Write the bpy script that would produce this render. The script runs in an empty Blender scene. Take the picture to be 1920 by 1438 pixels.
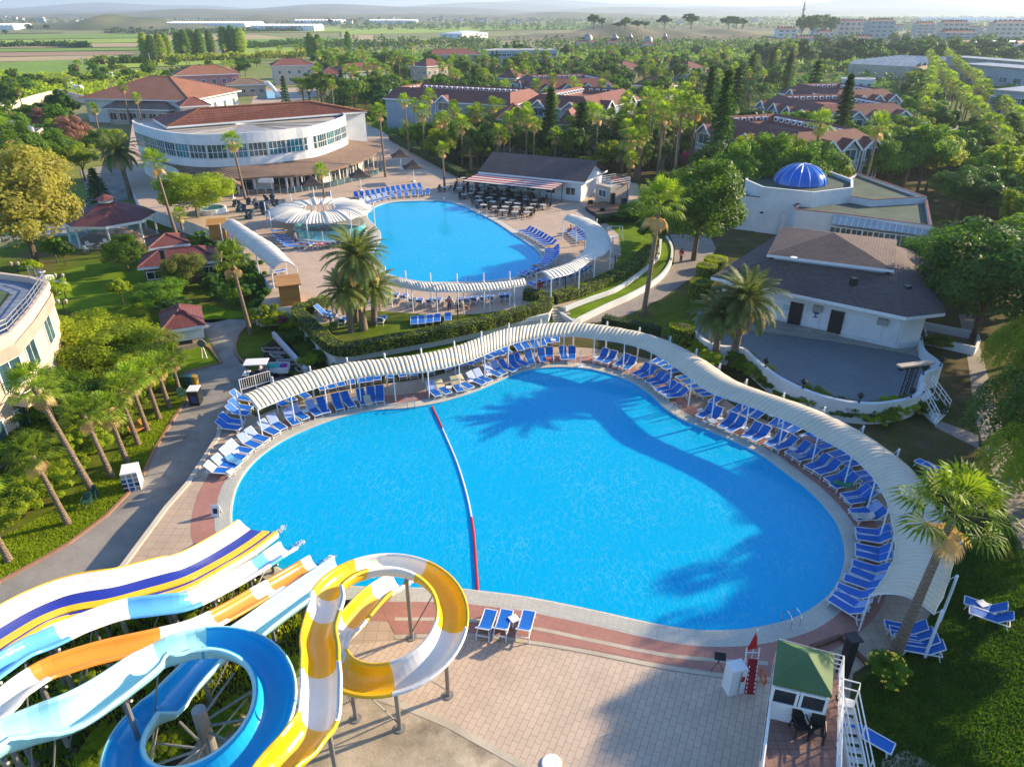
import bpy, math, random
from math import sin, cos, pi, radians as R
from mathutils import Vector as Ve, Matrix
from mathutils.geometry import tessellate_polygon
random.seed(7)
SC = bpy.context.scene
COL = SC.collection
# ---------------------------------------------------------------- camera, sky, sun, exposure
F, CX, CY, CH = 1330.0, 960.0, 719.0, 27.0
PT = math.atan(700 / F)
SP, CP = sin(PT), cos(PT)
cd = bpy.data.cameras.new("camera"); cam = bpy.data.objects.new("camera", cd); COL.objects.link(cam)
cam.location = (0, 0, CH); cam.rotation_euler = (pi / 2 - PT, 0, 0)
cd.sensor_fit = 'HORIZONTAL'; cd.sensor_width = 36; cd.lens = 36 * F / 1920
cd.clip_start = .3; cd.clip_end = 30000
SC.camera = cam
SUN_AZ, SUN_EL = R(66), R(20)
w = bpy.data.worlds.new("World"); SC.world = w; w.use_nodes = True
nt = w.node_tree; bg = nt.nodes['Background']
sky = nt.nodes.new('ShaderNodeTexSky'); sky.sky_type = 'NISHITA'; sky.sun_disc = False
sky.sun_elevation = SUN_EL; sky.sun_rotation = SUN_AZ; sky.altitude = 50; sky.dust_density = .6; sky.air_density = 1.0; sky.ozone_density = 6.0
nt.links.new(sky.outputs[0], bg.inputs[0]); bg.inputs[1].default_value = .15
sd = bpy.data.lights.new("sun", 'SUN'); sd.energy = 5.0; sd.angle = R(.8); sd.color = (1, .80, .52)
so = bpy.data.objects.new("sun", sd); COL.objects.link(so)
SDIR = Ve((sin(SUN_AZ) * cos(SUN_EL), cos(SUN_AZ) * cos(SUN_EL), sin(SUN_EL)))
so.rotation_euler = SDIR.to_track_quat('Z', 'Y').to_euler(); so.location = (60, 20, 60)
SC.view_settings.view_transform = 'Standard'; SC.view_settings.look = 'None'
SC.view_settings.exposure = 1.1; SC.view_settings.gamma = 1
SC.cycles.max_bounces = 6; SC.cycles.transparent_max_bounces = 12; SC.cycles.volume_bounces = 0
SC.cycles.diffuse_bounces = 3; SC.cycles.glossy_bounces = 2; SC.cycles.transmission_bounces = 3
SC.cycles.use_denoising = True
SC.cycles.caustics_reflective = False; SC.cycles.caustics_refractive = False
# ---------------------------------------------------------------- geometry helpers
def G(px, py, z=0.0):
    """the point at height z that the photograph shows at pixel px, py"""
    xn = (px - CX) / F; yn = (py - CY) / F
    d = (CH - z) / (SP + yn * CP)
    return Ve((xn * d, (CP - yn * SP) * d, z))
def TZ(p, py):
    """height at which the vertical through p reaches picture row py"""
    yn = (py - CY) / F
    return CH - p[1] * (SP + yn * CP) / (CP - yn * SP)
def YP(px, Y, z):
    """the point at forward distance Y and height z seen in picture column px"""
    return Ve(((px - CX) / F * (Y * CP + (CH - z) * SP), Y, z))
def pxof(p):
    d = p[1] * CP + (CH - p[2]) * SP
    return (CX + F * p[0] / d, CY + F * ((CH - p[2]) * CP - p[1] * SP) / d)
def GG(pts, z=0.0): return [G(a, b, z) for a, b in pts]
def spline(pts, n=6, closed=False):
    out = []; m = len(pts)
    rng = range(m if closed else m - 1)
    for i in rng:
        if closed: p0, p1, p2, p3 = (pts[(i + k) % m] for k in (-1, 0, 1, 2))
        else: p0, p1, p2, p3 = pts[max(i - 1, 0)], pts[i], pts[i + 1], pts[min(i + 2, m - 1)]
        for j in range(n):
            t = j / n
            out.append(.5 * ((2 * p1) + (p2 - p0) * t + (2 * p0 - 5 * p1 + 4 * p2 - p3) * t * t + (3 * p1 - p0 - 3 * p2 + p3) * t ** 3))
    if not closed: out.append(pts[-1].copy())
    return out
def resample(pts, n, closed=False):
    P = list(pts) + ([pts[0]] if closed else [])
    L = [0]
    for a, b in zip(P, P[1:]): L.append(L[-1] + (b - a).length)
    out = []; k = 0; m = n if closed else n - 1
    for i in range(n):
        s = L[-1] * i / m
        while k < len(L) - 2 and L[k + 1] < s: k += 1
        seg = L[k + 1] - L[k]; t = 0 if seg < 1e-9 else min(1, (s - L[k]) / seg)
        out.append(P[k].lerp(P[k + 1], t))
    return out
def plen(pts): return sum((b - a).length for a, b in zip(pts, pts[1:]))
def area(p): return .5 * sum(p[i][0] * p[(i + 1) % len(p)][1] - p[(i + 1) % len(p)][0] * p[i][1] for i in range(len(p)))
def ccw(p): return p if area(p) > 0 else p[::-1]
def offset(p, d):
    """offset a closed ccw polygon outward by d"""
    n = len(p); out = []
    for i in range(n):
        t = (p[(i + 1) % n] - p[i - 1]); t.z = 0
        t.normalize(); out.append(p[i] + Ve((t.y, -t.x, 0)) * d)
    return out
def offs_open(p, d):
    out = []
    for i in range(len(p)):
        t = p[min(i + 1, len(p) - 1)] - p[max(i - 1, 0)]; t.z = 0; t.normalize()
        out.append(p[i] + Ve((t.y, -t.x, 0)) * d)
    return out
def atz(pts, z): return [Ve((p[0], p[1], z)) for p in pts]
def inside(p, poly):
    x, y = p[0], p[1]; c = False; n = len(poly); j = n - 1
    for i in range(n):
        xi, yi, xj, yj = poly[i][0], poly[i][1], poly[j][0], poly[j][1]
        if (yi > y) != (yj > y) and x < (xj - xi) * (y - yi) / (yj - yi) + xi: c = not c
        j = i
    return c
class MB:
    def __init__(s): s.v = []; s.f = []; s.m = []; s.k = 0
    def add(s, vs, fs, k=None):
        b = len(s.v); s.v += [tuple(v) for v in vs]
        for f in fs: s.f.append([b + i for i in f]); s.m.append(s.k if k is None else k)
        return s
    def box(s, c, d, rz=0, k=None):
        """box with bottom centre c and size d"""
        x, y, z = d[0] / 2, d[1] / 2, d[2]; cs, sn = cos(rz), sin(rz); vs = []
        for zz in (0, z):
            for a, b in ((-x, -y), (x, -y), (x, y), (-x, y)):
                vs.append((c[0] + a * cs - b * sn, c[1] + a * sn + b * cs, c[2] + zz))
        return s.add(vs, [(3, 2, 1, 0), (4, 5, 6, 7), (0, 1, 5, 4), (1, 2, 6, 5), (2, 3, 7, 6), (3, 0, 4, 7)], k)
    def beam(s, a, b, wd, h, k=None):
        """rectangular bar from a to b, wide wd, high h"""
        a, b = Ve(a), Ve(b); t = (b - a).normalized()
        u = t.cross(Ve((0, 0, 1)));
        if u.length < 1e-4: u = Ve((1, 0, 0))
        u.normalize(); v = u.cross(t).normalized(); u *= wd / 2; v *= h / 2
        vs = [a - u - v, a + u - v, a + u + v, a - u + v, b - u - v, b + u - v, b + u + v, b - u + v]
        return s.add(vs, [(3, 2, 1, 0), (4, 5, 6, 7), (0, 1, 5, 4), (1, 2, 6, 5), (2, 3, 7, 6), (3, 0, 4, 7)], k)
    def tube(s, pts, r, n=6, k=None, caps=True):
        pts = [Ve(p) for p in pts]; rr = r if isinstance(r, (list, tuple)) else [r] * len(pts)
        vs = []; fs = []; u = None
        for i, p in enumerate(pts):
            t = (pts[min(i + 1, len(pts) - 1)] - pts[max(i - 1, 0)]).normalized()
            if u is None:
                u = t.cross(Ve((0, 0, 1)))
                if u.length < .01: u = Ve((1, 0, 0))
            u = (u - t * u.dot(t)).normalized(); v = t.cross(u)
            for j in range(n):
                a = 2 * pi * j / n; vs.append(p + (u * cos(a) + v * sin(a)) * rr[i])
        for i in range(len(pts) - 1):
            for j in range(n):
                a, b = i * n + j, i * n + (j + 1) % n; fs.append((a, b, b + n, a + n))
        if caps: fs.append(tuple(range(n))[::-1]); fs.append(tuple(range((len(pts) - 1) * n, len(pts) * n)))
        return s.add(vs, fs, k)
    def flat(s, outer, holes=(), k=None):
        """flat sheet with holes"""
        loops = [[Ve(p) for p in outer]] + [[Ve(p) for p in h] for h in holes]
        allp = [p for l in loops for p in l]
        tri = tessellate_polygon(loops); fs = []
        for t in tri:
            a, b, c = (allp[i] for i in t)
            fs.append(t if (b - a).cross(c - a).z > 0 else (t[0], t[2], t[1]))
        return s.add(allp, fs, k)
    def prism(s, poly, z0, z1, k=None, top=True, kt=None):
        p = ccw([Ve(q) for q in poly]); n = len(p)
        s.add([(q.x, q.y, z0) for q in p] + [(q.x, q.y, z1) for q in p], [(i, (i + 1) % n, (i + 1) % n + n, i + n) for i in range(n)], k)
        if top: s.flat([Ve((q.x, q.y, z1)) for q in p], (), k if kt is None else kt)
        return s
    def strip(s, A, B, k=None, closed=False):
        n = len(A); m = n if closed else n - 1
        return s.add(list(A) + list(B), [(i, (i + 1) % n, n + (i + 1) % n, n + i) for i in range(m)], k)
    def wallline(s, pts, th, z0, z1, closed=False, k=None):
        """a wall of thickness th along a line of points"""
        pts = [Ve(p) for p in pts]
        if closed: A = offset(pts, th / 2); B = offset(pts, -th / 2)
        else: A = offs_open(pts, th / 2); B = offs_open(pts, -th / 2)
        s.strip(atz(A, z0), atz(A, z1), k, closed); s.strip(atz(B, z1), atz(B, z0), k, closed); s.strip(atz(A, z1), atz(B, z1), k, closed)
        if not closed:
            for i in (0, -1): s.add([Ve((A[i].x, A[i].y, z0)), Ve((B[i].x, B[i].y, z0)), Ve((B[i].x, B[i].y, z1)), Ve((A[i].x, A[i].y, z1))], [(0, 1, 2, 3)], k)
        return s
    def lathe(s, c, prof, n=12, k=None):
        vs = []; fs = []; c = Ve(c)
        for r, z in prof:
            for j in range(n): a = 2 * pi * j / n; vs.append(c + Ve((r * cos(a), r * sin(a), z)))
        for i in range(len(prof) - 1):
            for j in range(n): a, b = i * n + j, i * n + (j + 1) % n; fs.append((a, b, b + n, a + n))
        fs.append(tuple(range((len(prof) - 1) * n, len(prof) * n)))
        return s.add(vs, fs, k)
    def build(s, name, mats, parent=None, smooth=False, org=None, uv=True):
        if org is None: org = ORG.get(parent.name, Ve((0, 0, 0))) if parent else Ve((0, 0, 0))
        me = bpy.data.meshes.new(name)
        me.from_pydata([(a - org.x, b - org.y, c - org.z) for a, b, c in s.v], [], s.f)
        ml = mats if isinstance(mats, (list, tuple)) else [mats]
        for m in ml: me.materials.append(m)
        if len(ml) > 1: me.polygons.foreach_set('material_index', s.m)
        if smooth: me.polygons.foreach_set('use_smooth', [True] * len(me.polygons))
        me.update()
        if uv and len(s.f) < 60000:
            ul = me.uv_layers.new(name='UVMap').data; V = me.vertices; Z = Ve((0, 0, 1))
            for p in me.polygons:
                n = p.normal
                if abs(n.z) > .999: u = Ve((1, 0, 0)); v = Ve((0, 1, 0))
                else: u = Z.cross(n).normalized(); v = n.cross(u)
                for li in p.loop_indices:
                    co = V[me.loops[li].vertex_index].co + org; ul[li].uv = (co.dot(u), co.dot(v))
        o = bpy.data.objects.new(name, me); COL.objects.link(o)
        if parent: o.parent = parent; ORG[o.name] = Ve(org)
        else: o.location = org
        return o
ORG = {}
def tag(o, label, cat, group=None):
    o['label'] = label; o['category'] = cat
    if group: o['group'] = group
    return o
def thing(name, label, cat, loc=(0, 0, 0), group=None):
    o = bpy.data.objects.new(name, None); COL.objects.link(o); o.location = loc; o.empty_display_size = .3
    ORG[o.name] = Ve(loc); return tag(o, label, cat, group)
def single(name, mb, mats, label, cat, group=None, loc=None, smooth=False):
    if loc is None:
        xs = [v[0] for v in mb.v]; ys = [v[1] for v in mb.v]; zs = [v[2] for v in mb.v]
        loc = Ve(((min(xs) + max(xs)) / 2, (min(ys) + max(ys)) / 2, min(zs)))
    return tag(mb.build(name, mats, None, smooth, org=Ve(loc)), label, cat, group)
def struct(name, mb, mats, smooth=False, kind='structure'):
    o = mb.build(name, mats, None, smooth); o['kind'] = kind; return o
def dup(root, loc, rz=0, sc=1, label=None, group=None, tilt=None):
    r = root.copy(); COL.objects.link(r); r.location = loc
    r.rotation_euler = (tilt[0], tilt[1], rz) if tilt else (0, 0, rz)
    r.scale = (sc, sc, sc) if not isinstance(sc, tuple) else sc
    if label: r['label'] = label
    if group: r['group'] = group
    for ch in KIDS.setdefault(root.name, [c for c in bpy.data.objects if c.parent == root]):
        c = ch.copy(); COL.objects.link(c); c.parent = r
        for g in KIDS.setdefault(ch.name, [d for d in bpy.data.objects if d.parent == ch]):
            d = g.copy(); COL.objects.link(d); d.parent = c
    return r
KIDS = {}
_o1 = "first second third fourth fifth sixth seventh eighth ninth tenth eleventh twelfth thirteenth fourteenth fifteenth sixteenth seventeenth eighteenth nineteenth".split()
_t1 = "twentieth thirtieth fortieth fiftieth sixtieth seventieth eightieth ninetieth".split(); _t2 = "twenty thirty forty fifty sixty seventy eighty ninety".split()
def nth(i):
    """0 -> first"""
    i += 1
    if i < 20: return _o1[i - 1]
    if i < 100: return _t1[i // 10 - 2] if i % 10 == 0 else _t2[i // 10 - 2] + '-' + _o1[i % 10 - 1]
    return 'hundredth' if i == 100 else 'hundred and ' + nth(i - 101)
# ---------------------------------------------------------------- materials
def newmat(name):
    m = bpy.data.materials.new(name); m.use_nodes = True; t = m.node_tree; return m, t, t.nodes['Principled BSDF']
def N(t, typ, **kw):
    n = t.nodes.new(typ)
    for k, v in kw.items():
        if k.startswith('_'): setattr(n, k[1:], v)
        else: n.inputs[k.replace('0', ' ') if k not in n.inputs else k].default_value = v
    return n
def mixc(t, fac, a, b, mode='MIX'):
    n = t.nodes.new('ShaderNodeMix'); n.data_type = 'RGBA'; n.blend_type = mode; L = t.links.new
    for i, x in ((0, fac), (6, a), (7, b)):
        if hasattr(x, 'is_output'): L(x, n.inputs[i])
        elif i == 0: n.inputs[0].default_value = x
        else: n.inputs[i].default_value = (x[0], x[1], x[2], 1)
    return n.outputs[2]
def noise(t, vec, sc, det=4, rough=.6):
    n = t.nodes.new('ShaderNodeTexNoise'); n.inputs['Scale'].default_value = sc; n.inputs['Detail'].default_value = det; n.inputs['Roughness'].default_value = rough
    t.links.new(vec, n.inputs['Vector']); return n.outputs['Fac']
def ramp(t, fac, a, b):
    n = t.nodes.new('ShaderNodeMapRange'); n.inputs[1].default_value = a; n.inputs[2].default_value = b; t.links.new(fac, n.inputs[0]); return n.outputs[0]
def M(name, c, c2=None, r=.7, sc=.6, lo=.35, hi=.65, brick=None, mort=None, bump=0, bsc=8, metal=0, dirt=.12, off=.5, co='UV', spec=.4, third=None, rot=0):
    m, t, P = newmat(name); L = t.links.new
    tc = t.nodes.new('ShaderNodeTexCoord')
    geo = t.nodes.new('ShaderNodeNewGeometry')
    vec = tc.outputs['UV'] if co == 'UV' else geo.outputs['Position']
    if rot:
        mp = t.nodes.new('ShaderNodeMapping'); mp.inputs['Rotation'].default_value = (0, 0, R(rot)); L(vec, mp.inputs[0]); vec = mp.outputs[0]
    pos = geo.outputs['Position']
    c2 = c2 or tuple(x * .8 for x in c)
    if brick:
        b = t.nodes.new('ShaderNodeTexBrick'); b.offset = off; L(vec, b.inputs['Vector'])
        b.inputs['Scale'].default_value = 1; b.inputs['Brick Width'].default_value = brick[0]; b.inputs['Row Height'].default_value = brick[1]
        b.inputs['Mortar Size'].default_value = brick[2]; b.inputs['Mortar Smooth'].default_value = .3; b.inputs['Bias'].default_value = 0
        b.inputs['Color1'].default_value = (*c, 1); b.inputs['Color2'].default_value = (*c2, 1); b.inputs['Mortar'].default_value = (*(mort or tuple(x * .5 for x in c)), 1)
        col = b.outputs['Color']
    else:
        col = mixc(t, ramp(t, noise(t, pos, sc, 6), lo, hi), c, c2)
    if third: col = mixc(t, ramp(t, noise(t, pos, sc * .35, 5, .65), .5, .68), col, third)
    if dirt:
        f = noise(t, pos, .37, 8, .7); mm = t.nodes.new('ShaderNodeMapRange'); mm.inputs[1].default_value = .3; mm.inputs[2].default_value = .7
        mm.inputs[3].default_value = 1 - dirt * 1.6; mm.inputs[4].default_value = 1 + dirt * .6; L(f, mm.inputs[0])
        f2 = noise(t, pos, 9, 3, .6); mm2 = t.nodes.new('ShaderNodeMapRange'); mm2.inputs[3].default_value = 1 - dirt; mm2.inputs[4].default_value = 1 + dirt; L(f2, mm2.inputs[0])
        mu = t.nodes.new('ShaderNodeMath'); mu.operation = 'MULTIPLY'; L(mm.outputs[0], mu.inputs[0]); L(mm2.outputs[0], mu.inputs[1])
        vm = t.nodes.new('ShaderNodeVectorMath'); vm.operation = 'SCALE'; L(col, vm.inputs[0]); L(mu.outputs[0], vm.inputs['Scale']); col = vm.outputs[0]
    L(col, P.inputs['Base Color']); P.inputs['Roughness'].default_value = r; P.inputs['Metallic'].default_value = metal; P.inputs['Specular IOR Level'].default_value = spec
    if bump or brick:
        bp = t.nodes.new('ShaderNodeBump'); bp.inputs['Distance'].default_value = .03 if bump < 1 else bump * .03; bp.inputs['Strength'].default_value = min(1, bump) if bump else .35
        if brick and not bump:
            L(b.outputs['Fac'], bp.inputs['Height']); bp.invert = True
        else: L(noise(t, pos, bsc, 5), bp.inputs['Height'])
        L(bp.outputs[0], P.inputs['Normal'])
    return m
def leafmat(name, c, c2, tr=.35, hue=None):
    m, t, P = newmat(name); L = t.links.new
    geo = t.nodes.new('ShaderNodeNewGeometry'); oi = t.nodes.new('ShaderNodeObjectInfo')
    col = mixc(t, geo.outputs['Random Per Island'], c, c2)
    col = mixc(t, ramp(t, noise(t, geo.outputs['Position'], .55, 3), .3, .7), col, tuple(x * 1.35 for x in c2), 'MIX')
    mm = t.nodes.new('ShaderNodeMapRange'); mm.inputs[3].default_value = .72; mm.inputs[4].default_value = 1.3; L(oi.outputs['Random'], mm.inputs[0])
    vm = t.nodes.new('ShaderNodeVectorMath'); vm.operation = 'SCALE'; L(col, vm.inputs[0]); L(mm.outputs[0], vm.inputs['Scale'])
    tb = t.nodes.new('ShaderNodeBsdfTranslucent'); mx = t.nodes.new('ShaderNodeMixShader'); mx.inputs[0].default_value = tr
    L(vm.outputs[0], P.inputs['Base Color']); P.inputs['Roughness'].default_value = .55; P.inputs['Specular IOR Level'].default_value = .25
    tcn = mixc(t, .5, vm.outputs[0], (1, .9, .15), 'MULTIPLY'); vm2 = t.nodes.new('ShaderNodeVectorMath'); vm2.operation = 'SCALE'; vm2.inputs['Scale'].default_value = 1.9
    L(tcn, vm2.inputs[0]); L(vm2.outputs[0], tb.inputs['Color'])
    L(P.outputs[0], mx.inputs[1]); L(tb.outputs[0], mx.inputs[2]); L(mx.outputs[0], t.nodes['Material Output'].inputs[0])
    return m
def glass(name, c, r=.08):
    m, t, P = newmat(name); L = t.links.new
    geo = t.nodes.new('ShaderNodeNewGeometry')
    col = mixc(t, ramp(t, noise(t, geo.outputs['Position'], .5, 3), .4, .6), c, tuple(x * .45 for x in c))
    L(col, P.inputs['Base Color']); P.inputs['Roughness'].default_value = r; P.inputs['Specular IOR Level'].default_value = .9
    return m
m_deck = M('deck_tiles', (.52, .39, .28), (.47, .35, .25), .75, brick=(.6, .6, .012), mort=(.28, .21, .15), off=0, dirt=.12)
m_deck2 = M('upper_deck_tiles', (.54, .40, .29), (.49, .365, .265), .75, brick=(.5, .5, .012), mort=(.33, .26, .19), off=0, dirt=.1)
m_paver = M('beige_pavers', (.62, .48, .36), (.57, .44, .33), .8, brick=(.56, .29, .012), mort=(.33, .24, .16), off=.5, dirt=.10, rot=-66)
m_red = M('terracotta_tiles', (.46, .21, .16), (.41, .19, .145), .7, brick=(.33, .33, .012), mort=(.32, .19, .14), off=0, dirt=.12, rot=-66)
m_cope = M('coping_stone', (.62, .58, .48), (.55, .52, .43), .6, brick=(.3, .12, .01), mort=(.42, .40, .34), off=0, dirt=.1)
m_pale = M('pale_stone_line', (.58, .50, .38), None, .7)
m_white = M('white_plaster', (.74, .75, .74), (.66, .67, .66), .75, dirt=.09)
m_wpaint = M('white_paint', (.80, .80, .79), (.76, .76, .75), .35, dirt=.04)
m_cream = M('cream_plaster', (.66, .55, .43), (.60, .50, .39), .8, dirt=.08)
m_conc = M('old_concrete', (.54, .44, .32), (.40, .33, .23), .85, sc=.7, third=(.17, .13, .09), bump=.3, dirt=.3)
m_road = M('grey_road', (.34, .31, .265), (.28, .255, .22), .85, sc=.4, third=(.15, .135, .115), bump=.3, dirt=.18)
m_path = M('pink_grey_path', (.33, .28, .24), (.28, .24, .205), .85, brick=(.4, .4, .012), off=0, dirt=.12)
m_curb = M('terracotta_kerb', (.38, .20, .13), None, .8)
m_grass = M('lawn_grass', (.08, .14, .006), (.15, .18, .015), .95, sc=.5, third=(.17, .12, .05), bump=1, bsc=24, dirt=.3, spec=.1)
m_grass2 = M('lush_lawn', (.17, .27, .008), (.12, .20, .008), .95, sc=.5, bump=1, bsc=24, dirt=.25, spec=.1)
m_rlawn = M('patchy_lawn', (.06, .10, .010), (.12, .15, .015), .95, sc=.35, third=(.16, .10, .055), bump=1, bsc=24, dirt=.3, spec=.1)
m_dry = M('dry_lawn', (.15, .105, .055), (.09, .10, .02), .95, sc=.35, third=(.035, .07, .01), bump=1, bsc=18, dirt=.3, spec=.1)
m_soil = M('dark_soil', (.07, .045, .03), (.045, .05, .02), .95, sc=.8, bump=1, bsc=10, dirt=.3, spec=.1)
m_tile = M('clay_tile_roof', (.33, .115, .08), (.25, .09, .065), .75, brick=(.30, .38, .05), mort=(.12, .04, .03), off=0, dirt=.15)
m_tile2 = M('orange_tile_roof', (.42, .18, .09), (.34, .14, .075), .75, brick=(.30, .38, .05), mort=(.2, .08, .04), off=0, dirt=.15)
m_shing = M('brown_shingles', (.17, .115, .095), (.115, .085, .08), .9, brick=(.42, .26, .025), mort=(.06, .045, .045), dirt=.15)
m_shing2 = M('tan_shingles', (.26, .17, .115), (.21, .14, .10), .9, brick=(.42, .26, .02), mort=(.13, .09, .07), dirt=.15)
m_maroon = M('maroon_roof_tiles', (.22, .065, .055), (.17, .05, .045), .6, brick=(.25, .34, .03), mort=(.08, .03, .03), off=0, dirt=.12)
m_fabric = M('canopy_fabric', (.72, .62, .47), (.66, .57, .43), .6, sc=1.2, dirt=.06)
m_sail = M('white_sail', (.72, .67, .57), (.66, .61, .52), .6, sc=1.2, dirt=.06)
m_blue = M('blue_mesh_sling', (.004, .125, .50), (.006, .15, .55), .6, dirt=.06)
m_slingw = M('pale_blue_mesh', (.30, .40, .70), (.24, .35, .66), .6, dirt=.05)  # paler blue sling used on some lounger backs
m_towel = M('cream_towel', (.70, .60, .36), None, .9)
m_redm = M('red_cloth', (.60, .015, .02), None, .7)
m_steel = M('galvanised_steel', (.38, .36, .33), (.30, .28, .26), .5, metal=.5, dirt=.15)
m_rail = M('chrome_rail', (.75, .75, .75), None, .15, metal=1, dirt=0)
m_dark = M('dark_metal', (.02, .02, .022), None, .5)
m_wood = M('varnished_wood', (.50, .25, .055), (.42, .20, .045), .5, brick=(3, .12, .01), mort=(.2, .09, .02), dirt=.1)
m_brownw = M('brown_timber', (.17, .09, .05), None, .7, dirt=.15)
m_chair = M('dark_blue_wicker', (.06, .10, .14), None, .6, dirt=.1)
m_black = M('black_plastic', (.012, .014, .018), None, .45)
m_gl = glass('window_glass', (.05, .12, .15))
m_gld = glass('dark_glass', (.015, .03, .04))
m_glt = glass('teal_glass', (.03, .22, .27))
# ---------------------------------------------------------------- pools and ground
L0, L1, L2 = -1.0, 0.0, 0.9
POOL = ccw(resample(spline(GG([(437,985),(440,930),(458,890),(490,855),(535,825),(590,800),(640,783),(700,770),(760,766),(812,758),(850,748),(890,735),(930,718),(965,702),(1000,693),(1045,689),(1100,692),(1150,704),(1190,720),(1225,745),(1245,765),(1275,785),(1330,808),(1385,832),(1430,855),(1470,885),(1510,915),(1545,950),(1570,985),(1582,1025),(1580,1065),(1562,1105),(1530,1135),(1490,1158),(1440,1172),(1380,1181),(1300,1181),(1220,1168),(1140,1150),(1060,1133),(980,1118),(900,1108),(850,1103),(760,1102),(680,1100),(596,1093),(533,1070),(470,1030)]), 5, True), 220, True))
UPOOL = ccw(resample(spline(GG([(690,400),(705,388),(730,381),(775,378),(830,378),(862,385),(890,398),(925,415),(960,438),(990,458),(1010,475),(1015,490),(1005,505),(985,515),(950,522),(900,528),(850,529),(800,529),(760,523),(725,513),(705,500),(697,485),(703,468),(713,452),(714,438),(705,425),(692,412)], L2), 5, True), 160, True))
def watermat():
    m, t, P = newmat('pool_water'); L = t.links.new
    geo = t.nodes.new('ShaderNodeNewGeometry'); pos = geo.outputs['Position']
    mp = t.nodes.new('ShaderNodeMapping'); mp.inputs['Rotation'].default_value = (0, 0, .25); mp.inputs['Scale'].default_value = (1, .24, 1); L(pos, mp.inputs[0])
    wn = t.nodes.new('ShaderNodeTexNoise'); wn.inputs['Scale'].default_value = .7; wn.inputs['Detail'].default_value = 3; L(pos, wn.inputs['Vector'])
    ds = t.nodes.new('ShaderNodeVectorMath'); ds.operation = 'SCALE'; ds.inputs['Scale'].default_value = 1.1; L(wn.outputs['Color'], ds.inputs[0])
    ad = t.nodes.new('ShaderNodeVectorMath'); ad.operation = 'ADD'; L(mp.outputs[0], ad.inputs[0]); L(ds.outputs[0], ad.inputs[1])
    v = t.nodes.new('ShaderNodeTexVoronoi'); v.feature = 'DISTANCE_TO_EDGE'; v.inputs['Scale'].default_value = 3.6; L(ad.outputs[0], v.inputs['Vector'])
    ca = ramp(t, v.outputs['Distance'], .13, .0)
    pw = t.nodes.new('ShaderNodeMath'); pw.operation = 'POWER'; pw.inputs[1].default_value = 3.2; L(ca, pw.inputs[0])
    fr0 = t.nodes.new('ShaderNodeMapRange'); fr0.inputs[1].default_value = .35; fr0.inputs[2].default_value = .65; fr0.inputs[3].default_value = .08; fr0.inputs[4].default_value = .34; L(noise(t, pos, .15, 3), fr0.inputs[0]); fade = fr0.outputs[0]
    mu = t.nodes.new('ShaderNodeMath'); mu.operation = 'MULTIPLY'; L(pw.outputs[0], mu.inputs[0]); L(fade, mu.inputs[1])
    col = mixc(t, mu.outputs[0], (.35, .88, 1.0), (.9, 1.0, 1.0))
    dcol = mixc(t, mu.outputs[0], (0, .60, 1.0), (.35, .98, 1))  # caustic light net painted into the transparent and diffuse colours
    tr = t.nodes.new('ShaderNodeBsdfTransparent'); L(col, tr.inputs[0])
    gl = t.nodes.new('ShaderNodeBsdfGlossy'); gl.inputs['Roughness'].default_value = .04
    fr = t.nodes.new('ShaderNodeFresnel'); fr.inputs[0].default_value = 1.22
    bp = t.nodes.new('ShaderNodeBump'); bp.inputs['Distance'].default_value = .05; bp.inputs['Strength'].default_value = .35
    h = noise(t, mp.outputs[0], 2.2, 4, .6); L(h, bp.inputs['Height']); L(bp.outputs[0], gl.inputs['Normal']); L(bp.outputs[0], fr.inputs['Normal'])
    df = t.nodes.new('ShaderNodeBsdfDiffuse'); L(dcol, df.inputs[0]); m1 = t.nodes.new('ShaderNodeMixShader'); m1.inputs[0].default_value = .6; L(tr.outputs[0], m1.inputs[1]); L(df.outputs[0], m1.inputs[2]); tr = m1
    mx = t.nodes.new('ShaderNodeMixShader'); L(fr.outputs[0], mx.inputs[0]); L(tr.outputs[0], mx.inputs[1]); L(gl.outputs[0], mx.inputs[2])
    L(mx.outputs[0], t.nodes['Material Output'].inputs[0]); return m
m_water = watermat()
m_basin = M('blue_mosaic', (.0, .66, .98), (.0, .62, .95), .5, brick=(4, 4, .05), mort=(0, .50, .88), off=0, dirt=.07, co='POS')
def pool(poly, z, wname, dep=1.3):
    wz = z - .06; fz = z - dep; b = MB()
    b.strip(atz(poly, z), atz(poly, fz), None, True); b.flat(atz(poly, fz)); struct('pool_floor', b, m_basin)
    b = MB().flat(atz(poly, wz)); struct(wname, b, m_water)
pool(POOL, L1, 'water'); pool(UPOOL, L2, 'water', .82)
def rings(poly, z, spec):
    for a, b_, mt, nm in spec:
        m = MB(); A = offset(poly, a); B = offset(poly, b_); m.strip(atz(B, z), atz(A, z), None, True); struct(nm, m, mt)
cs = offset(POOL, 0)
def coping(poly, z):
    m = MB(); prof = [(0, -.02), (0, .05), (.12, .075), (.8, .03), (1.0, .012)]
    for (a, za), (b_, zb) in zip(prof, prof[1:]):
        m.strip(atz(offset(poly, b_), z + zb), atz(offset(poly, a), z + za), None, True)
    struct('paving', m, m_cope, True)
coping(POOL, L1); coping(UPOOL, L2)
rings(POOL, L1 + .008, [(.98, 2.3, m_red, 'paving')])
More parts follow.
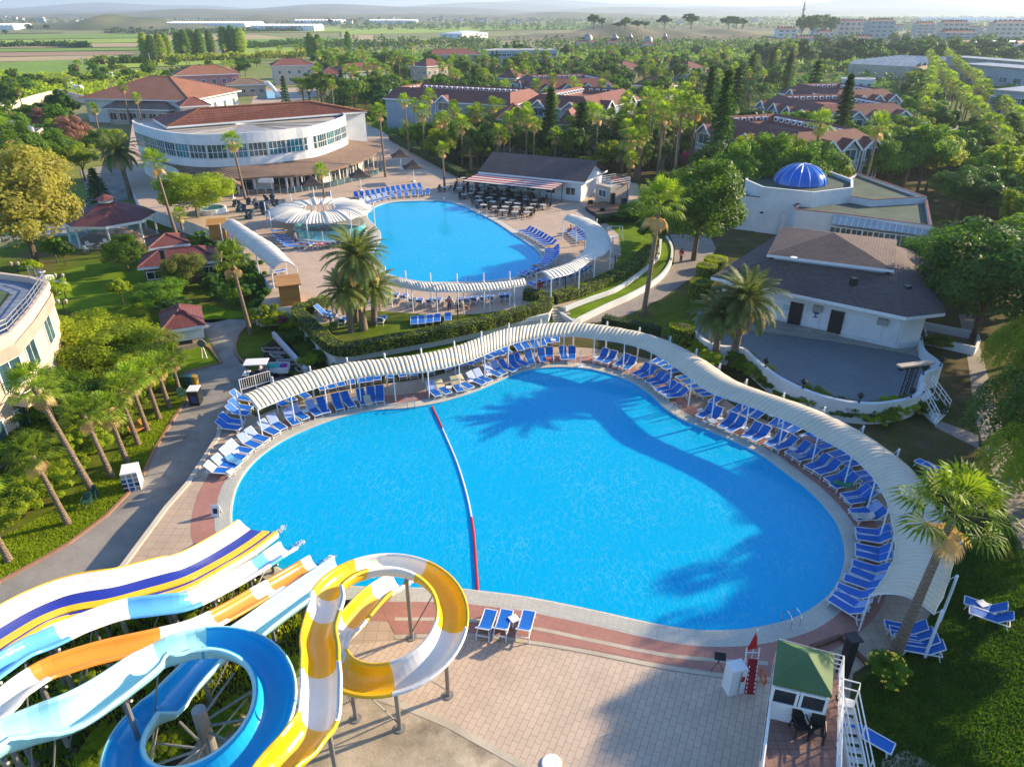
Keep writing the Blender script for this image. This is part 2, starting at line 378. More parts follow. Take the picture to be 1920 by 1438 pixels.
# --- canopy outline first: the deck follows it
C_OUT = resample(spline(GG([(447,743),(510,718),(578,698),(648,681),(715,673),(785,664),(847,651),(895,634),(946,617),(1004,609),(1064,606),(1125,610),(1188,621),(1244,636),(1293,658),(1334,683),(1379,713),(1448,740),(1520,764),(1593,797),(1656,836),(1712,881),(1745,930),(1784,1016),(1789,1050),(1772,1110),(1752,1150)], 2.7), 6), 400)
C_IN = resample(spline(GG([(483,768),(545,743),(600,725),(660,710),(720,703),(796,697),(871,680),(932,655),(978,640),(1026,632),(1079,630),(1118,635),(1168,643),(1210,655),(1243,673),(1283,700),(1330,734),(1410,763),(1487,794),(1540,822),(1590,850),(1631,888),(1659,931),(1673,982),(1678,1032),(1665,1069),(1648,1094),(1632,1114)], 2.4), 6), 400)
deck_out = atz(offs_open(C_OUT, -.9)[::8], 0)
LWALL = GG([(430,765),(407,823),(353,906),(313,951),(230,1063),(163,1100)], 0)
DECK = LWALL[::-1] + [G(436, 742)] + deck_out[1:] + GG([(1690,1215),(1640,1235),(1600,1262),(1590,1330),(1590,1450),(1590,1700),(-100,1700),(-100,1180)])
DECK = ccw(DECK)
SLAB = ccw(LWALL + GG([(0,1180),(-300,1310),(-400,2000),(2600,2000),(3600,290),(760,290),(620,560),(627,700),(560,712),(500,722),(446,742)]))
b = MB(); b.flat(atz(SLAB, -.004), [atz(offset(POOL, .9), -.004)]); n = len(SLAB)
struct('ground', b, m_dry)
b = MB(); b.strip(atz(SLAB, L0), atz(SLAB, -.004), None, True); struct('wall', b, m_white)
b = MB(); b.flat(atz(DECK, .002), [atz(offset(POOL, .95), .002)]); struct('paving', b, m_deck)
b = MB().wallline(atz(LWALL + [G(60, 1150), G(-60, 1205)], 0), .3, -1, .1); struct('kerb', b, m_cream)
# terracotta bands and pavers of the foreground deck
bl = lambda L, z: [G(x, y, z) for x, y in L]
PAV = GG([(740,1200),(880,1198),(1000,1210),(1100,1228),(1240,1256),(1370,1275),(1470,1282),(1450,1700),(1100,1700),(1010,1450),(930,1405),(840,1355),(760,1325),(600,1290),(640,1210)], .006)
struct('paving', MB().flat(PAV), m_paver)
struct('paving', MB().flat(GG([(700,1108),(860,1115),(930,1122),(1060,1147),(1140,1165),(1220,1184),(1300,1197),(1380,1198),(1450,1188),(1560,1180),(1500,1235),(1470,1270),(1370,1262),(1240,1243),(1100,1216),(1000,1200),(880,1186),(740,1188)], .0125)), m_red)
for L_ in ([(740,1160),(880,1162),(1000,1177),(1110,1200),(1240,1226),(1330,1236),(1440,1243)], [(740,1194),(880,1190),(1000,1204),(1100,1221),(1240,1249),(1370,1268),(1480,1276)]):
    q = spline(GG(L_, .018), 5); struct('paving', MB().strip(offs_open(q, -.11), offs_open(q, .11)), m_pale)
struct('paving', MB().flat(GG([(560,1255),(640,1290),(760,1328),(840,1362),(930,1412),(1000,1455),(1080,1700),(300,1700),(420,1330),(500,1265)], .010)), m_conc)
q = GG([(640,1284),(760,1324),(840,1357),(930,1407),(1010,1452),(1060,1490)], .02); struct('paving', MB().strip(offs_open(q, -.16), offs_open(q, .16)), m_pale)
struct('soil', MB().flat(GG([(-60,1200),(165,1116),(330,1078),(400,1085),(470,1062),(560,1100),(660,1120),(600,1200),(560,1255),(480,1290),(400,1340),(300,1500),(300,1700),(-100,1700)], .014)), m_soil)
# upper terrace
TERR = GG([(482,580),(552,575),(566,605),(627,665)], L2)
TB = spline(GG([(627,665),(730,648),(840,628),(940,607),(1028,590)], L2), 4)
TR_ = spline(GG([(1059,578),(1100,562),(1150,544),(1185,523),(1212,502),(1234,480),(1239,450)], L2), 4)
TERR = ccw(TERR[:3] + TB + [G(1040, 572, L2)] + TR_ + GG([(1200,440),(1215,400),(1195,345),(1130,330),(872,338),(800,300),(745,268),(715,245),(640,215),(250,215),(235,330),(262,385),(365,420),(413,440),(466,480),(511,540)], L2))
b = MB().flat(atz(TERR, L2), [atz(offset(UPOOL, .9), L2)]); struct('paving', b, m_deck2)
b = MB(); b.strip(atz(TERR, L0), atz(TERR, L2), None, True); struct('wall', b, m_white)
b = MB().wallline(atz(GG([(566,605)], L2) + TB, L2), .3, L2 - .3, L2 + .12); struct('kerb', b, m_white)
b = MB().wallline(atz(TR_, L2), .3, L2 - .3, L2 + .12); struct('kerb', b, m_white)
# lawn terrace between the two white walls, right of the steps
OW = spline(GG([(1075,604),(1134,575),(1189,550),(1234,522),(1256,494),(1260,466),(1250,445)], .45), 4)
b = MB().flat(atz([G(1058, 580, .45)] + OW + [TR_[i] for i in range(len(TR_) - 1, -1, -1)], .45)); struct('lawn', b, m_grass2)
b = MB().wallline([G(1045, 583, .5)] + OW, .28, -.02, .62); struct('wall', b, m_white)
# hedge-garden lawn by the palms, strip below its wall
struct('lawn', MB().flat(GG([(640,600),(690,582),(740,585),(830,592),(900,588),(960,580),(1010,575),(1020,590),(930,606),(830,626),(720,645),(640,655),(590,610)], L2 + .006)), m_grass)
struct('lawn', MB().flat(GG([(628,676),(730,656),(840,634),(940,612),(1030,594),(1060,606),(1000,616),(940,634),(860,670),(760,690),(640,700),(600,705)], .008)), m_grass2)
struct('path', MB().flat(GG([(1075,606),(1134,580),(1192,556),(1240,526),(1264,494),(1266,466),(1256,440),(1330,440),(1350,480),(1300,520),(1240,560),(1180,590),(1120,604)], .010)), m_path)
struct('lawn', MB().flat(GG([(1125,606),(1180,592),(1240,563),(1300,523),(1345,500),(1335,560),(1290,615),(1240,630),(1180,618)], .014)), m_grass)
# steps
b = MB()
A, B_, C_, D_ = G(1030, 575, .9), G(1060, 570, .9), G(1075, 603, 0), G(1040, 606, 0)
for i in range(6):
    t0, t1 = i / 6, (i + 1) / 6; z = .9 - .15 * i
    b.prism([A.lerp(D_, t0), B_.lerp(C_, t0), B_.lerp(C_, t1), A.lerp(D_, t1)], 0.012, z + .01)
struct('stairs', b, m_pale)
# left side: base ground, road, garden
RG = M('plain_fields', (.20, .25, .03), (.28, .24, .09), .95, sc=.012, lo=.42, hi=.58, third=(.07, .12, .03), dirt=.25)
b = MB(); X = 9000
HOLE = atz(offset(SLAB, -1.5), L0)
GP = [Ve((-X, -60, L0)), Ve((X, -60, L0)), Ve((X, 14400, L0)), Ve((-X, 14400, L0))]
b.add(GP, [(0, 1, 2, 3)]); 
# the sheet is cut away under the lower pool basin by dropping it there
g = []
bx0, bx1, by0, by1 = -22, 28, 22, 70
for (x0, x1, y0, y1) in ((-X, X, -60, by0), (-X, bx0, by0, by1), (bx1, X, by0, by1), (-X, X, by1, 14400)):
    g.append((x0, x1, y0, y1))
b = MB()
for x0, x1, y0, y1 in g: b.add([(x0, y0, L0), (x1, y0, L0), (x1, y1, L0), (x0, y1, L0)], [(0, 1, 2, 3)])
b.add([(bx0, by0, -2), (bx1, by0, -2), (bx1, by1, -2), (bx0, by1, -2)], [(0, 1, 2, 3)])
struct('ground', b, RG)
ROADL = [(-60,1150),(0,1092),(60,1060),(130,1020),(200,968),(262,905),(290,845),(330,780),(362,735),(345,715),(345,700),(400,684),(418,680),(400,650),(385,625),(372,600),(420,598),(470,600),(445,640),(446,660),(470,690),(520,700),(560,712),(470,740),(446,775),(430,800),(407,850),(360,925),(320,975),(240,1090),(180,1130),(60,1180),(-60,1240)]
struct('road', MB().flat(GG(ROADL, L0 + .03)), m_road)
struct('lawn', MB().flat(GG([(-200,1150),(-60,1142),(0,1092),(60,1060),(130,1020),(200,968),(262,905),(290,845),(330,780),(362,735),(340,720),(330,660),(200,640),(110,640),(-200,900)], L0 + .012)), m_grass)
struct('kerb', MB().wallline(GG([(-60,1142),(0,1092),(60,1060),(130,1020),(200,968),(262,905),(290,845),(330,780),(362,735)], L0), .2, L0, L0 + .14), m_curb)
struct('lawn', MB().flat(GG([(290,690),(340,645),(372,640),(395,655),(415,682),(385,690),(345,700),(300,705)], L0 + .038)), m_grass2)
struct('kerb', MB().wallline(GG([(372,640),(395,655),(415,682),(385,690),(345,700)], L0), .2, L0, L0 + .14), m_curb)
struct('lawn', MB().flat(GG([(470,606),(450,628),(440,655),(450,680),(470,695),(600,705),(627,690),(575,640),(545,606)], L0 + .042)), m_grass)
struct('kerb', MB().wallline(spline(GG([(480,603),(455,620),(442,645),(446,668),(468,690)], L0), 4), .2, L0, L0 + .14), m_curb)
struct('lawn', MB().flat(GG([(-500,640),(-200,520),(100,440),(180,400),(240,385),(300,420),(420,470),(520,560),(480,600),(380,605),(300,690),(100,640)], L0 + .02)), m_grass)
struct('lawn', MB().flat(GG([(60,520),(200,490),(300,510),(340,560),(470,590),(400,605),(300,600),(200,590),(90,580)], L0 + .03)), m_grass2)
struct('road', MB().flat(GG([(150,400),(165,370),(150,320),(200,310),(250,300),(262,372),(215,378),(185,395),(170,440),(60,445),(-60,470),(-60,455),(80,430)], L0 + .045)), m_road)
# right side: paths, ramp court
struct('path', MB().flat(GG([(1798,590),(1822,588),(1840,660),(1862,740),(1880,800),(1910,880),(1960,1000),(1990,1100),(1930,1100),(1905,1020),(1880,930),(1850,860),(1828,780),(1815,680)], .012)), m_path)
struct('path', MB().flat(GG([(1752,800),(1765,790),(1834,815),(1836,842)], .015)), m_path)
struct('lawn', MB().flat(GG([(1600,1270),(1720,1200),(1790,1060),(1880,950),(2100,900),(2900,1100),(2900,1700),(1590,1700)], .010)), m_rlawn)
struct('path', MB().flat(GG([(1655,1420),(1700,1405),(1760,1440),(1800,1700),(1600,1700)], .016)), m_conc)
struct('path', MB().flat(GG([(1340,470),(1370,440),(1420,445),(1400,500),(1330,560),(1310,540)], .011)), m_dry)
# ---------------------------------------------------------------- tensile canopies
def canopy(name, OUT, IN, npan, zb, label, group, fab, rise=.55, posts=(1,), zo=None, zi=None, posth=.35, every=2, both=False):
    c = OUT[len(OUT) // 2].lerp(IN[len(IN) // 2], .5); root = thing(name, label, 'canopy', (c.x, c.y, zb), group)
    o = resample(OUT, npan * 4 + 1); i_ = resample(IN, npan * 4 + 1); b = MB(); NT = 8; rows = []
    for k in range(npan * 4 + 1):
        ph = (k % 4) / 4; sag = -(.055 if k < npan * 1.9 else .03) * sin(pi * ph); row = []
        for j in range(NT + 1):
            t = j / NT; p = o[k].lerp(i_[k], t); ed = .03 * sin(pi * ph)
            q = p.lerp(o[k].lerp(i_[k], .5), ed * abs(1 - 2 * t))
            row.append(Ve((q.x, q.y, p.z + (rise + sag) * sin(pi * t))))
        rows.append(row)
    for r0, r1 in zip(rows, rows[1:]): b.strip(r0, r1)
    # merge identical verts not needed; real thickness comes from a hem
    fo = b.build('canopy_sheet', fab, root, True); sm = fo.modifiers.new('thickness', 'SOLIDIFY'); sm.thickness = .03
    for k in range(0, npan * 4 + 1, 4): MB().tube([p + Ve((0, 0, -.05)) for p in rows[k]], .035, 5).build('arch_frame', m_wpaint, root)
    for e in (0, -1): MB().tube([r[e] - Ve((0, 0, .05)) for r in rows], .03, 4).build('edge_cable', m_wpaint, root)
    for k in range(0, npan * 4 + 1, 4 * every):
        for side in ((0, -1) if both else (0,)):
            p = rows[k][side]; q = rows[k][-1 if side == 0 else 0]; d = (p - q); d.z = 0; d.normalize()
            f = p + d * .25; pb = MB(); pb.tube([(f.x, f.y, zb), (f.x, f.y, p.z + posth)], .07, 8); pb.tube([(f.x, f.y, p.z + posth), tuple(p)], .02, 4)
            pb.build('post', m_wpaint, root)
            if not both: MB().tube([(q.x, q.y, zb), (q.x, q.y, q.z)], .05, 6).build('post', m_wpaint, root)
    return root
canopy('shade_canopy', C_OUT, C_IN, 50, 0, 'long cream tensile canopy on white posts curving round the big lower pool', 'tensile shade canopies', m_fabric, .55)
def U(pts, z): return spline(GG(pts, z), 5)
canopy('shade_canopy', U([(724,517),(770,527),(830,531),(900,531),(950,528),(980,523)], 3.6), U([(732,534),(790,545),(860,547),(930,543),(986,534)], 3.2), 11, L2, 'nearly straight white canopy over the loungers south of the upper pool', 'tensile shade canopies', m_sail, .3, posth=.9)
canopy('shade_canopy', U([(1078,404),(1106,411),(1128,425),(1143,444),(1145,461),(1134,476),(1109,488),(1075,511),(1031,523)], 3.7), U([(1056,411),(1078,421),(1095,433),(1100,452),(1095,469),(1078,486),(1056,497),(1006,512)], 3.5), 14, L2, 'white crescent canopy wrapping the eastern end of the upper pool terrace', 'tensile shade canopies', m_sail, .4)
canopy('shade_canopy', U([(416,424),(445,450),(480,478),(512,505)], 3.0), U([(452,420),(486,442),(516,461),(556,501)], 3.4), 8, L2, 'straight white tunnel canopy beside the stepped garden edge', 'tensile shade canopies', m_sail, .7)
# round petal canopy with a hole over the children's pool
rc = G(603, 425, L2); root = thing('round_canopy', 'round white petal canopy with an open middle over the toddler pool', 'canopy', rc)
NP = 16; pets = MB()
def rp(a, r, z): return Ve((rc.x + r * cos(a) * 1.0, rc.y + r * sin(a) * .95, z))
RO, RI = 7.2, 2.1
for k in range(NP):
    a0, a1 = 2 * pi * k / NP, 2 * pi * (k + 1) / NP; g_ = []
    for i in range(7):
        u = i / 6; a = a0 + (a1 - a0) * u; row = []
        for j in range(9):
            t = j / 8; r = RI + (RO - RI) * t - (.45 * sin(pi * u) * t) + .35 * sin(pi * u) * (1 - t)
            row.append(rp(a, r, 3.2 + .72 * sin(pi * (.12 + .8 * t)) * (1 - .22 * sin(pi * u)) - .3 * t))
        g_.append(row)
    for r0, r1 in zip(g_, g_[1:]): pets.strip(r0, r1)
    MB().tube([g_[0][j] for j in range(9)], .04, 5).build('arch_frame', m_wpaint, root)
o = pets.build('canopy_sheet', m_sail, root, True); o.modifiers.new('thickness', 'SOLIDIFY').thickness = .03
for k in range(0, NP, 2):
    a = 2 * pi * k / NP; p = rp(a, RO + .1, L2); MB().tube([p, p + Ve((0, 0, 3.3))], .07, 8).build('post', m_wpaint, root)
    p = rp(a, RI, L2); MB().tube([p, p + Ve((0, 0, 3.2))], .06, 8).build('post', m_wpaint, root)
# toddler pool with a glass screen under it
pc = G(620, 440, L2); ring = [pc + Ve((4.6 * cos(2 * pi * k / 40), 4.0 * sin(2 * pi * k / 40), 0)) for k in range(40)]
r2 = thing('toddler_pool', 'raised toddler pool with turquoise glass screen under the round canopy', 'pool', pc)
MB().wallline(ring, .3, L2, L2 + .35, True).build('rim', m_white, r2)
MB().flat(atz(ring, L2 + .28)).build('pool_water_surface', m_glt, r2)
gm, gt, gP = newmat('clear_turquoise_glass'); gP.inputs['Base Color'].default_value = (.15, .62, .62, 1); gP.inputs['Roughness'].default_value = .1; gP.inputs['Alpha'].default_value = .45
MB().strip(atz(ring, L2 + .35), atz(ring, L2 + 1.5), None, True).build('glass_screen', gm, r2)
for k in range(0, 40, 5): MB().tube([ring[k] + Ve((0, 0, .3)), ring[k] + Ve((0, 0, 1.55))], .04, 6).build('post', m_wpaint, r2)
# ---------------------------------------------------------------- sun loungers
def lounger_kind(name, up, back, seat=None):
    """feet towards +x, head towards -x, 1.95 m long, backrest raised by `up` radians"""
    r = thing(name, 'x', 'sun lounger'); fr = MB(); hx, hy = -.22, .32
    bx, bz = hx - .75 * cos(up), .36 + .75 * sin(up)
    for s in (-1, 1):
        fr.beam((hx, s * hy, .36), (.98, s * hy, .36), .05, .05); fr.beam((hx, s * hy, .36), (bx, s * hy, bz), .045, .045)
        for x, e in ((.8, .1), (-.6, -.15)): fr.beam((x, s * hy, .36), (x + e, s * hy, .0), .045, .045)
        fr.beam((-.75, s * hy, .36), (hx, s * hy, .36), .045, .045)
        if up > .2: fr.beam((-.6, s * hy * .9, .36), ((hx + bx) / 2 - .1, s * hy * .9, (.36 + bz) / 2), .03, .03)
    for x in (.98, -.75): fr.beam((x, -hy, .36), (x, hy, .36), .05, .05)
    fr.beam((bx, -hy, bz), (bx, hy, bz), .045, .045); fr.beam((.86, -hy, .1), (.86, hy, .1), .03, .03)
    fr.build('frame', m_wpaint, r)
    a = MB(); w_ = hy - .02; n = 4
    for i in range(n):
        x0, x1 = hx + (1.2 - .02) * i / n, hx + (1.2 - .02) * (i + 1) / n; z0, z1 = .385 - .03 * sin(pi * i / n), .385 - .03 * sin(pi * (i + 1) / n)
        a.add([(x0, -w_, z0), (x1, -w_, z1), (x1, w_, z1), (x0, w_, z0), (x0, -w_, z0 - .02), (x1, -w_, z1 - .02), (x1, w_, z1 - .02), (x0, w_, z0 - .02)], [(0, 1, 2, 3), (7, 6, 5, 4)])
    a.build('seat', seat or m_blue, r)
    c = MB(); c.beam((hx, 0, .385), (bx + .02, 0, bz + .02), 2 * w_, .02); c.build('backrest', back, r)
    return r
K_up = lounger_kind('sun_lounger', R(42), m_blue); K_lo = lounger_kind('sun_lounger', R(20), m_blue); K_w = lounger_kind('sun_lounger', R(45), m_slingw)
K_t = lounger_kind('sun_lounger', R(42), m_towel); K_f = lounger_kind('sun_lounger', 0, m_blue); K_r = lounger_kind('sun_lounger', R(30), m_redm, m_redm)
PROTO = [K_up, K_lo, K_w, K_t, K_f, K_r]
def nearest(p, poly): return min(poly, key=lambda q: (q[0] - p[0]) ** 2 + (q[1] - p[1]) ** 2)
def row(pts, z, kind, lab, group, face=None, poly=None, jit=.06, start=0, n=None):
    """a row of loungers; lab has {n} for the ordinal; kind may be a list"""
    W = GG(pts, z)
    if n: W = resample(spline(W, 6), n)
    for i, p in enumerate(W):
        k = kind[i % len(kind)] if isinstance(kind, (list, tuple)) else kind
        if poly is not None:
            q = nearest(p, poly); a = math.atan2(q[1] - p.y, q[0] - p.x)
        elif callable(face): a = face(p)
        else: a = R(face)
        a += random.uniform(-jit, jit)
        dup(k, p, a, 1, lab.format(n=nth(start + i)), group)
GLL = 'blue sun loungers round the lower pool'
row([(411,890),(424,878),(438,862),(450,850),(469,838),(483,827),(505,813),(520,803),(548,793),(562,784)], 0, K_w, '{n} lounger with pale raised back counted up the west rim of lower pool', GLL, poly=POOL)
row([(589,776),(607,771),(634,764),(653,760),(680,755),(697,751),(713,749)], 0, [K_w, K_up, K_up, K_up, K_up, K_up, K_up], '{n} raised blue lounger between the pale west loungers and the rope end', GLL, poly=POOL, start=0)
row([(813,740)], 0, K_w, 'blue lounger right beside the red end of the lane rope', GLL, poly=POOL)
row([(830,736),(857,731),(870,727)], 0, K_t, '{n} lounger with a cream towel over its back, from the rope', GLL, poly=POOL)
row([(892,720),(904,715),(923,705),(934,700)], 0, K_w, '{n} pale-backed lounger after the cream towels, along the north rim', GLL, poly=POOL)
row([(950,696),(963,689),(976,685),(993,680),(1016,676),(1030,674),(1056,672),(1072,672)], 0, K_up, '{n} deep blue lounger along the northern bulge of the lower pool', GLL, poly=POOL)
row([(1129,676),(1143,680),(1166,686),(1180,691),(1203,703),(1214,708),(1229,718),(1239,724),(1249,735),(1259,741),(1269,748)], 0, K_up, '{n} raised lounger from the shower post to the pool ladder', GLL, poly=POOL)
row([(1324,781),(1338,789),(1364,800),(1379,807),(1409,818),(1424,824),(1454,834),(1471,842),(1496,853),(1512,863),(1532,878),(1550,888),(1571,903),(1582,914)], 0, K_up, '{n} poolside lounger after the ladder on the eastern curve', GLL, poly=POOL)
row([(1604,935),(1612,944),(1621,966),(1631,977),(1636,1007),(1637,1019),(1637,1041),(1637,1054),(1632,1075),(1628,1091),(1617,1104),(1604,1122),(1596,1138),(1587,1150)], 0, [K_up, K_up, K_w, K_up, K_up, K_up, K_up, K_up, K_up, K_w], '{n} low lounger in the tight rank along the far eastern rim', GLL, poly=POOL)
row([(524,759),(540,751),(567,745),(602,729),(619,726),(637,722),(658,718),(677,715),(693,713),(708,710),(733,706),(753,704),(773,702),(800,697),(830,692),(859,685)], 0, K_up, '{n} lounger half hidden under the western half of the cream canopy', GLL, poly=POOL)
row([(873,683),(887,678),(908,673),(920,668),(933,665),(946,661),(971,656),(984,652),(1001,651),(1015,647),(1027,642),(1042,640)], 0, K_up, '{n} lounger in the second rank below the canopy bend', GLL, poly=POOL)
row([(454,753),(452,770),(447,780)], 0, K_up, '{n} blue lounger beside the end post of the cream canopy', GLL, face=-15)
row([(435,797),(430,808)], 0, K_up, '{n} blue lounger at the deck edge above the road', GLL, face=-12)
row([(1235,681),(1247,686),(1258,693),(1270,700),(1287,713),(1298,721),(1308,730),(1322,739),(1333,745),(1345,754)], 0, K_lo, '{n} flat-lying lounger along the canopy above the ladder', GLL, poly=POOL)
row([(1382,775),(1404,777),(1421,783),(1457,797),(1474,803),(1492,810),(1521,822),(1537,830),(1553,842),(1576,856),(1590,866),(1603,875),(1625,895),(1634,903),(1640,916)], 0, K_lo, '{n} reclined lounger in the outer rank under the eastern canopy', GLL, poly=POOL)
GB = 'loungers standing away from the pool rows'
row([(912,1180),(943,1180),(985,1182)], 0, K_up, '{n} of the three loungers on terracotta tiles beside the yellow slide', GB, face=80)
row([(1697,1188),(1707,1200),(1717,1213),(1727,1226)], 0, K_up, '{n} lounger stacked close under the southern canopy tip by the palm', GB, face=165)
row([(1846,1148),(1856,1166)], 0, K_up, '{n} of the pair of blue loungers on the shaded lawn', GB, face=150)
row([(1624,1388)], 0, K_f, 'lone flat blue lounger on grass beside the watchtower stairs', GB, face=-40)
row([(1742,884),(1756,890)], 0, K_up, '{n} lounger poking out behind the canopy by the palm crown', GB, face=120)
GU = 'blue sun loungers round the upper pool'
row([(669,372),(700,368),(740,361),(788,355)], L2, K_up, '{n} lounger in the rear row north of the upper pool', GU, n=13, face=-70)
row([(664,390),(700,380),(740,371),(802,366)], L2, K_w, '{n} poolside lounger on the north rim of the upper pool', GU, n=13, poly=UPOOL)
row([(985,437),(1005,447),(1032,463)], L2, K_up, '{n} striped-looking lounger on the northeast rim of the upper pool', GU, n=9, poly=UPOOL)
row([(1036,472),(1036,485),(1028,497),(1010,510),(985,520)], L2, K_up, '{n} lounger fanned round the east end of the upper pool', GU, n=13, poly=UPOOL)
row([(1072,436),(1095,454)], L2, K_lo, '{n} lounger shaded by the crescent canopy', GU, n=6, face=200)
row([(1000,540),(1040,530),(1075,521),(1100,508)], L2, K_up, '{n} lounger behind the crescent canopy posts by the hedge', GU, n=10, face=120)
row([(719,562),(741,562),(758,564),(774,571),(787,572),(807,572),(821,571),(842,571),(863,571),(876,570),(889,568),(907,567),(920,566),(942,563),(952,562)], L2, [K_w, K_up, K_up], '{n} lounger in the south row under the straight canopy', GU, face=88)
row([(777,607),(791,606),(806,604),(820,602),(840,600)], L2, K_f, '{n} flat lounger on the hedged lawn behind the clipped hedge', GU, face=95)
row([(606,590),(614,597)], L2, K_up, '{n} of two loungers tucked in the hedge corner', GU, face=-20)
row([(644,608),(716,606)], L2, K_up, '{n} single lounger at the foot of the date palms', GU, face=85)
row([(521,438),(526,446),(530,451),(536,457),(542,462),(548,467)], L2, K_lo, '{n} lounger lined up west of the round petal canopy', GU, face=15)
row([(570,464),(580,465)], L2, K_w, '{n} pale lounger before the round canopy', GU, face=85)
row([(595,465),(606,465)], L2, K_r, '{n} lounger covered with a red towel before the round canopy', GU, face=85)
row([(619,464),(629,463),(637,462)], L2, K_up, '{n} blue lounger right of the red ones before the round canopy', GU, face=85)
row([(520,515),(532,524),(543,532)], L2, K_up, '{n} lounger at the open end of the tunnel canopy', GU, face=40)
row([(590,415),(604,414),(618,413)], L2, K_up, '{n} lounger in the open middle of the round canopy', GU, face=80)
for p in PROTO:
    for c in KIDS.get(p.name, []): bpy.data.objects.remove(c)
    bpy.data.objects.remove(p)
# small white side tables between loungers
tb = thing('side_table', 'x', 'side table'); MB().box((0, 0, .38), (.45, .45, .04)).build('tabletop', m_wpaint, tb)
b = MB()
for x in (-.18, .18):
    for y in (-.18, .18): b.beam((x, y, 0), (x * .9, y * .9, .38), .04, .04)
b.build('legs_frame', m_wpaint, tb)
for i, (x, y, s) in enumerate([(434,893,'the two lowest pale west loungers'),(444,856,'the third and fourth pale west loungers'),(573,779,'the tenth pale west lounger'),(665,757,'two pairs of blue loungers near the rope'),(842,734,'the cream towels'),(882,722,'cream towels and pale loungers'),(917,710,'pale and deep blue loungers'),(1037,645,'the canopy bend row'),(1117,676,'the shower post'),(1155,683,'the north bend pairs'),(1313,778,'the ladder side row'),(1352,795,'the first eastern pairs'),(1396,812,'the second eastern pairs'),(1440,830,'the third eastern pairs'),(1485,850,'the fourth eastern pairs'),(1505,826,'the canopy outer rank'),(1446,787,'the canopy edge'),(1648,930,'the palm side canopy'),(964,1170,'the three loungers on terracotta tiles'),(1838,1142,'the lawn pair')]):
    dup(tb, G(x, y, 0), random.random(), 1, 'small white plastic side table by ' + s, 'side tables among the loungers')
for c in KIDS.get(tb.name, []): bpy.data.objects.remove(c)
bpy.data.objects.remove(tb)
# lane rope
q = spline([G(810, 762, -.02), G(835, 815, -.02), G(858, 870, -.02), G(876, 930, -.02), (G(887, 990, -.02)), G(892, 1050, -.02), G(896, 1108, -.02)], 12); q = resample(q, 60)
rp_ = thing('lane_rope', 'thin floating lane rope with red ends crossing the lower pool', 'rope', q[30]); 
MB().tube(q[:11], .07, 6).build('red_section', m_redm, rp_); MB().tube(q[10:42], .055, 6).build('white_section', m_wpaint, rp_); MB().tube(q[41:], .07, 6).build('red_section', m_redm, rp_)
# ladders
def ladder(px, py, z, poly, label):
    p = G(px, py, z); q = nearest(p, poly); p = Ve((q[0], q[1], z)); i = [k for k, v in enumerate(poly) if (v - q).length < 1e-6][0]
    t = (poly[(i + 1) % len(poly)] - poly[i - 1]); t.z = 0; t.normalize(); nrm = Ve((t.y, -t.x, 0))
    r = thing('pool_ladder', label, 'ladder', p, 'chrome pool ladders'); b = MB()
    for s in (-.28, .28):
        c = p + t * s; b.tube([c + nrm * .55 + Ve((0, 0, 0)), c + nrm * .55 + Ve((0, 0, .55)), c + nrm * .4 + Ve((0, 0, .8)), c + nrm * .15 + Ve((0, 0, .85)), c - nrm * .08 + Ve((0, 0, .6)), c - nrm * .1 + Ve((0, 0, -.7))], .03, 8)
    b.build('handrail', m_rail, r); b = MB()
    for k in range(3): c = p - nrm * .1 + Ve((0, 0, -.1 - .25 * k)); b.beam(c - t * .28, c + t * .28, .08, .03)
    b.build('step', m_rail, r)
ladder(772, 768, 0, POOL, 'chrome ladder beside the upper end of the lane rope'); ladder(1262, 780, 0, POOL, 'chrome ladder at the gap in the eastern lounger rows')
ladder(1478, 1163, 0, POOL, 'large chrome ladder at the southeast corner near the red flag'); ladder(880, 525, L2, UPOOL, 'chrome ladder on the south rim of the upper pool'); ladder(706, 462, L2, UPOOL, 'chrome ladder by the waist of the upper pool'); ladder(905, 405, L2, UPOOL, 'chrome ladder in front of the cafe tables')
# caution board on the terracotta band, shower post
b = MB().box(G(407, 990, 0.0), (.5, .04, .75), .3); b.box(G(407, 975, 0.0), (.5, .04, .75), .3)
a = thing('warning_board', 'white folding warning board standing on the terracotta band', 'sign', G(407, 965, 0)); p = G(407, 965, 0)
MB().beam(p + Ve((0, -.22, 0)), p + Ve((0, 0, .75)), .5, .03).build('panel', m_wpaint, a); MB().beam(p + Ve((0, .22, 0)), p + Ve((0, 0, .75)), .5, .03).build('panel', m_wpaint, a)
MB().beam(p + Ve((0, -.165, .22)), p + Ve((0, -.075, .53)), .26, .03).build('symbol_plate', m_dark, a)
p = G(1088, 688, 0); a = thing('pool_shower', 'slim white shower post between loungers on the north rim', 'shower', p); MB().tube([p, p + Ve((0, 0, 1.6))], .04, 6).build('post', m_wpaint, a); MB().box(p, (.5, .5, .08)).build('base', m_wpaint, a)

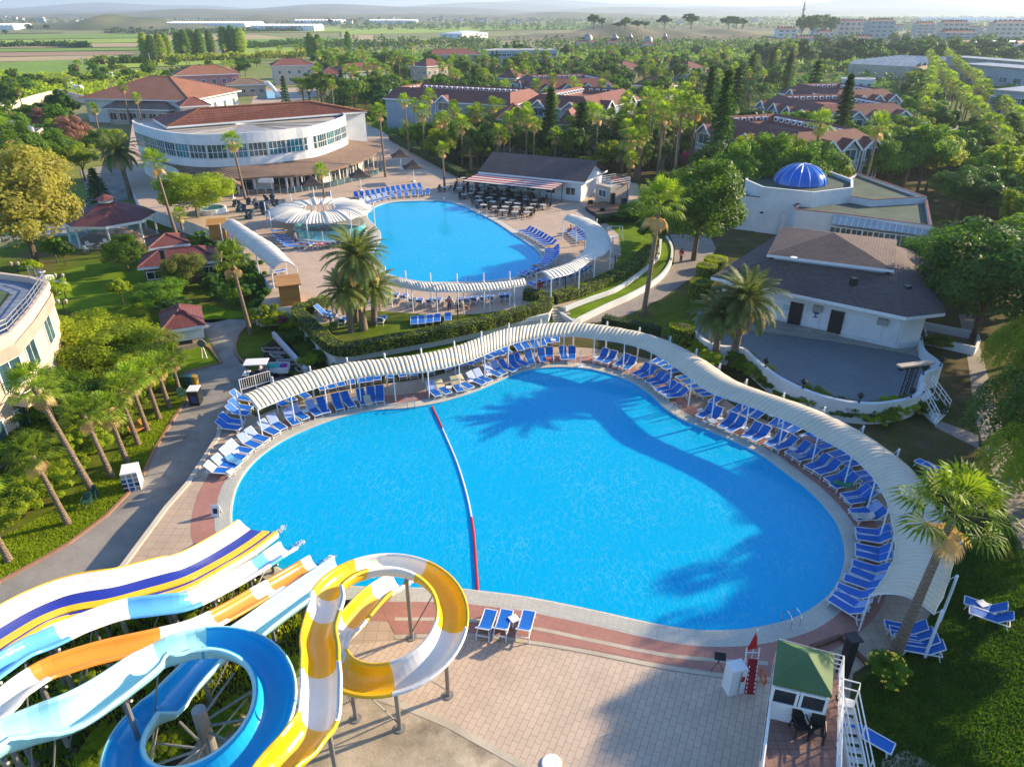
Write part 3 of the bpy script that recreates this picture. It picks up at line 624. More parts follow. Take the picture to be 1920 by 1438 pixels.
# towels left on loungers, line on the pool floor
def towel(x, y, z, rz, c, label):
    p = G(x, y, z + .42); b = MB(); V = []
    cs_, sn_ = cos(rz), sin(rz)
    for i in range(6):
        for j in (-.27, .27): a_ = -.5 + i * .22; V.append((p.x + a_ * cs_ - j * sn_, p.y + a_ * sn_ + j * cs_, p.z + .03 * sin(i * 2.1) + (.25 if i == 0 else 0)))
    b.add(V, [(2 * i, 2 * i + 1, 2 * i + 3, 2 * i + 2) for i in range(5)]); o = single('towel', b, M('towel_' + label.split()[0], c, None, .9, dirt=.1), label, 'towel', 'towels on loungers'); o.modifiers.new('t', 'SOLIDIFY').thickness = .02
for a_ in ((1582,908,0,2.6,(.03,.25,.14),'green towel spread over a poolside lounger on the eastern curve'), (1521,824,0,2.4,(.45,.25,.28),'rose towel on a lounger in the outer canopy rank'), (1496,855,0,2.3,(.30,.38,.55),'pale blue towel on an eastern poolside lounger'), (1621,968,0,3.0,(.6,.58,.5),'white towel on the far eastern rim lounger'), (1338,790,0,2.2,(.45,.5,.6),'silver towel on the first lounger past the ladder'), (1030,675,0,1.7,(.5,.12,.1),'brick red towel on the northern bulge'), (690,752,0,-1.2,(.65,.6,.45),'sand towel near the lane rope loungers'), (438,863,0,-.5,(.1,.3,.5),'sea blue towel on a pale west lounger'), (1008,498,.9,2.9,(.5,.3,.1),'orange towel at the east end of the upper pool'), (830,372,.9,1.3,(.6,.6,.6),'grey towel on the northern row of the upper pool')): towel(*a_)
q = [G(x, y, -1.28) for x, y in ((800, 800), (820, 880), (836, 960), (846, 1040), (850, 1100))]; struct('pool_floor_line', MB().strip(offs_open(q, -.10), offs_open(q, .10)), M('blue_line', (0, .25, .55), None, .5))
# ---------------------------------------------------------------- buildings
def windows(par, p0, p1, n, zs, ww, wh, gl=None, pr=.05, name='window', start=.5, fm=None):
    """n windows per storey on the wall running from p0 to p1 (outside is on the right hand side going p0->p1)"""
    p0, p1 = Ve(p0), Ve(p1); t = p1 - p0; t.z = 0; L = t.length; t.normalize(); nr = Ve((t.y, -t.x, 0)); ang = math.atan2(t.y, t.x)
    for z in zs:
        for i in range(n):
            c = p0 + t * (L * (i + start) / (n - 1 + 2 * start) if n > 1 else L / 2); c = Ve((c.x, c.y, z)); b = MB()
            b.box(c + nr * .02, (ww, pr, wh), ang, 1)
            for s in (-1, 1): b.box(c + t * (s * ww / 2) + nr * .03, (.10, pr + .06, wh + .1), ang, 0)
            for zz in (-.02, wh - .05): b.box(c + nr * .03 + Ve((0, 0, zz)), (ww, pr + .05, .1), ang, 0)
            if ww > 1: b.box(c + nr * .03, (.06, pr + .04, wh), ang, 0)
            b.build(name, [fm or m_wpaint, gl or m_gl], par)
def hip(par, cor, ze, zr, roof, over=.5, trim=m_wpaint, gable=False, name='roof', inset=None):
    """hip (or gable) roof on four corners fl fr br bl"""
    c = [Ve((p[0], p[1], 0)) for p in cor]; ctr = sum(c, Ve()) / 4
    c = [p + (p - ctr).normalized() * over * 1.3 for p in c]
    u = (c[1] - c[0]); v = (c[3] - c[0]); lu, lv = u.length, v.length
    if lu >= lv: a, b_ = (c[0] + c[3]) / 2, (c[1] + c[2]) / 2; order = 0; ins = lv / 2
    else: a, b_ = (c[0] + c[1]) / 2, (c[3] + c[2]) / 2; order = 1; ins = lu / 2
    if inset is not None: ins = inset
    d = (b_ - a); ll = d.length; d.normalize(); ins = min(ins, ll / 2 - .01)
    if gable: ins = 0
    r0, r1 = a + d * ins, b_ - d * ins; r0.z = r1.z = zr
    e = [Ve((p.x, p.y, ze)) for p in c]; V = e + [r0, r1]
    fs = [(0, 1, 5, 4), (1, 2, 5), (2, 3, 4, 5), (3, 0, 4)] if order == 0 else [(1, 2, 5, 4), (0, 1, 4), (3, 0, 4, 5), (2, 3, 5)]
    if gable: fs = [f for f in fs if len(f) == 4]
    b = MB(); b.add(V, fs)
    if gable:
        b.add([p - Ve((0, 0, .15)) for p in V], [f[::-1] for f in fs])
    b.build(name, roof, par)
    t = MB(); t.add([p - Ve((0, 0, .02)) for p in e] + [p - Ve((0, 0, .32)) for p in e], [(i, i + 4, (i + 1) % 4 + 4, (i + 1) % 4) for i in range(4)] + [(7, 6, 5, 4)]); t.build('eave_trim', trim, par)
    if not gable:
        q = MB()
        for i, j in ((0, 4), (1, 4 if order else 5), (2, 5), (3, 5 if order else 4), (4, 5)):
            if (V[i] - V[j]).length > .1: q.tube([V[i], V[j]], .13, 5)
        q.build('ridge_tiles', roof, par)
    return V
def rect(fl, fr, depth):
    u = (fr - fl); u.z = 0; n = Ve((-u.y, u.x, 0)).normalized() * depth
    return [fl.copy(), fr.copy(), fr + n, fl + n]
def house(name, label, cat, fl, fr, depth, zb, ze, rise, wall, roof, group=None, nw=4, zs=None, ww=1.2, wh=1.3, over=.5, gl=None, sides=True, gable=False, trim=m_wpaint, inset=None):
    c = rect(fl, fr, depth); ctr = sum(c, Ve()) / 4; root = thing(name, label, cat, (ctr.x, ctr.y, zb), group)
    MB().prism(c, zb, ze - .3).build('wall', wall, root)
    hip(root, c, ze, ze + rise, roof, over, trim, gable, inset=inset)
    if gable:
        m = [(c[0] + c[3]) / 2, (c[1] + c[2]) / 2]
        for (p, q, r) in ((c[3], c[0], m[0]), (c[1], c[2], m[1])): MB().add([(p.x, p.y, ze - .3), (q.x, q.y, ze - .3), (r.x, r.y, ze + rise - .2)], [(0, 1, 2)]).build('gable_wall', wall, root)
    if nw and zs:
        windows(root, c[0], c[1], nw, zs, ww, wh, gl)
        if sides:
            k = max(1, round(nw * depth / (fr - fl).length)); windows(root, c[3], c[0], k, zs, ww, wh, gl); windows(root, c[1], c[2], k, zs, ww, wh, gl)
    return root
# hotel blocks with gabled bays and a dormered inner court
def block(label, ft, fr, depth, wall, ng=4, ngl=3, court=True, ze=7.5, zb=L0, roof=m_tile, group='red roofed hotel blocks'):
    c = rect(ft, fr, depth); ctr = sum(c, Ve()) / 4; root = thing('hotel_block', label, 'hotel', (ctr.x, ctr.y, zb), group)
    ring_ = [Ve((p.x, p.y, 0)) for p in c]
    MB().prism(ring_, zb, ze - .25).build('wall', wall, root)
    O = offset(ring_, .7); mn = min((c[1] - c[0]).length, depth)
    if court and mn > 14:
        I0 = offset(ring_, -4.2); I1 = offset(ring_, -6.4)
        b = MB(); b.strip(atz(O, ze), atz(I0, ze + 2.4), None, True); b.strip(atz(I0, ze + 2.4), atz(I1, ze + .9), None, True); b.flat(atz(I1, ze + .9)); b.build('roof', roof, root)
        for i in range(4):
            a, e = I1[i], I1[(i + 1) % 4]; L = (e - a).length; n = int(L / 1.5); t = (e - a).normalized(); nr = Ve((t.y, -t.x, 0))
            for j in range(n):
                p = a + t * (L * (j + .5) / n) + nr * .9; d = MB(); d.box((p.x, p.y, ze + 1.3), (.95, .8, .75), math.atan2(t.y, t.x), 0); d.box((p.x - nr.x * .41, p.y - nr.y * .41, ze + 1.5), (.55, .06, .4), math.atan2(t.y, t.x), 1); d.build('dormer', [m_wpaint, m_gld], root)
    else:
        hip(root, c, ze, ze + mn * .24, roof, .7)
    t_ = MB(); t_.strip(atz(O, ze - .3), atz(O, ze), None, True); t_.strip(atz(ring_, ze - .3), atz(O, ze - .3), None, True); t_.build('eave_trim', m_wpaint, root)
    for (a, e, n) in ((c[0], c[1], ng), (c[3], c[0], ngl)):
        L = (e - a).length; t = (e - a).normalized(); nr = Ve((t.y, -t.x, 0)); ang = math.atan2(t.y, t.x); bw = min(4.2, L / max(n, 1) * .8)
        for j in range(n):
            p = a + t * (L * (j + .6) / (n + .2)); f = nr * 1.0; z0 = zb; hw = bw / 2
            g = MB(); q = p + nr * .5
            g.box((q.x, q.y, zb), (bw - .4, 1.0, ze - zb - .3), ang); g.add([(q.x + t.x * s + nr.x * .5, q.y + t.y * s + nr.y * .5, z) for s, z in ((-hw + .2, ze - .3), (hw - .2, ze - .3), (0, ze + 1.15))], [(0, 1, 2)])
            g.build('bay', wall, root)
            r_ = MB(); zt = ze + 1.4
            P = lambda s, o, z: Ve((p.x + t.x * s + nr.x * o, p.y + t.y * s + nr.y * o, z))
            r_.add([P(-hw - .2, 1.4, ze - .35), P(0, 1.4, zt), P(0, -3.4, zt), P(-hw - .2, .2, ze - .35)], [(0, 1, 2, 3)]); r_.add([P(hw + .2, 1.4, ze - .35), P(hw + .2, .2, ze - .35), P(0, -3.4, zt), P(0, 1.4, zt)], [(0, 1, 2, 3)]); r_.build('gable_roof', roof, root)
            w = MB(); w.beam(P(-hw - .2, 1.42, ze - .35), P(0, 1.42, zt), .12, .3); w.beam(P(0, 1.42, zt), P(hw + .2, 1.42, ze - .35), .12, .3); w.build('bargeboard', m_wpaint, root)
            windows(root, P(-hw + .3, 1.0, 0), P(hw - .3, 1.0, 0), 1, [zb + .9 + 2.75 * k for k in range(3)], bw - 1.3, 1.9, m_gl)
            bal = MB()
            for k in (1, 2):
                z = zb + 2.85 * k; bal.beam(P(-hw, 1.15, z), P(hw, 1.15, z), .1, .12); bal.beam(P(-hw, 1.15, z + .9), P(hw, 1.15, z + .9), .06, .08)
                bal.beam(P(-hw, 1.15, z), P(0, 1.15, z + .9), .04, .05); bal.beam(P(0, 1.15, z), P(-hw, 1.15, z + .9), .04, .05); bal.beam(P(hw, 1.15, z), P(0, 1.15, z + .9), .04, .05); bal.beam(P(0, 1.15, z), P(hw, 1.15, z + .9), .04, .05)
            for s in (-hw, hw): bal.beam(P(s, 1.15, zb), P(s, 1.15, ze - .3), .12, .12)
            bal.build('balcony_rail', m_wpaint, root)
    return root
m_pblue = M('pale_blue_wall', (.34, .40, .43), (.30, .36, .40), .8, dirt=.1); m_yel = M('yellow_wall', (.60, .46, .22), (.54, .42, .2), .8, dirt=.1)
m_pink = M('pink_wall', (.55, .24, .23), (.50, .22, .21), .8, dirt=.1); m_tanw = M('tan_wall', (.50, .42, .33), None, .8, dirt=.12)
BK = 7.5
BLOCKS = [('hotel block with gabled balconies just behind the blue dome', (1480,285), (1650,272), 25, m_pblue, 4, 4),
 ('wide hotel block whose four white gables rise behind the courtyard block', (1530,224), (1713,219), 24, m_pblue, 4, 4),
 ('hotel block with two small gables near the glasshouse', (1562,192), (1688,188), 22, m_pblue, 4, 2),
 ('hotel block with dormered court behind the date palm row', (722,184), (957,198), 18, m_pblue, 1, 2),
 ('hotel block with three gables between conifers and palms', (1003,169), (1157,165), 22, m_pblue, 4, 1),
 ('hotel block with dormers behind the tall dark conifer', (1110,207), (1198,186), 18, m_pblue, 2, 2)]
for l, a, b_, dp, wm, n1, n2 in BLOCKS: block(l, G(*a, BK), G(*b_, BK), dp, wm, n1, n2)
SM = [((935,222),(992,222),9,m_pblue,'small pale wing with red roof behind the cafe palms'), ((1048,232),(1078,233),8,m_pblue,'narrow pale wing between the two dark conifers'), ((1165,130),(1207,128),9,m_yel,'distant yellow wing above the palm crowns'),
 ((1247,163),(1266,160),10,m_yel,'yellow end wing beside the araucaria trees'), ((640,136),(730,131),12,m_pblue,'pale wing with red hip roof north of the restaurant'), ((513,124),(587,122),10,m_cream,'cream wing with red roof beyond the splash pool'),
 ((603,141),(642,140),10,m_cream,'short cream wing by the splash pool'), ((936,146),(966,147),8,m_yel,'yellow cottage wing among the fan palms'), ((1290,130),(1325,128),10,m_pblue,'pale wing glimpsed left of the cypress pair'), ((800,125),(840,122),10,m_tanw,'tan roofed service wing far behind the pines'),
 ((805,104),(900,102),10,m_tanw,'long low tan roof at the resort edge')]
for a, b_, dp, wm, l in SM: house('hotel_wing', l, 'hotel wing', G(*a, 6.5), G(*b_, 6.5), dp, L0, 6.5, 2.4, wm, m_tile, 'small hotel wings', 4, [.3, 3.2], 1.1, 1.4, .6)
# clubhouse with curved window band
cl = thing('clubhouse', 'big white curved clubhouse with window band, red tile roof and brown veranda', 'clubhouse', G(440, 340, L2))
wb = resample(spline(GG([(262,280),(267,286),(300,299),(340,309),(390,313),(440,311),(482,308),(522,304),(558,299),(590,294),(625,282),(650,270),(648,262)], 4.8), 6), 61)
back = [wb[-1] + Ve((-4, 13, 0)), wb[0] + Ve((10, 14, 0))]
body = [Ve((p.x, p.y, 0)) for p in wb] + [Ve((p.x, p.y, 0)) for p in back]
MB().prism(body, L2, 9.0).build('wall', m_white, cl)
fr_o = offs_open(wb, .18); b = MB(); b.strip(atz(fr_o, 8.1), atz(fr_o, 9.75)); b.strip(atz(fr_o, 9.75), atz(offs_open(wb, -.15), 9.75)); b.strip(atz(offs_open(wb, -.15), 9.75), atz(offs_open(wb, -.15), 9.0)); b.strip(atz(wb, 8.1), atz(fr_o, 8.1)); b.build('parapet', m_white, cl)
b = MB(); b.strip(atz(fr_o, 4.6), atz(fr_o, 5.95)); b.strip(atz(fr_o, 5.95), atz(wb, 5.95)); b.build('parapet', m_white, cl)
m_metal = M('pale_metal_roof', (.50, .46, .40), (.44, .41, .36), .6, brick=(.6, 30, .03), mort=(.30, .28, .26), off=0, dirt=.15)
MB().flat(atz([p for p in offs_open(wb, -.2)] + back, 9.12)).build('flat_roof', m_metal, cl)
for i in range(1, 59, 3):
    a, e = fr_o[i] * 1, fr_o[i + 2] * 1; a = wb[i]; e = wb[min(i + 3, 60)]; e = a.lerp(e, .93)
    t = (e - a); t.z = 0; L = t.length; ang = math.atan2(t.y, t.x); c = (a + e) / 2; nr = Ve((t.y, -t.x, 0)).normalized(); w_ = MB()
    w_.box(Ve((c.x, c.y, 6.0)) + nr * .03, (L, .26, 2.05), ang, 1)
    for k in range(5): q = a + t * (k / 4); w_.box(Ve((q.x, q.y, 6.0)) + nr * .06, (.07, .30, 2.05), ang, 0)
    for z in (6.0, 6.95): w_.box(Ve((c.x, c.y, z)) + nr * .06, (L, .30, .07), ang, 0)
    w_.build('window', [m_wpaint, [m_glt, m_gl, m_gl][i // 3 % 3]], cl)
e_ = [G(*p, 9.7) for p in ((288,238), (312,237), (420,231), (520,223), (600,217), (655,214), (690,208))]
rd = G(376, 203, 12.2); re_ = G(582, 190, 12.2); A = G(312, 238, 9.7); B2 = G(688, 209, 9.7); A2 = rd + (rd - A) * .9; B3 = re_ + Ve((6, 9, 0)); A0 = G(286, 222, 9.7); A2.z = B3.z = 9.7
b = MB(); b.add([A, B2, re_, rd, A2, B3, A0], [(0, 1, 2, 3), (1, 5, 2), (3, 2, 5, 4), (6, 0, 3), (4, 6, 3)]); b.build('roof', m_tile, cl)
b = MB(); 
for p, q in ((A, rd), (rd, re_), (re_, B2), (A0, rd)): b.tube([p, q], .14, 5)
b.build('ridge_tiles', m_tile2, cl)
b = MB(); E = [A0, A, B2, B3, A2]; E = [Ve((p.x, p.y, 0)) for p in ccw(E)]; MB().prism(offset(E, -.9), 4, 9.45, top=False).build('wall', m_white, cl)
b.strip(atz(E, 9.4), atz(E, 9.68), None, True); MB().strip(atz(E, 9.4), atz(E, 9.69), None, True).build('eave_trim', m_white, cl)
windows(cl, G(656, 262, 4.8) , G(680, 246, 4.8), 1, [6.0], 1.6, 2.0)
# fan of skylight panels in the flat roof
pf = G(466, 235, 9.2); b = MB(); q0, q1 = G(430, 251, 9.2), G(508, 249, 9.2); b.add([q0, q1, pf + Ve((1.2, 0, .05)), pf + Ve((-1.2, 0, .05))], [(0, 1, 2, 3)]); b.add([], []) if 0 else None
b = MB(); b.prism([q0, q1, pf + Ve((1, 0, 0)), pf + Ve((-1, 0, 0))], 9.14, 9.3); b.build('skylight', M('skylight_bars', (.45, .48, .48), (.42, .45, .45), .4, brick=(.45, 40, .09), mort=(.10, .11, .12), off=0), cl)
for q in ((300, 249), (350, 253), (400, 254), (545, 243), (590, 236), (620, 228)): MB().beam(G(*q, 9.25), pf + Ve((0, 0, .05)), .12, .12).build('roof_seam', m_steel, cl)
# brown veranda roof of the clubhouse
vo = resample(spline(GG([(283,300),(300,312),(340,324),(375,332),(410,337),(450,335),(490,332),(547,329),(590,323),(627,317),(680,300),(715,280),(705,262)], 3.5), 5), 61); vi = resample(offs_open(wb, .2), 61)
b = MB(); b.strip(atz(vo, 3.5), atz(vi, 4.75)); b.strip(atz(vo, 3.2), atz(vo, 3.5)); b.strip(atz(offs_open(vo, -.2), 3.2), atz(vo, 3.2)); b.build('veranda_roof', m_shing2, cl)
gw = offs_open(vo, -2.2); b = MB(); b.strip(atz(gw, L2), atz(gw, 3.3)); b.build('veranda_wall', m_white, cl)
for i in range(2, 58, 2):
    a, e = gw[i], gw[i + 2]; t = e - a; t.z = 0; c = (a + e) / 2; ang = math.atan2(t.y, t.x); nr = Ve((t.y, -t.x, 0)).normalized()
    if i % 10 != 4:
        w_ = MB(); w_.box(Ve((c.x, c.y, L2)) + nr * .03, (t.length * .86, .06, 2.2), ang, 1)
        for k in (0, .5, 1): q = a + t * (.07 + .86 * k); w_.box(Ve((q.x, q.y, L2)) + nr * .06, (.1, .12, 2.3), ang, 0)
        w_.build('glass_door', [m_wpaint, m_gld], cl)
    q = vo[i] - nr * .25; MB().box((q.x, q.y, L2), (.16, .16, 2.4), ang).build('pillar', m_wpaint, cl)
gf = thing('glass_fence', 'low glass balustrade on the terrace before the clubhouse veranda', 'fence', G(560, 362, L2)); gl_ = spline(GG([(455,368),(500,366),(540,364),(580,358),(620,352),(660,342),(700,332),(722,318)], L2), 3)
for a, e in zip(gl_, gl_[1:]):
    MB().beam(a + Ve((0, 0, .55)), e + Ve((0, 0, .55)), .03, .8).build('glass_panel', m_gl, gf); MB().tube([a, a + Ve((0, 0, 1.0))], .035, 5).build('post', m_wpaint, gf)
# small plaque over the doors
b = MB().box(G(500, 342, 2.6) + Ve((0, -.4, 0)), (2.4, .1, .7)); sg = single('sign_board', b, m_wpaint, 'small white name board hung under the veranda roof', 'sign')
# left complex
house('hall_veranda', 'brown shingled veranda wing along the front of the orange roofed hall', 'veranda', G(200, 203, 3.2), G(312, 206, 3.2), 7, L0, 3.2, 2.2, m_tanw, m_shing2, None, 6, [.1], 2.2, 2, 1.0, gl=m_gld)
house('banquet_hall', 'large hall with layered orange tiled hip roof at the west', 'hall', G(157, 184, 5.4), G(352, 188, 5.4), 26, L0, 5.4, 4.8, m_white, m_tile2, None, 6, [1.5], 1.4, 2, 1.2, inset=14)
house('banquet_hall_annex', 'brown shingled annex joined beside the orange roofed hall', 'hall', G(300, 186, 5), G(392, 176, 5), 14, L0, 5, 2.6, m_white, m_shing2, None, 3, [1], 1.2, 1.5, 1.0)
house('pink_hotel', 'pink walled hotel wing with orange roof behind palms', 'hotel', G(330, 142, 6.5), G(447, 138, 6.5), 14, L0, 6.5, 2.6, m_pink, m_tile2, None, 6, [.3, 3.2], 1.3, 1.7, .7)
house('bar_pavilion', 'grey roofed open bar pavilion by the splash pool', 'pavilion', G(428, 160, 3), G(497, 158, 3), 9, L0, 3, 1.6, m_tanw, m_shing2, None, 4, [.2], 1.6, 1.3, 1.0, gl=m_gld)
house('gate_lodge', 'little red roofed lodge beside the satellite shaped tent', 'lodge', G(340, 200, 4.5), G(392, 197, 4.5), 6, L0, 4.5, 1.8, m_cream, m_tile, None, 2, [1], 1, 1.2, .5)
c = G(382, 190, 3); t_ = thing('shell_tent', 'pale blue shell shaped tent roof behind the clubhouse', 'tent', (c.x, c.y, L0)); b = MB()
for i in range(12):
    a0, a1 = pi * i / 12, pi * (i + 1) / 12
    L_ = lambda a, k: Ve((c.x + 4.6 * cos(a) * k, c.y + 5 * (1 - k) * 0 + 3 * sin(a) * k, 3 + 3.6 * sin(a) * k + .8 * (1 - k)))
    b.strip([L_(a0, k / 5) for k in range(6)], [L_(a1, k / 5) for k in range(6)])
sh = b.build('shell', M('pale_blue_tarp', (.35, .48, .60), None, .5), t_, True); sh.modifiers.new('t', 'SOLIDIFY').thickness = .05
for x in (-4.5, 4.5): MB().tube([(c.x + x, c.y, L0), (c.x + x, c.y, 3)], .12, 6).build('post', m_wpaint, t_)
b = MB().flat(GG([(470,196),(545,192),(600,180),(690,180),(700,168),(560,165),(480,168)], L0 + .05)); struct('paving', b, m_deck2)
b = MB().flat(GG([(480,186),(530,184),(535,172),(490,172)], L0 + .09)); struct('water', b, m_glt)
b = MB().flat(GG([(600,178),(700,178),(710,170),(610,168)], L0 + .09)); struct('water', b, m_glt)
b = MB(); pp = [G(x, 180, 0) + Ve((0, 0, z)) for x, z in ((500, 4), (506, 4.2), (512, 3), (518, 1.4), (524, -.5))]; b.tube(pp, .7, 10, caps=False); single('tube_slide', b, m_wpaint, 'white tube slide at the far splash pool', 'water slide', smooth=True)
# west boundary wall and service yard
b = MB().wallline(GG([(-80,232),(0,200),(60,180),(110,168),(165,182)], 1.5), .35, L0, 1.6); single('boundary_wall', b, m_cream, 'long sunlit cream boundary wall beside the western fields', 'wall')
for x, y, s, l in ((145,172,2.2,'white container at the service yard beside the hall'),(128,166,2,'small white delivery van parked in the service yard'),(205,146,2.2,'pale van parked near the hall roof'),(88,156,1.8,'white van parked by the field hedge')):
    p = G(x, y, L0); v = thing('parked_van', l, 'van', p, 'vans in the service yard'); MB().box(p + Ve((0, 0, .4)), (4.6, 1.9, 1.5)).box(p + Ve((.3, 0, 1.9)), (3.2, 1.7, .35)).build('body', m_wpaint, v); MB().box(p + Ve((-2.0, 0, 1.2)), (.7, 1.95, .55)).build('windscreen', m_gld, v)
    for dx in (-1.5, 1.5):
        for dy in (-.85, .85): MB().tube([p + Ve((dx, dy - .1, .35)), p + Ve((dx, dy + .1, .35))], .35, 10).build('wheel', m_black, v)
# cream hotel corner at the left edge
m_hw = M('cream_render', (.66, .51, .39), (.61, .47, .36), .8, dirt=.06)
z_ = 7.0
hc = [G(x, y, z_) for x, y in ((-260,760),(-120,705),(-20,655),(22,634),(60,590),(88,548),(92,540),(60,530),(0,522),(-200,520))]
h = thing('cream_hotel', 'rounded cream hotel corner with roof railing and balconies', 'hotel', (hc[3].x, hc[3].y, L0))
MB().prism(hc, L0, z_).build('wall', m_hw, h); b = MB(); hp = [Ve((p.x, p.y, 0)) for p in ccw(hc)]; b.wallline(hp, .3, z_ - .001, z_ + .5, True); b.build('parapet', m_hw, h)
MB().prism(offset(hp, .12), z_ - 1.3, z_ - .4, top=False).build('pink_band', M('pink_band', (.52, .36, .29), None, .8), h)
rl = offs_open(atz(hc[:8], 0), 0); b = MB()
for z in (.8, 1.1, 1.4): b.tube([p + Ve((0, 0, z_ + z)) for p in rl], .04, 5)
for p in resample(rl, 22): b.tube([p + Ve((0, 0, z_ + .4)), p + Ve((0, 0, z_ + 1.45))], .04, 5)
b.build('roof_railing', m_steel, h)
MB().flat(atz(offset(hp, -.3), z_ + .05)).build('roof_deck', M('blue_grey_deck', (.22, .26, .32), None, .8), h)
gn = MB().flat([Ve((p.x, p.y, z_ + .12)) for p in offset(hp, -2.5)]); gn.build('roof_turf', M('faded_turf', (.10, .14, .05), None, .9, dirt=.25), h)
for a, e, zs_ in ((hc[4], hc[5], [.2, 3.7]), (hc[3], hc[4], [.2, 3.7]), (hc[2], hc[3], [.2, 3.7]), (hc[1], hc[2], [.2, 3.7])): windows(h, a, e, 1, zs_, 1.9, 2.0, m_gl)
for k, (i, zz) in enumerate(((2, 2.6), (3, -.7))):
    a, e = hc[i], hc[i + 1]; t = (e - a); t.z = 0; t.normalize(); nr = Ve((t.y, -t.x, 0)); c0 = (a + e) / 2; L = (e - a).length * .42; pl = [c0 - t * L, c0 + t * L, c0 + t * L + nr * 1.3, c0 - t * L + nr * 1.3]
    bb = MB().prism(pl, zz, zz + .2).build('balcony', m_hw, h)
    MB().wallline([atz(pl, 0)[0], atz(pl, 0)[3], atz(pl, 0)[2], atz(pl, 0)[1]], .12, zz + .2, zz + .75).build('balcony_wall', m_hw, h)
    MB().tube([q + Ve((0, 0, zz + 1.1)) for q in atz([pl[0], pl[3], pl[2], pl[1]], 0)], .04, 5).build('balcony_rail', m_wpaint, h)
# service roof with silver ducts, top left
b = thing('plant_house', 'cream plant building with silver air ducts bending off its roof', 'building', G(20, 300, L0)); c = rect(G(-60, 268, 5.5), G(58, 262, 5.5), 12)
MB().prism(c, L0, 5.5).build('wall', m_hw, b); MB().wallline(atz(ccw(c), 0), .3, 5.5, 6.0, True).build('parapet', m_hw, b)
for x, y, w_ in ((20,240,2.4),(0,250,2),(35,252,1.6)): MB().box(G(x, y, 5.5), (w_, 1.6, 1.4)).build('air_unit', m_steel, b)
m_duct = M('silver_duct', (.55, .54, .52), None, .4, metal=.4, dirt=.1)
for (x, y) in ((52,258),(64,256)): p = G(x, y, 5.6); MB().tube([p + Ve((-3, 1, .8)), p + Ve((-.6, .4, 1.6)), p + Ve((0, 0, 1.5)), p + Ve((.5, -.8, .6)), p + Ve((.6, -1.2, -1)), p + Ve((.7, -1.3, -6.4))], .35, 8).build('air_duct', m_duct, b)
# octagonal gazebo
def ngon(c, rx, n, ry=None, a0=0): return [Ve((c.x + rx * cos(a0 + 2 * pi * k / n), c.y + (ry or rx) * sin(a0 + 2 * pi * k / n), 0)) for k in range(n)]
gc = G(216, 447, L0); gz = thing('gazebo', 'big eight sided white gazebo with maroon tiled roof and lantern', 'gazebo', gc); RGz = 5.9; ez = 2.1
o8 = ngon(gc, RGz, 8, a0=pi / 8); b = MB(); ap = Ve((gc.x, gc.y, 4.0)); i8 = ngon(gc, .9, 8, a0=pi / 8); b.strip(atz(o8, ez), atz(i8, 4.0), None, True); b.build('roof', m_maroon, gz)
MB().strip(atz(o8, ez - .35), atz(o8, ez), None, True).strip(atz(offset(o8, -.4), ez - .3), atz(o8, ez - .3), None, True).build('eave_trim', m_wpaint, gz)
MB().prism(i8, 4.0, 4.45).build('lantern', m_wpaint, gz); b = MB(); lo = ngon(gc, 1.35, 8, a0=pi / 8); b.add([Ve((p.x, p.y, 4.45)) for p in lo] + [Ve((gc.x, gc.y, 5.1))], [(i, (i + 1) % 8, 8) for i in range(8)]); b.build('lantern_roof', m_maroon, gz)
for p in offset(o8, -.5): MB().box((p.x, p.y, L0), (.2, .2, 2.9)).build('pillar', m_wpaint, gz)
MB().prism(offset(o8, -.2), L0, L0 + .12).build('floor_slab', m_deck2, gz)
MB().strip(atz(offset(o8, -.5)[1:6], L0), atz(offset(o8, -.5)[1:6], L0 + 2.2)).build('glass_screen', gm, gz)
for k, (x, y, l) in enumerate(((172,468,'west'),(205,463,'middle'),(245,440,'east'),(215,440,'rear'))):
    p = G(x, y, L0 + .12); t_ = thing('garden_table', 'round white garden table at the %s side inside the gazebo' % l, 'table', p, 'gazebo tables'); MB().lathe(p + Ve((0, 0, .7)), [(.5, 0), (.5, .04)], 12).build('tabletop', m_wpaint, t_); MB().tube([p, p + Ve((0, 0, .7))], .05, 6).build('pedestal', m_wpaint, t_)
    for j, a in enumerate((.5, 2.4, 4.5)):
        q = p + Ve((cos(a), sin(a), 0)) * .95; ch = thing('garden_chair', 'white garden chair, %s round the %s gazebo table' % (_o1[j], l), 'chair', q, 'gazebo chairs'); MB().box(q + Ve((0, 0, .4)), (.45, .45, .05), a).build('seat', m_wpaint, ch)
        e = Ve((cos(a), sin(a), 0)) * .22; MB().box(q + e + Ve((0, 0, .45)), (.06, .45, .45), a).build('backrest', m_wpaint, ch)
        for s1 in (-.18, .18):
            for s2 in (-.18, .18): MB().beam(q + Ve((s1, s2, 0)), q + Ve((s1, s2, .4)), .04, .04).build('leg', m_wpaint, ch)
house('snack_hut', 'small maroon roofed hut right beside the gazebo', 'hut', G(283, 464, 1.5), G(350, 455, 1.5), 4, L0, 1.5, .9, m_white, m_maroon, None, 0, None, over=.4)
house('barbecue_hut', 'long maroon roofed barbecue hut with chimney and open counter', 'hut', G(268, 500, 1.4), G(405, 487, 1.4), 4.2, L0, 1.4, 1.2, m_brownw, m_maroon, None, 4, [-.2], 1.6, .9, .5, gl=m_gld, sides=False)
p = G(308, 486, 2.2); MB().box(p, (.5, .5, .9)).box(p + Ve((0, 0, .95)), (.7, .7, .12)).build('chimney', m_dark)
bpy.data.objects['chimney'].name = 'chimney_stack'; tag(bpy.data.objects['chimney_stack'], 'dark metal chimney stack rising above the barbecue hut', 'chimney')
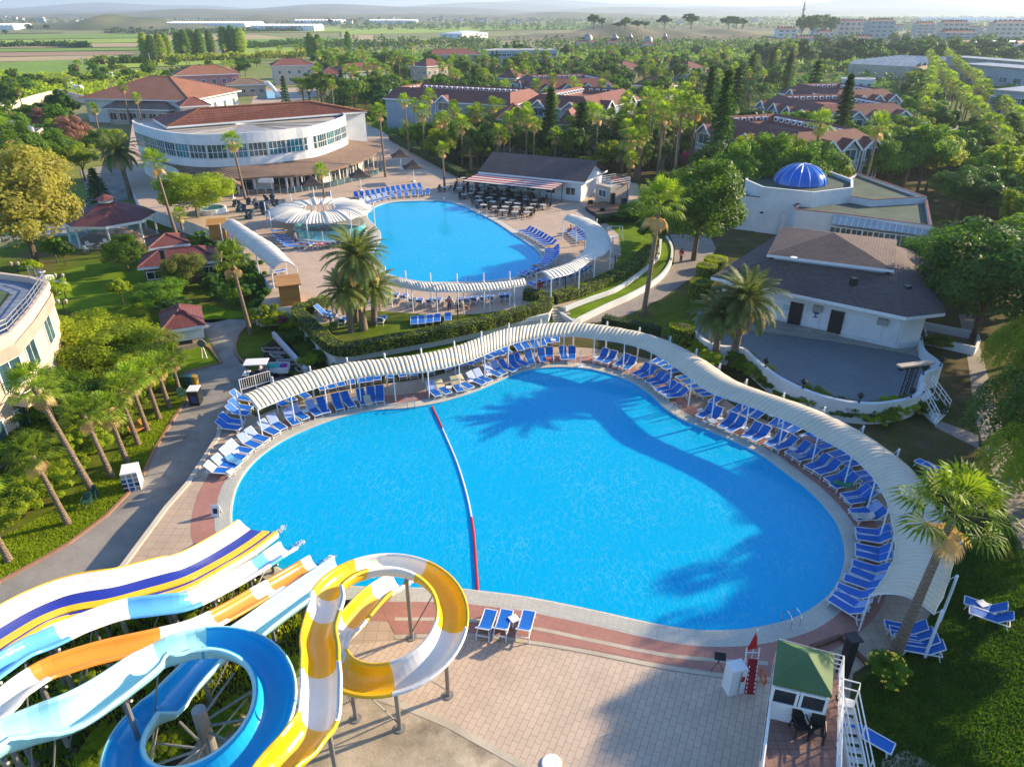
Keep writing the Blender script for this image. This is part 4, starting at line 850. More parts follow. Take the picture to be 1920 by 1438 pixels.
kk = house('garden_kiosk', 'little square kiosk with maroon pyramid roof beside the road', 'kiosk', G(307, 618, 1.3), G(378, 607, 1.3), 4.2, L0 + .9, 1.3, 1.2, m_white, m_maroon, None, 0, None, over=.35)
c = rect(G(312, 655, L0 + .5), G(380, 640, L0 + .5), 4.0); MB().prism(offset([Ve((p.x, p.y, 0)) for p in ccw(c)], .15), L0, L0 + .5).build('plinth', M('pebble_plinth', (.33, .27, .2), (.25, .2, .15), .9, sc=8, dirt=.2), kk)
MB().beam(G(318, 628, .4), G(360, 620, .4), .3, .08).build('counter', m_brownw, kk)
# fountain
p = G(88, 545, L0); f_ = thing('garden_fountain', 'white tiered garden fountain in a round turquoise basin', 'fountain', p); MB().wallline(ngon(p, 2.0, 24), .25, L0, L0 + .5, True).build('basin', m_white, f_); MB().flat(atz(ngon(p, 2.0, 24), L0 + .3)).build('basin_water', m_glt, f_)
MB().lathe(p, [(.3, 0), (.2, 1.0), (1.1, 1.35), (1.15, 1.5), (.15, 1.4), (.12, 2.0), (.45, 2.2), (.1, 2.25)], 16).build('bowl', m_wpaint, f_, True)
# cafe bar with striped awning
E1, E2 = G(907, 322, 4.0), G(1090, 340, 4.0); bar = house('cafe_bar', 'long white cafe bar with brown shingle roof', 'cafe', E1, E2, 9.5, L2, 4.0, 2.3, m_white, m_shing, None, 5, [L2 + .8], 1.6, 1.2, .7, sides=False, gable=True)
A_ = [G(868, 339, 3.3), G(1034, 356, 3.3), G(1070, 336, 3.9), G(912, 318, 3.9)]; b = MB(); nS = 24
for i in range(nS):
    t0, t1 = i / nS, (i + 1) / nS
    for j in range(8):
        s0, s1 = j / 8, (j + 1) / 8; P = lambda s, t: A_[0].lerp(A_[1], s).lerp(A_[3].lerp(A_[2], s), t) - Ve((0, 0, .10 * abs(sin(s * 8 * pi))))
        b.add([P(s0, t0), P(s1, t0), P(s1, t1), P(s0, t1)], [(0, 1, 2, 3)], (i // 2) % 2)
m_str = M('awning_red', (.45, .03, .03), None, .8); aw = thing('striped_awning', 'red and white striped awning stretched over the cafe tables', 'awning', A_[0].lerp(A_[2], .5) * 1.0); o = b.build('awning_sheet', [m_sail, m_str], aw); o.modifiers.new('t', 'SOLIDIFY').thickness = .03
for s in (0, .25, .5, .75, 1):
    for t in (0, .55): p = A_[0].lerp(A_[1], s).lerp(A_[3].lerp(A_[2], s), t); MB().tube([(p.x, p.y, L2), p], .06, 6).build('post', m_dark, aw)
for i in (0, 3): MB().beam(A_[i] - Ve((0, 0, .12)), A_[(1, 0, 0, 2)[i]] - Ve((0, 0, .12)), .1, .12).build('beam', m_dark, aw)
# booth and stage
bo = thing('ticket_booth', 'pale flat roofed booth with window beside the round stage', 'booth', G(1130, 370, L2)); c = rect(G(1117, 345, 3.6), G(1145, 352, 3.6), 4); MB().prism(c, L2, 3.6).build('wall', m_tanw, bo); windows(bo, c[0], c[1], 1, [1.9], 1.6, 1.1); windows(bo, c[3], c[0], 1, [1.9], 2.2, 1.1)
b = MB(); 
for z in (.35, .7, 1): b.tube([p + Ve((0, 0, z)) for p in c + [c[0]]], .03, 4)
for p in c: b.tube([p, p + Ve((0, 0, 1))], .03, 4)
b.build('roof_railing', m_wpaint, bo)
b = MB().add([G(1143, 337, 4.1), G(1178, 347, 3.7), G(1172, 336, 4.0), G(1150, 330, 4.4)], [(0, 1, 2, 3)]); sh = thing('maroon_shade', 'maroon shade sail strung beside the booth', 'shade sail', G(1160, 345, 3.5)); o = b.build('sail', m_maroon, sh); o.modifiers.new('t', 'SOLIDIFY').thickness = .04
for x, y in ((1145,338),(1177,347),(1171,336)): p = G(x, y, 3.9); MB().tube([(p.x, p.y, L2), p], .06, 5).build('post', m_dark, sh)
s_ = spline(GG([(1099,388),(1104,381),(1120,380),(1142,378),(1176,387),(1178,400),(1150,403),(1120,401)], L2 + .5), 4, True); st = thing('round_stage', 'low round stage with brown boards and black skirt', 'stage', G(1140, 395, L2)); MB().prism(s_, L2, L2 + .5, 0, True, 1).build('platform', [m_dark, m_brownw], st)
for k, (x, y, l) in enumerate(((1107,382,'on the western rim of the stage'),(1129,396,'lying at the front of the stage'),(1148,383,'stacked tall at the back of the stage'),(1168,392,'at the eastern end of the stage'))):
    p = G(x, y, L2 + .5); MB_ = MB().box(p, (.6, .5, .5 if k < 2 else 1.6), .3).box(p + Ve((0, -.27, .08)), (.45, .04, .34 if k < 2 else 1.4), .3); single('loudspeaker', MB_, m_dark, 'black loudspeaker ' + l, 'loudspeaker', 'stage loudspeakers')
# theatre hall
th = thing('theatre_hall', 'white hall with two-tier brown shingle hip roof and black doors', 'hall', G(1560, 618, 1.3)); ze = 4.5
E = [G(*p, ze) for p in ((1333,519),(1700,595),(1773,587),(1745,480),(1460,438))]; T_ = [G(*p, 6.6) for p in ((1444,478),(1670,506),(1676,452),(1470,428))]
b = MB(); tt = [Ve((p.x, p.y, 6.2)) for p in T_]; b.add(E + tt, [(0, 1, 6, 5), (1, 2, 6), (2, 3, 7, 6), (3, 4, 8, 7), (4, 0, 5, 8)]); b.build('roof', m_shing, th)
e3 = [Ve((p.x, p.y, 0)) for p in ccw(E)]; MB().strip(atz(e3, ze - .3), atz(e3, ze), None, True).strip(atz(offset(e3, -1.4), ze - .28), atz(e3, ze - .28), None, True).build('eave_trim', m_wpaint, th)
t3 = [Ve((p.x, p.y, 0)) for p in ccw(T_)]; MB().prism(offset(t3, -.5), 5.6, 6.65, top=False).build('clerestory', m_wpaint, th); ctr = sum(t3, Ve()) / 4; apx = Ve((ctr.x - .5, ctr.y - .5, 8.2))
b = MB(); t4 = offset(t3, .4); b.add(atz(t4, 6.7) + [apx], [(i, (i + 1) % 4, 4) for i in range(4)]); b.build('upper_roof', m_shing, th); MB().strip(atz(t4, 6.45), atz(t4, 6.7), None, True).strip(atz(offset(t3, -.6), 6.47), atz(t4, 6.47), None, True).build('eave_trim', m_wpaint, th)
ww_ = offset(e3, -1.3); MB().prism(ww_, 0, ze - .2, top=False).build('wall', m_white, th)
for q_, w2_ in ((.16, .5), (.82, .5)): pass
k0 = min(range(len(ww_)), key=lambda i: (ww_[i] - ww_[0]).length); f0 = min(ww_, key=lambda p: p.x); f1 = min(ww_, key=lambda p: p.y); t = f1 - f0; L = t.length; t.normalize(); nr = Ve((t.y, -t.x, 0)); ang = math.atan2(t.y, t.x)
for px, py, dw in ((1488, 607, 1.15), (1567, 618, 1.15)):
    q = G(px, py, 1.3); s = (q - f0).dot(t); q = f0 + t * s; q.z = 1.3; d_ = MB().box(q + nr * .05, (dw, .12, 2.1), ang); d_.box(q + nr * .08 + t * .4 + Ve((0, 0, 1)), (.06, .12, .2), ang); d_.build('door', m_black, th)
for px, wd in ((1448, 2.6), (1515, 1.3), (1545, 1.2), (1620, 3.2)):
    q = G(px, 618, 1.3); s = (q - f0).dot(t); q = f0 + t * s; q.z = 1.5; b = MB()
    for dx, w_ in ((-wd / 2, .08), (wd / 2, .08)): b.box(q + nr * .04 + t * dx, (w_, .1, 1.6), ang)
    for z in (0, 1.55): b.box(q + nr * .04 + Ve((0, 0, z)), (wd, .08, .08), ang)
    b.build('wall_panel_frame', m_wpaint, th)
q = G(1527, 612, 1.3); s = (q - f0).dot(t); q = f0 + t * s
b = MB(); b.lathe((0, 0, 0), [(.02, 0), (.30, .02), (.06, .12), (.05, .30), (.30, .42), (.36, .62), (.30, .85)], 14); V = b.v; b.v = [tuple(q + t * v[0] * .9 + Ve((0, 0, 2.35 + v[2])) + nr * (.04 + abs(v[1]) * .2)) for v in V]; b.build('goblet_emblem', M('emblem_blue', (.03, .14, .50), None, .5), th)
q2 = G(1470, 606, 1.3); s = (q2 - f0).dot(t); q2 = f0 + t * s; q2.z = 2.5; MB().box(q2 + nr * .04, (.8, .06, .6), ang).build('notice_plate', M('pale_notice', (.45, .62, .66), None, .5), th)
q = G(1487, 484, 6.9); MB().lathe(q - Ve((0, .2, 0)), [(.02, 0), (.3, .1), (.32, .14)], 12).build('roof_dish', m_wpaint, th)
for px, py, z in ((1700, 545, 5.3), (1600, 530, 5.6), (1420, 500, 5.2)): q = G(px, py, z); MB().box(q - Ve((0, 0, .3)), (.5, .5, .75), .3).build('roof_vent', m_dark, th)
for s_ in (.02, .5, .985): q = f0 + t * (L * s_); MB().tube([Ve((q.x, q.y, .9)) + nr * .06, Ve((q.x, q.y, 4.2)) + nr * .06], .05, 6).build('downpipe', m_wpaint, th)
for s_ in (.56, .9): q = f0 + t * (L * s_); MB().box(Ve((q.x, q.y, 3.0)) + nr * .2, (.8, .35, .55), ang).build('air_conditioner', m_steel, th)
# theatre terrace with curved wall and lamps
wl = spline(GG([(1296,612),(1320,636),(1352,648),(1391,652),(1418,674),(1454,702),(1494,723),(1541,741),(1597,753),(1652,755),(1708,745),(1727,729),(1731,702),(1763,686),(1755,674),(1731,654),(1725,622)], 1.7), 4)
MB_ = MB().wallline(atz(wl, 0), .32, -.02, 1.7); single('terrace_wall', MB_, m_white, 'curving white parapet wall round the theatre terrace', 'wall')
fl_ = atz(wl, .9) + [G(1560, 560, .9), G(1400, 560, .9), G(1310, 580, .9)]; MB_ = MB().flat(fl_); struct('paving', MB_, M('slate_tiles', (.15, .185, .20), (.13, .165, .18), .6, brick=(.33, .33, .015), mort=(.15, .15, .145), off=0, dirt=.1))
pf_ = GG([(1399,620),(1560,640),(1725,668),(1722,600),(1400,570)], .9); MB_ = MB().prism(pf_, .6, 1.1); MB_.prism(GG([(1399,610),(1727,655),(1722,600),(1400,570)], .9), 1.0, 1.3); struct('paving', MB_, M('stone_platform', (.40, .37, .32), None, .7, brick=(.3, .3, .015), off=0))
for k, (x, y, l) in enumerate(((1447,690,'nearest the date palms'),(1503,725,'second along the curve from the palms'),(1606,752,'at the lowest bend'),(1706,744,'beside the truss'),(1731,704,'on the pier above the outer stair'),(1762,685,'on the outer corner'),(1730,640,'by the hall corner'))):
    p = G(x, y, 1.7); q = nearest(p, wl); p = Ve((q[0], q[1], 1.7)); lm = thing('wall_lantern', 'small black lantern on the terrace wall ' + l, 'lantern', p, 'lanterns on the terrace wall')
    MB().lathe(p, [(.1, 0), (.04, .1), (.04, .35), (.16, .4), (.2, .62)], 8).build('lamp_body', m_dark, lm); MB().lathe(p + Ve((0, 0, .62)), [(.26, 0), (.05, .16), (.02, .25)], 8).build('lamp_cap', m_dark, lm)
# lattice truss with light bar
p = G(1686, 770, 0); p2 = Ve((p.x + .2, p.y + .1, TZ(p, 688))); tr = thing('light_truss', 'black lattice tower carrying a timber topped light bar', 'truss', p)
for dx in (-.22, .22):
    for dy in (-.22, .22): MB().tube([p + Ve((dx, dy, 0)), p2 + Ve((dx, dy, 0))], .04, 5).build('upright', m_dark, tr)
b = MB(); h_ = p2.z; n = 12
for k in range(n):
    z0, z1 = h_ * k / n, h_ * (k + 1) / n; c0, c1 = p.lerp(p2, k / n), p.lerp(p2, (k + 1) / n); q = [(-.22, -.22), (.22, -.22), (.22, .22), (-.22, .22)]
    for i in range(4): a_, e = q[i], q[(i + 1) % 4]; b.tube([c0 + Ve((*a_, 0)), c1 + Ve((*e, 0))], .02, 4)
b.build('lattice', m_dark, tr); MB().beam(p2 + Ve((-1.3, -.3, .15)), p2 + Ve((1.5, .4, .15)), .55, .14).build('light_bar', m_tanw, tr)
for k in range(6): MB().box(p2 + Ve((-1.1 + .45 * k, -.3 + .12 * k, -.15)), (.25, .3, .22)).build('floodlight', m_dark, tr)
# outer stair and ramp court
sa, sb, sc_, sd_ = G(1725, 742, 1.1), G(1742, 728, 1.1), G(1776, 775, .0), G(1754, 798, 0); b = MB()
for i in range(8): t0, t1 = i / 8, (i + 1) / 8; b.prism([sa.lerp(sd_, t0), sb.lerp(sc_, t0), sb.lerp(sc_, t1), sa.lerp(sd_, t1)], -.01, 1.0 - .125 * i)
ou = thing('outer_stair', 'white outdoor stair with rails down from the terrace', 'stairs', sc_); b.build('steps', m_white, ou)
for a_, e in ((sa, sd_), (sb, sc_)):
    for z in (.4, .8, 1.1): MB().tube([a_ + Ve((0, 0, z)), Ve((e.x, e.y, z))], .035, 5).build('handrail', m_wpaint, ou)
    for k in range(5): q = a_.lerp(e, k / 4); MB().tube([(q.x, q.y, max(q.z - .3, 0)), q + Ve((0, 0, 1.1))], .03, 5).build('post', m_wpaint, ou)
rc_ = ccw(GG([(1728,612),(1830,632),(1833,648),(1826,660),(1735,640)], .3)); b = MB().wallline([rc_[i] for i in range(len(rc_))], .25, 0, .8, True); single('ramp_court', b, m_white, 'low white walled ramp court beside the hall', 'ramp wall')
struct('paving', MB().flat(atz(rc_, .03)), m_path)
# domed building
db = thing('domed_building', 'low white building with green flat roofs and a blue dome', 'building', G(1560, 420, 0)); m_groof = M('green_grey_roofing', (.055, .09, .065), (.08, .11, .075), .9, sc=.6, dirt=.2)
for k, (pts, z) in enumerate((([(1376,366),(1494,378),(1502,360),(1400,338)], 4.6), ([(1398,338),(1430,352),(1525,362),(1599,353),(1599,338),(1549,320),(1410,316)], 6.0), ([(1488,386),(1494,394),(1580,402),(1747,424),(1738,376),(1636,372),(1525,368)], 4.4), ([(1577,340),(1608,325),(1664,344),(1738,370),(1636,376),(1580,366)], 4.9), ([(1361,314),(1438,310),(1445,322),(1399,333)], 5.2))):
    c = [Ve((p.x, p.y, 0)) for p in ccw(GG(pts, z))]; MB().prism(c, -.5, z - .35, 0, True, 1).build('wall', [m_white, m_groof], db); MB().wallline(offset(c, -.12), .3, z - .36, z + .02, True).build('parapet', m_white, db)
    MB().wallline(offset(c, -.12), .36, z + .021, z + .09, True).build('red_coping', m_maroon if k != 1 else m_white, db)
dc = G(1500, 342, 5.7); b = MB(); pr = [(3.5 * cos(a), 2.5 * sin(a)) for a in [pi / 2 * k / 8 for k in range(9)]]; b.lathe(dc, pr[:-1] + [(.05, 2.5)], 32); m_dome, dt, dP = newmat('blue_dome'); dP.inputs['Base Color'].default_value = (.008, .13, .55, 1); dP.inputs['Roughness'].default_value = .22
dm = b.build('dome', m_dome, db, True)
for k in range(16): a = 2 * pi * k / 16; MB().tube([dc + Ve((r_ * 1.01 * cos(a), r_ * 1.01 * sin(a), z)) for r_, z in pr], .07, 4).build('dome_rib', M('rib_blue', (.35, .48, .75), None, .4) if k == 0 else bpy.data.materials['rib_blue'], dm)
for c in [x for x in bpy.data.objects if x.parent == dm]:
    for v in c.data.vertices: pass
sk = [G(1561, 420, 3.4), G(1751, 444, 3.4), G(1751, 426, 4.2), G(1561, 404, 4.2)]; b = MB().add(sk, [(0, 1, 2, 3)]); b.build('skylight', M('glass_roof', (.42, .46, .46), (.38, .42, .42), .3, brick=(.7, 40, .05), mort=(.75, .75, .75), off=0), db).modifiers.new('t', 'SOLIDIFY').thickness = .06
windows(db, G(1535, 430, 1), G(1560, 433, 1), 1, [.6], 1.4, 2.4); windows(db, sk[0] + Ve((0, .4, 0)), sk[1] + Ve((0, .4, 0)), 9, [1.4], 1.3, 1.6)
for x, y in ((1433,400),(1508,410)): q = G(x, y, 2.6); MB().box(q, (1.2, .4, .22), -.1).build('slot_window', m_gld, db)
for x in (1462, 1484): q = G(x, 445, 0); MB().box(q, (.4, .4, 3), 0).build('pillar', m_white, db)
FOOT = [[Ve(p) for p in x] for x in ([*body], [*E], [*e3])]
# ---------------------------------------------------------------- water slides
def plast(name, c, r=.22):
    m = M(name, c, tuple(x * .94 for x in c), r, sc=2, dirt=.05, spec=.5); return m
s_wh = plast('slide_white', (.80, .78, .72)); s_lb = plast('slide_light_blue', (.12, .42, .80)); s_db = plast('slide_blue', (.005, .16, .72)); s_or = plast('slide_orange', (.82, .27, .03))
s_nv = plast('slide_navy', (.02, .035, .33)); s_yl = plast('slide_yellow', (.85, .50, .012)); s_ol = plast('slide_mustard', (.62, .42, .02)); s_tq = plast('slide_turquoise', (.42, .76, .78)); s_bl = plast('slide_ocean', (.015, .42, .76)); s_cr = plast('slide_cream', (.72, .66, .52))
def frames(W):
    out = []
    for i, p in enumerate(W):
        t = (W[min(i + 1, len(W) - 1)] - W[max(i - 1, 0)]).normalized(); s = t.cross(Ve((0, 0, 1))).normalized(); u = s.cross(t).normalized(); out.append((p, t, s, u))
    return out
def slide(label, path, r, segs, mats, legs, wall=105, step=.3, bank=0, splash=False, legh=None, outer=None):
    """half pipe along path [(px,py,z)]; segs: (material index, metres) repeated"""
    W = spline([q if hasattr(q, 'length') else G(*q) for q in path], 8); n = int(plen(W) / step) + 2; W = resample(W, n); fr = frames(W)
    m = W[n // 2]; root = thing('water_slide', label, 'water slide', (m.x, m.y, 0), 'water slides')
    st = plen(W) / (n - 1); idx = []; si = 0; acc = 0
    for i in range(n - 1):
        idx.append(segs[si % len(segs)][0]); acc += st
        if acc >= segs[si % len(segs)][1]: acc = 0; si += 1
    NA = 14; b = MB(); th = .06
    def ringp(f, rr, i):
        p, t, s, u = f; cr = 0
        if 0 < i < n - 1: cr = (fr[i + 1][1] - fr[i - 1][1]).dot(s) / (2 * st)
        ba = max(-.5, min(.5, cr * bank)); s2 = s * cos(ba) + u * sin(ba); u2 = u * cos(ba) - s * sin(ba); c = p + u2 * r; o = []
        o_l = c - s2 * (rr + .12) - u2 * rr * cos(R(wall)) + u2 * 0; o_r = c + s2 * (rr + .12) - u2 * rr * cos(R(wall))
        for k in range(NA + 1): a = R(-wall + 2 * wall * k / NA); o.append(c + s2 * rr * sin(a) - u2 * rr * cos(a))
        lip = [o[0] - s2 * .10 - u2 * .02, o[0] - s2 * .12 - u2 * .12]; lir = [o[-1] + s2 * .10 - u2 * .02, o[-1] + s2 * .12 - u2 * .12]
        return [lip[1], lip[0]] + o + lir
    for i in range(n - 1):
        for rr, flip in ((r, 0), (r + th, 1)):
            A, B = ringp(fr[i], rr, i), ringp(fr[i + 1], rr, i + 1); k = idx[i] if not (flip and outer is not None) else (idx[i] if outer < 0 else outer)
            if flip: A, B = B, A
            b.strip(A, B, k)
    sh = b.build('trough', mats, root, True)
    # flanged joints
    for i in range(1, n - 1):
        if idx[i] != idx[i - 1]:
            A = ringp(fr[i], r + th, i)[2:-2]; MB().tube(A, .045, 5).build('flange', mats[idx[i]], root)
    for k in legs:
        i = int(k * (n - 1)); p, t, s, u = fr[i]; q = p - u * (.1); hh = MB(); z = q.z - .1
        if z > .4:
            MB().tube([q - s * r * .7 - u * .02, q - s * r * .4 - u * .12, q + s * r * .4 - u * .12, q + s * r * .7 - u * .02], .06, 6).build('cradle', m_steel, root)
            MB().tube([(q.x, q.y, 0), (q.x, q.y, z)], .10, 8).lathe((q.x, q.y, 0), [(.25, 0), (.25, .05)], 10).build('leg', m_steel, root)
            if z > 1.2: e = fr[min(i + 5, n - 1)][0]; MB().tube([(q.x, q.y, .3), (e.x, e.y, e.z - .15)], .035, 5).build('brace', m_steel, root)
    return root, fr
# multi lane racer slide, profile across: (side, height, material)
path = [(-140,1280,5.4),(-60,1235,4.9),(0,1196,4.4),(60,1160,3.9),(110,1138,3.6),(150,1127,3.5),(210,1117,3.3),(270,1101,3.0),(330,1084,2.7),(365,1070,2.3),(410,1046,1.5),(455,1018,.8),(484,997,.35)]
W = resample(spline([G(*p) for p in path], 8), 90); fr = frames(W); pr = [(-1.30,.50,4),(-1.22,.54,1),(-1.17,.50,0),(-.80,.18,0),(-.52,.03,0),(-.50,.0,2),(.26,.0,2),(.28,.05,1),(.70,.05,1),(.72,.0,2),(.98,.0,2),(1.0,.10,1),(1.2,.12,1),(1.22,-.16,5)]
rs = thing('water_slide', 'widest slide with white wall, navy lanes and yellow dividers', 'water slide', W[45].copy(), 'water slides'); b = MB(); 
for i in range(89):
    for (x0, z0, k0_), (x1, z1, k1) in zip(pr, pr[1:]):
        (p, t, s, u), (q, t2, s2, u2) = fr[i], fr[i + 1]; b.add([p + s * x0 + u * z0, p + s * x1 + u * z1, q + s2 * x1 + u2 * z1, q + s2 * x0 + u2 * z0], [(0, 1, 2, 3)], {4: 3, 0: 0, 2: 1, 1: 2, 5: 3}[k1 if k1 != 5 else 5])
o = b.build('lanes', [s_wh, s_nv, s_yl, s_cr], rs); md = o.modifiers.new('t', 'SOLIDIFY'); md.thickness = .08; md.offset = 1
MB().tube([p + s * -1.25 + u * .54 for p, t, s, u in fr], .05, 6).build('rim', s_yl, rs)
for i in (8, 22, 36, 50, 62, 74, 84):
    p, t, s, u = fr[i]
    for x in (-.8, .8): q = p + s * x; MB().tube([(q.x, q.y, 0), (q.x, q.y, q.z - .15)], .08, 7).build('leg', m_steel, rs)
    MB().beam(p - s * 1.1 - u * .12, p + s * 1.1 - u * .12, .1, .12).build('crossbar', m_steel, rs)
slide('blue and white open slide beside the wide racer slide', [(-80,1320,5.4),(0,1262,4.9),(50,1229,4.5),(110,1202,4.2),(166,1176,3.9),(233,1153,3.6),(299,1144,3.3),(359,1135,2.9),(416,1109,2.2),(480,1072,1.3),(520,1045,.6),(540,1032,.35)], .5, [(1, 4.2), (0, 2.6), (1, 2.6), (0, 4.6), (1, .9), (0, 2.0), (1, 2.6), (0, 2.4), (1, 2)], [s_wh, s_lb], (.1, .25, .4, .52, .65, .8, .93), 80)
slide('orange and white open slide third from the wide racer', [(-70,1390,5.0),(0,1340,4.7),(27,1311,4.5),(83,1271,4.2),(133,1251,4.0),(200,1231,3.7),(299,1208,3.2),(366,1188,2.7),(432,1155,2.0),(483,1125,1.4),(533,1096,.8),(570,1074,.45),(594,1060,.35)], .5, [(0, 3.2), (1, 4.4), (0, 2.6), (1, 2.6), (0, 1.0), (1, 2.2), (0, 2.4), (1, 2.0), (0, 2.0), (1, 2)], [s_wh, s_or], (.08, .2, .34, .48, .6, .74, .9), 80)
def helix(c, rad, a0, a1, z0, z1, n=22): return [Ve((c[0] + rad * cos(R(a0 + (a1 - a0) * k / n)), c[1] + rad * sin(R(a0 + (a1 - a0) * k / n)), z0 + (z1 - z0) * k / n)) for k in range(n + 1)]
s4, f4 = slide('turquoise slide whose deep blue loop circles a steel mast', [(-90,1475,6.0),(-10,1418,5.7),(50,1391,5.45),(133,1358,5.2),(200,1321,4.9)] + helix((-11.6, 17.6), 2.6, 146, -214, 4.45, 2.1) + [(400,1250,1.6),(470,1200,1.35),(540,1148,1.0),(600,1105,.6),(645,1073,.38)], .64, [(0, 8.6), (1, 30), (0, .1)], [s_tq, s_bl, s_wh], (.05, .16, .62, .74, .86, .95), 100, bank=.6, outer=0)
# recolour: lower straight turquoise stretch
t_o = [c for c in bpy.data.objects if c.parent == s4 and c.name.startswith('trough')][0]; mi = [p.material_index for p in t_o.data.polygons]; N_ = len(mi)
for i in range(int(N_ * .80), N_): mi[i] = 0 if (i / N_) < .86 or (i / N_) > .93 else 0
t_o.data.polygons.foreach_set('material_index', mi)
s5, f5 = slide('yellow and white spiral slide looping over the paving', [(470,1560,6.2),(520,1470,5.9),(565,1412,5.7),(594,1365,5.5),(604,1310,5.35),(604,1250,5.2),(604,1200,5.05)] + helix((-5.2, 22.3), 2.5, 192, -200, 4.85, 1.75, 24) + [(700,1136,1.15),(735,1111,.6),(752,1100,.38)], .57, [(0, 3.6), (1, 2.2), (0, 2.8), (1, 1.2), (0, 1.8), (1, 2.6), (0, 3.2), (1, 3.2), (0, 3.2), (1, 2.4), (0, 2.6), (1, 2.6), (0, 2.4)], [s_yl, s_wh], (.03, .17, .46, .53, .6, .68, .75), 100, bank=.6, outer=-1)
# central mast of the blue loop
mp_ = Ve((-11.6, 17.6, 0)); zt = TZ(mp_, 1330); ms = thing('slide_mast', 'thick steel mast with radiating struts inside the blue loop', 'mast', mp_); MB().tube([mp_, (mp_.x, mp_.y, zt)], .26, 12).build('column', m_steel, ms)
for k in range(10):
    f = f4[int(len(f4) * (.30 + .042 * k))][0]; z0 = zt - .5 - .28 * k * .8; c = Ve((mp_.x, mp_.y, max(z0, .8))); d = (c - f).normalized(); MB().tube([c, f + d * .6 - Ve((0, 0, .1))], .055, 6).build('strut', m_steel, ms)
    if k % 2: MB().tube([c + Ve((0, 0, -1.2 if c.z > 2 else .3)), f + d * .9 - Ve((0, 0, .3))], .035, 5).build('strut', m_steel, ms)
b = MB()
for k in range(4): b.tube([G(10 + 6 * k, 1378 + 6 * k, 1.2), G(125 + 5 * k, 1313 + 7 * k, 1.3)], .09, 7)
b.tube([G(122, 1312, 1.3), G(142, 1340, .4)], .1, 7); single('pump_pipes', b, m_steel, 'bundle of pale pump pipes under the orange slide', 'pipes')
# splash foam at the slide mouths
foam = M('white_foam', (.85, .88, .9), None, .6)
for x, y in ((548,1030),(602,1058),(512,1003)):
    b = MB()
    for k in range(160): u_ = random.random(); q = G(x + 22 * u_ + random.gauss(0, 3), y - 16 * u_ + random.gauss(0, 2), -.05 + random.random() ** 2 * .3); b.lathe(q, [(.012 + random.random() * .03, 0), (.01, .03)], 5)
    struct('splash_foam', b, foam, kind='stuff')
# ---------------------------------------------------------------- lifeguard hut on its platform
hp_ = 3.0
pc = [G(1452, 1228, hp_), G(1575, 1262, hp_), G(1568, 1500, hp_), G(1418, 1475, hp_)]; tw = thing('lifeguard_tower', 'raised lifeguard hut with green pyramid roof on a railed platform', 'lifeguard tower', G(1500, 1400, 0))
P2 = ccw([Ve((p.x, p.y, 0)) for p in pc]); MB().prism(P2, hp_ - .25, hp_, 0, True, 1).build('platform', [m_wpaint, M('platform_tiles', (.30, .17, .13), (.27, .15, .12), .8, brick=(.35, .35, .015), off=0)], tw)
MB().prism(offset(P2, -.25), 0, hp_ - .25).build('base_room', m_white, tw)
hz = hp_ + 2.1; R4 = [G(1459, 1199, hz), G(1564, 1227, hz), G(1560, 1304, hz), G(1449, 1278, hz)]; rc4 = ccw([Ve((p.x, p.y, 0)) for p in R4]); hb = offset(rc4, -.22)
MB().prism(hb, hp_, hz).build('hut_wall', m_wpaint, tw); ap = sum(rc4, Ve()) / 4; ap.z = hz + .75
m_gr = M('green_roof_cloth', (.09, .17, .06), (.07, .14, .05), .7, dirt=.1); MB().add(atz(rc4, hz + .02) + [ap], [(i, (i + 1) % 4, 4) for i in range(4)]).build('hut_roof', m_gr, tw); MB().strip(atz(rc4, hz - .14), atz(rc4, hz + .02), None, True).build('roof_valance', m_gr, tw)
fr1, fr0 = min(hb, key=lambda p: p.y - p.x * .0), None
srt = sorted(hb, key=lambda p: p.y)[:2]; a_, e = sorted(srt, key=lambda p: p.x); windows(tw, a_, e, 2, [hp_ + .95], 1.0, .8, m_gld)
rt = sorted(hb, key=lambda p: -p.x)[:2]; a2, e2 = sorted(rt, key=lambda p: p.y); windows(tw, a2, e2, 1, [hp_ + .95], .9, .8, m_gld)
rr_ = [p for p in offset(P2, -.06)]; rr_ = sorted(rr_, key=lambda p: math.atan2(p.y - ap.y + 1, p.x - ap.x))
for z in (.25, .5, .75, 1.0): MB().tube(atz(rr_ + [rr_[0]], hp_ + z), .03, 6).build('rail', m_wpaint, tw)
for a_, e in zip(rr_, rr_[1:] + [rr_[0]]):
    L = (e - a_).length
    for k in range(int(L / 1.1) + 1): q = a_.lerp(e, k * 1.1 / L); MB().tube([(q.x, q.y, hp_), (q.x, q.y, hp_ + 1.0)], .03, 6).build('rail_post', m_wpaint, tw)
# stair
sr = thing('tower_stair', 'steep white metal stair with handrails beside the lifeguard hut', 'stairs', G(1590, 1400, 0)); s0, s1 = G(1570, 1322, hp_), G(1600, 1326, hp_); d = Ve((.05, -1, 0)).normalized()
for k in range(14): t = (k + .5) / 14; q0 = s0 + d * 3.6 * t - Ve((0, 0, hp_ * t)); q1 = s1 + d * 3.6 * t - Ve((0, 0, hp_ * t)); MB().beam(q0, q1, .24, .05).build('step', m_white, sr)
for q in (s0, s1):
    MB().beam(q, q + d * 3.6 - Ve((0, 0, hp_ - .05)), .06, .2).build('stringer', m_wpaint, sr); 
    for z in (.5, .95): MB().tube([q + Ve((0, 0, z)), q + d * 3.6 - Ve((0, 0, hp_ - z))], .03, 6).build('handrail', m_wpaint, sr)
    for k in range(5): c = q + d * 3.6 * k / 4 - Ve((0, 0, hp_ * k / 4)); MB().tube([c, c + Ve((0, 0, .95))], .03, 6).build('post', m_wpaint, sr)
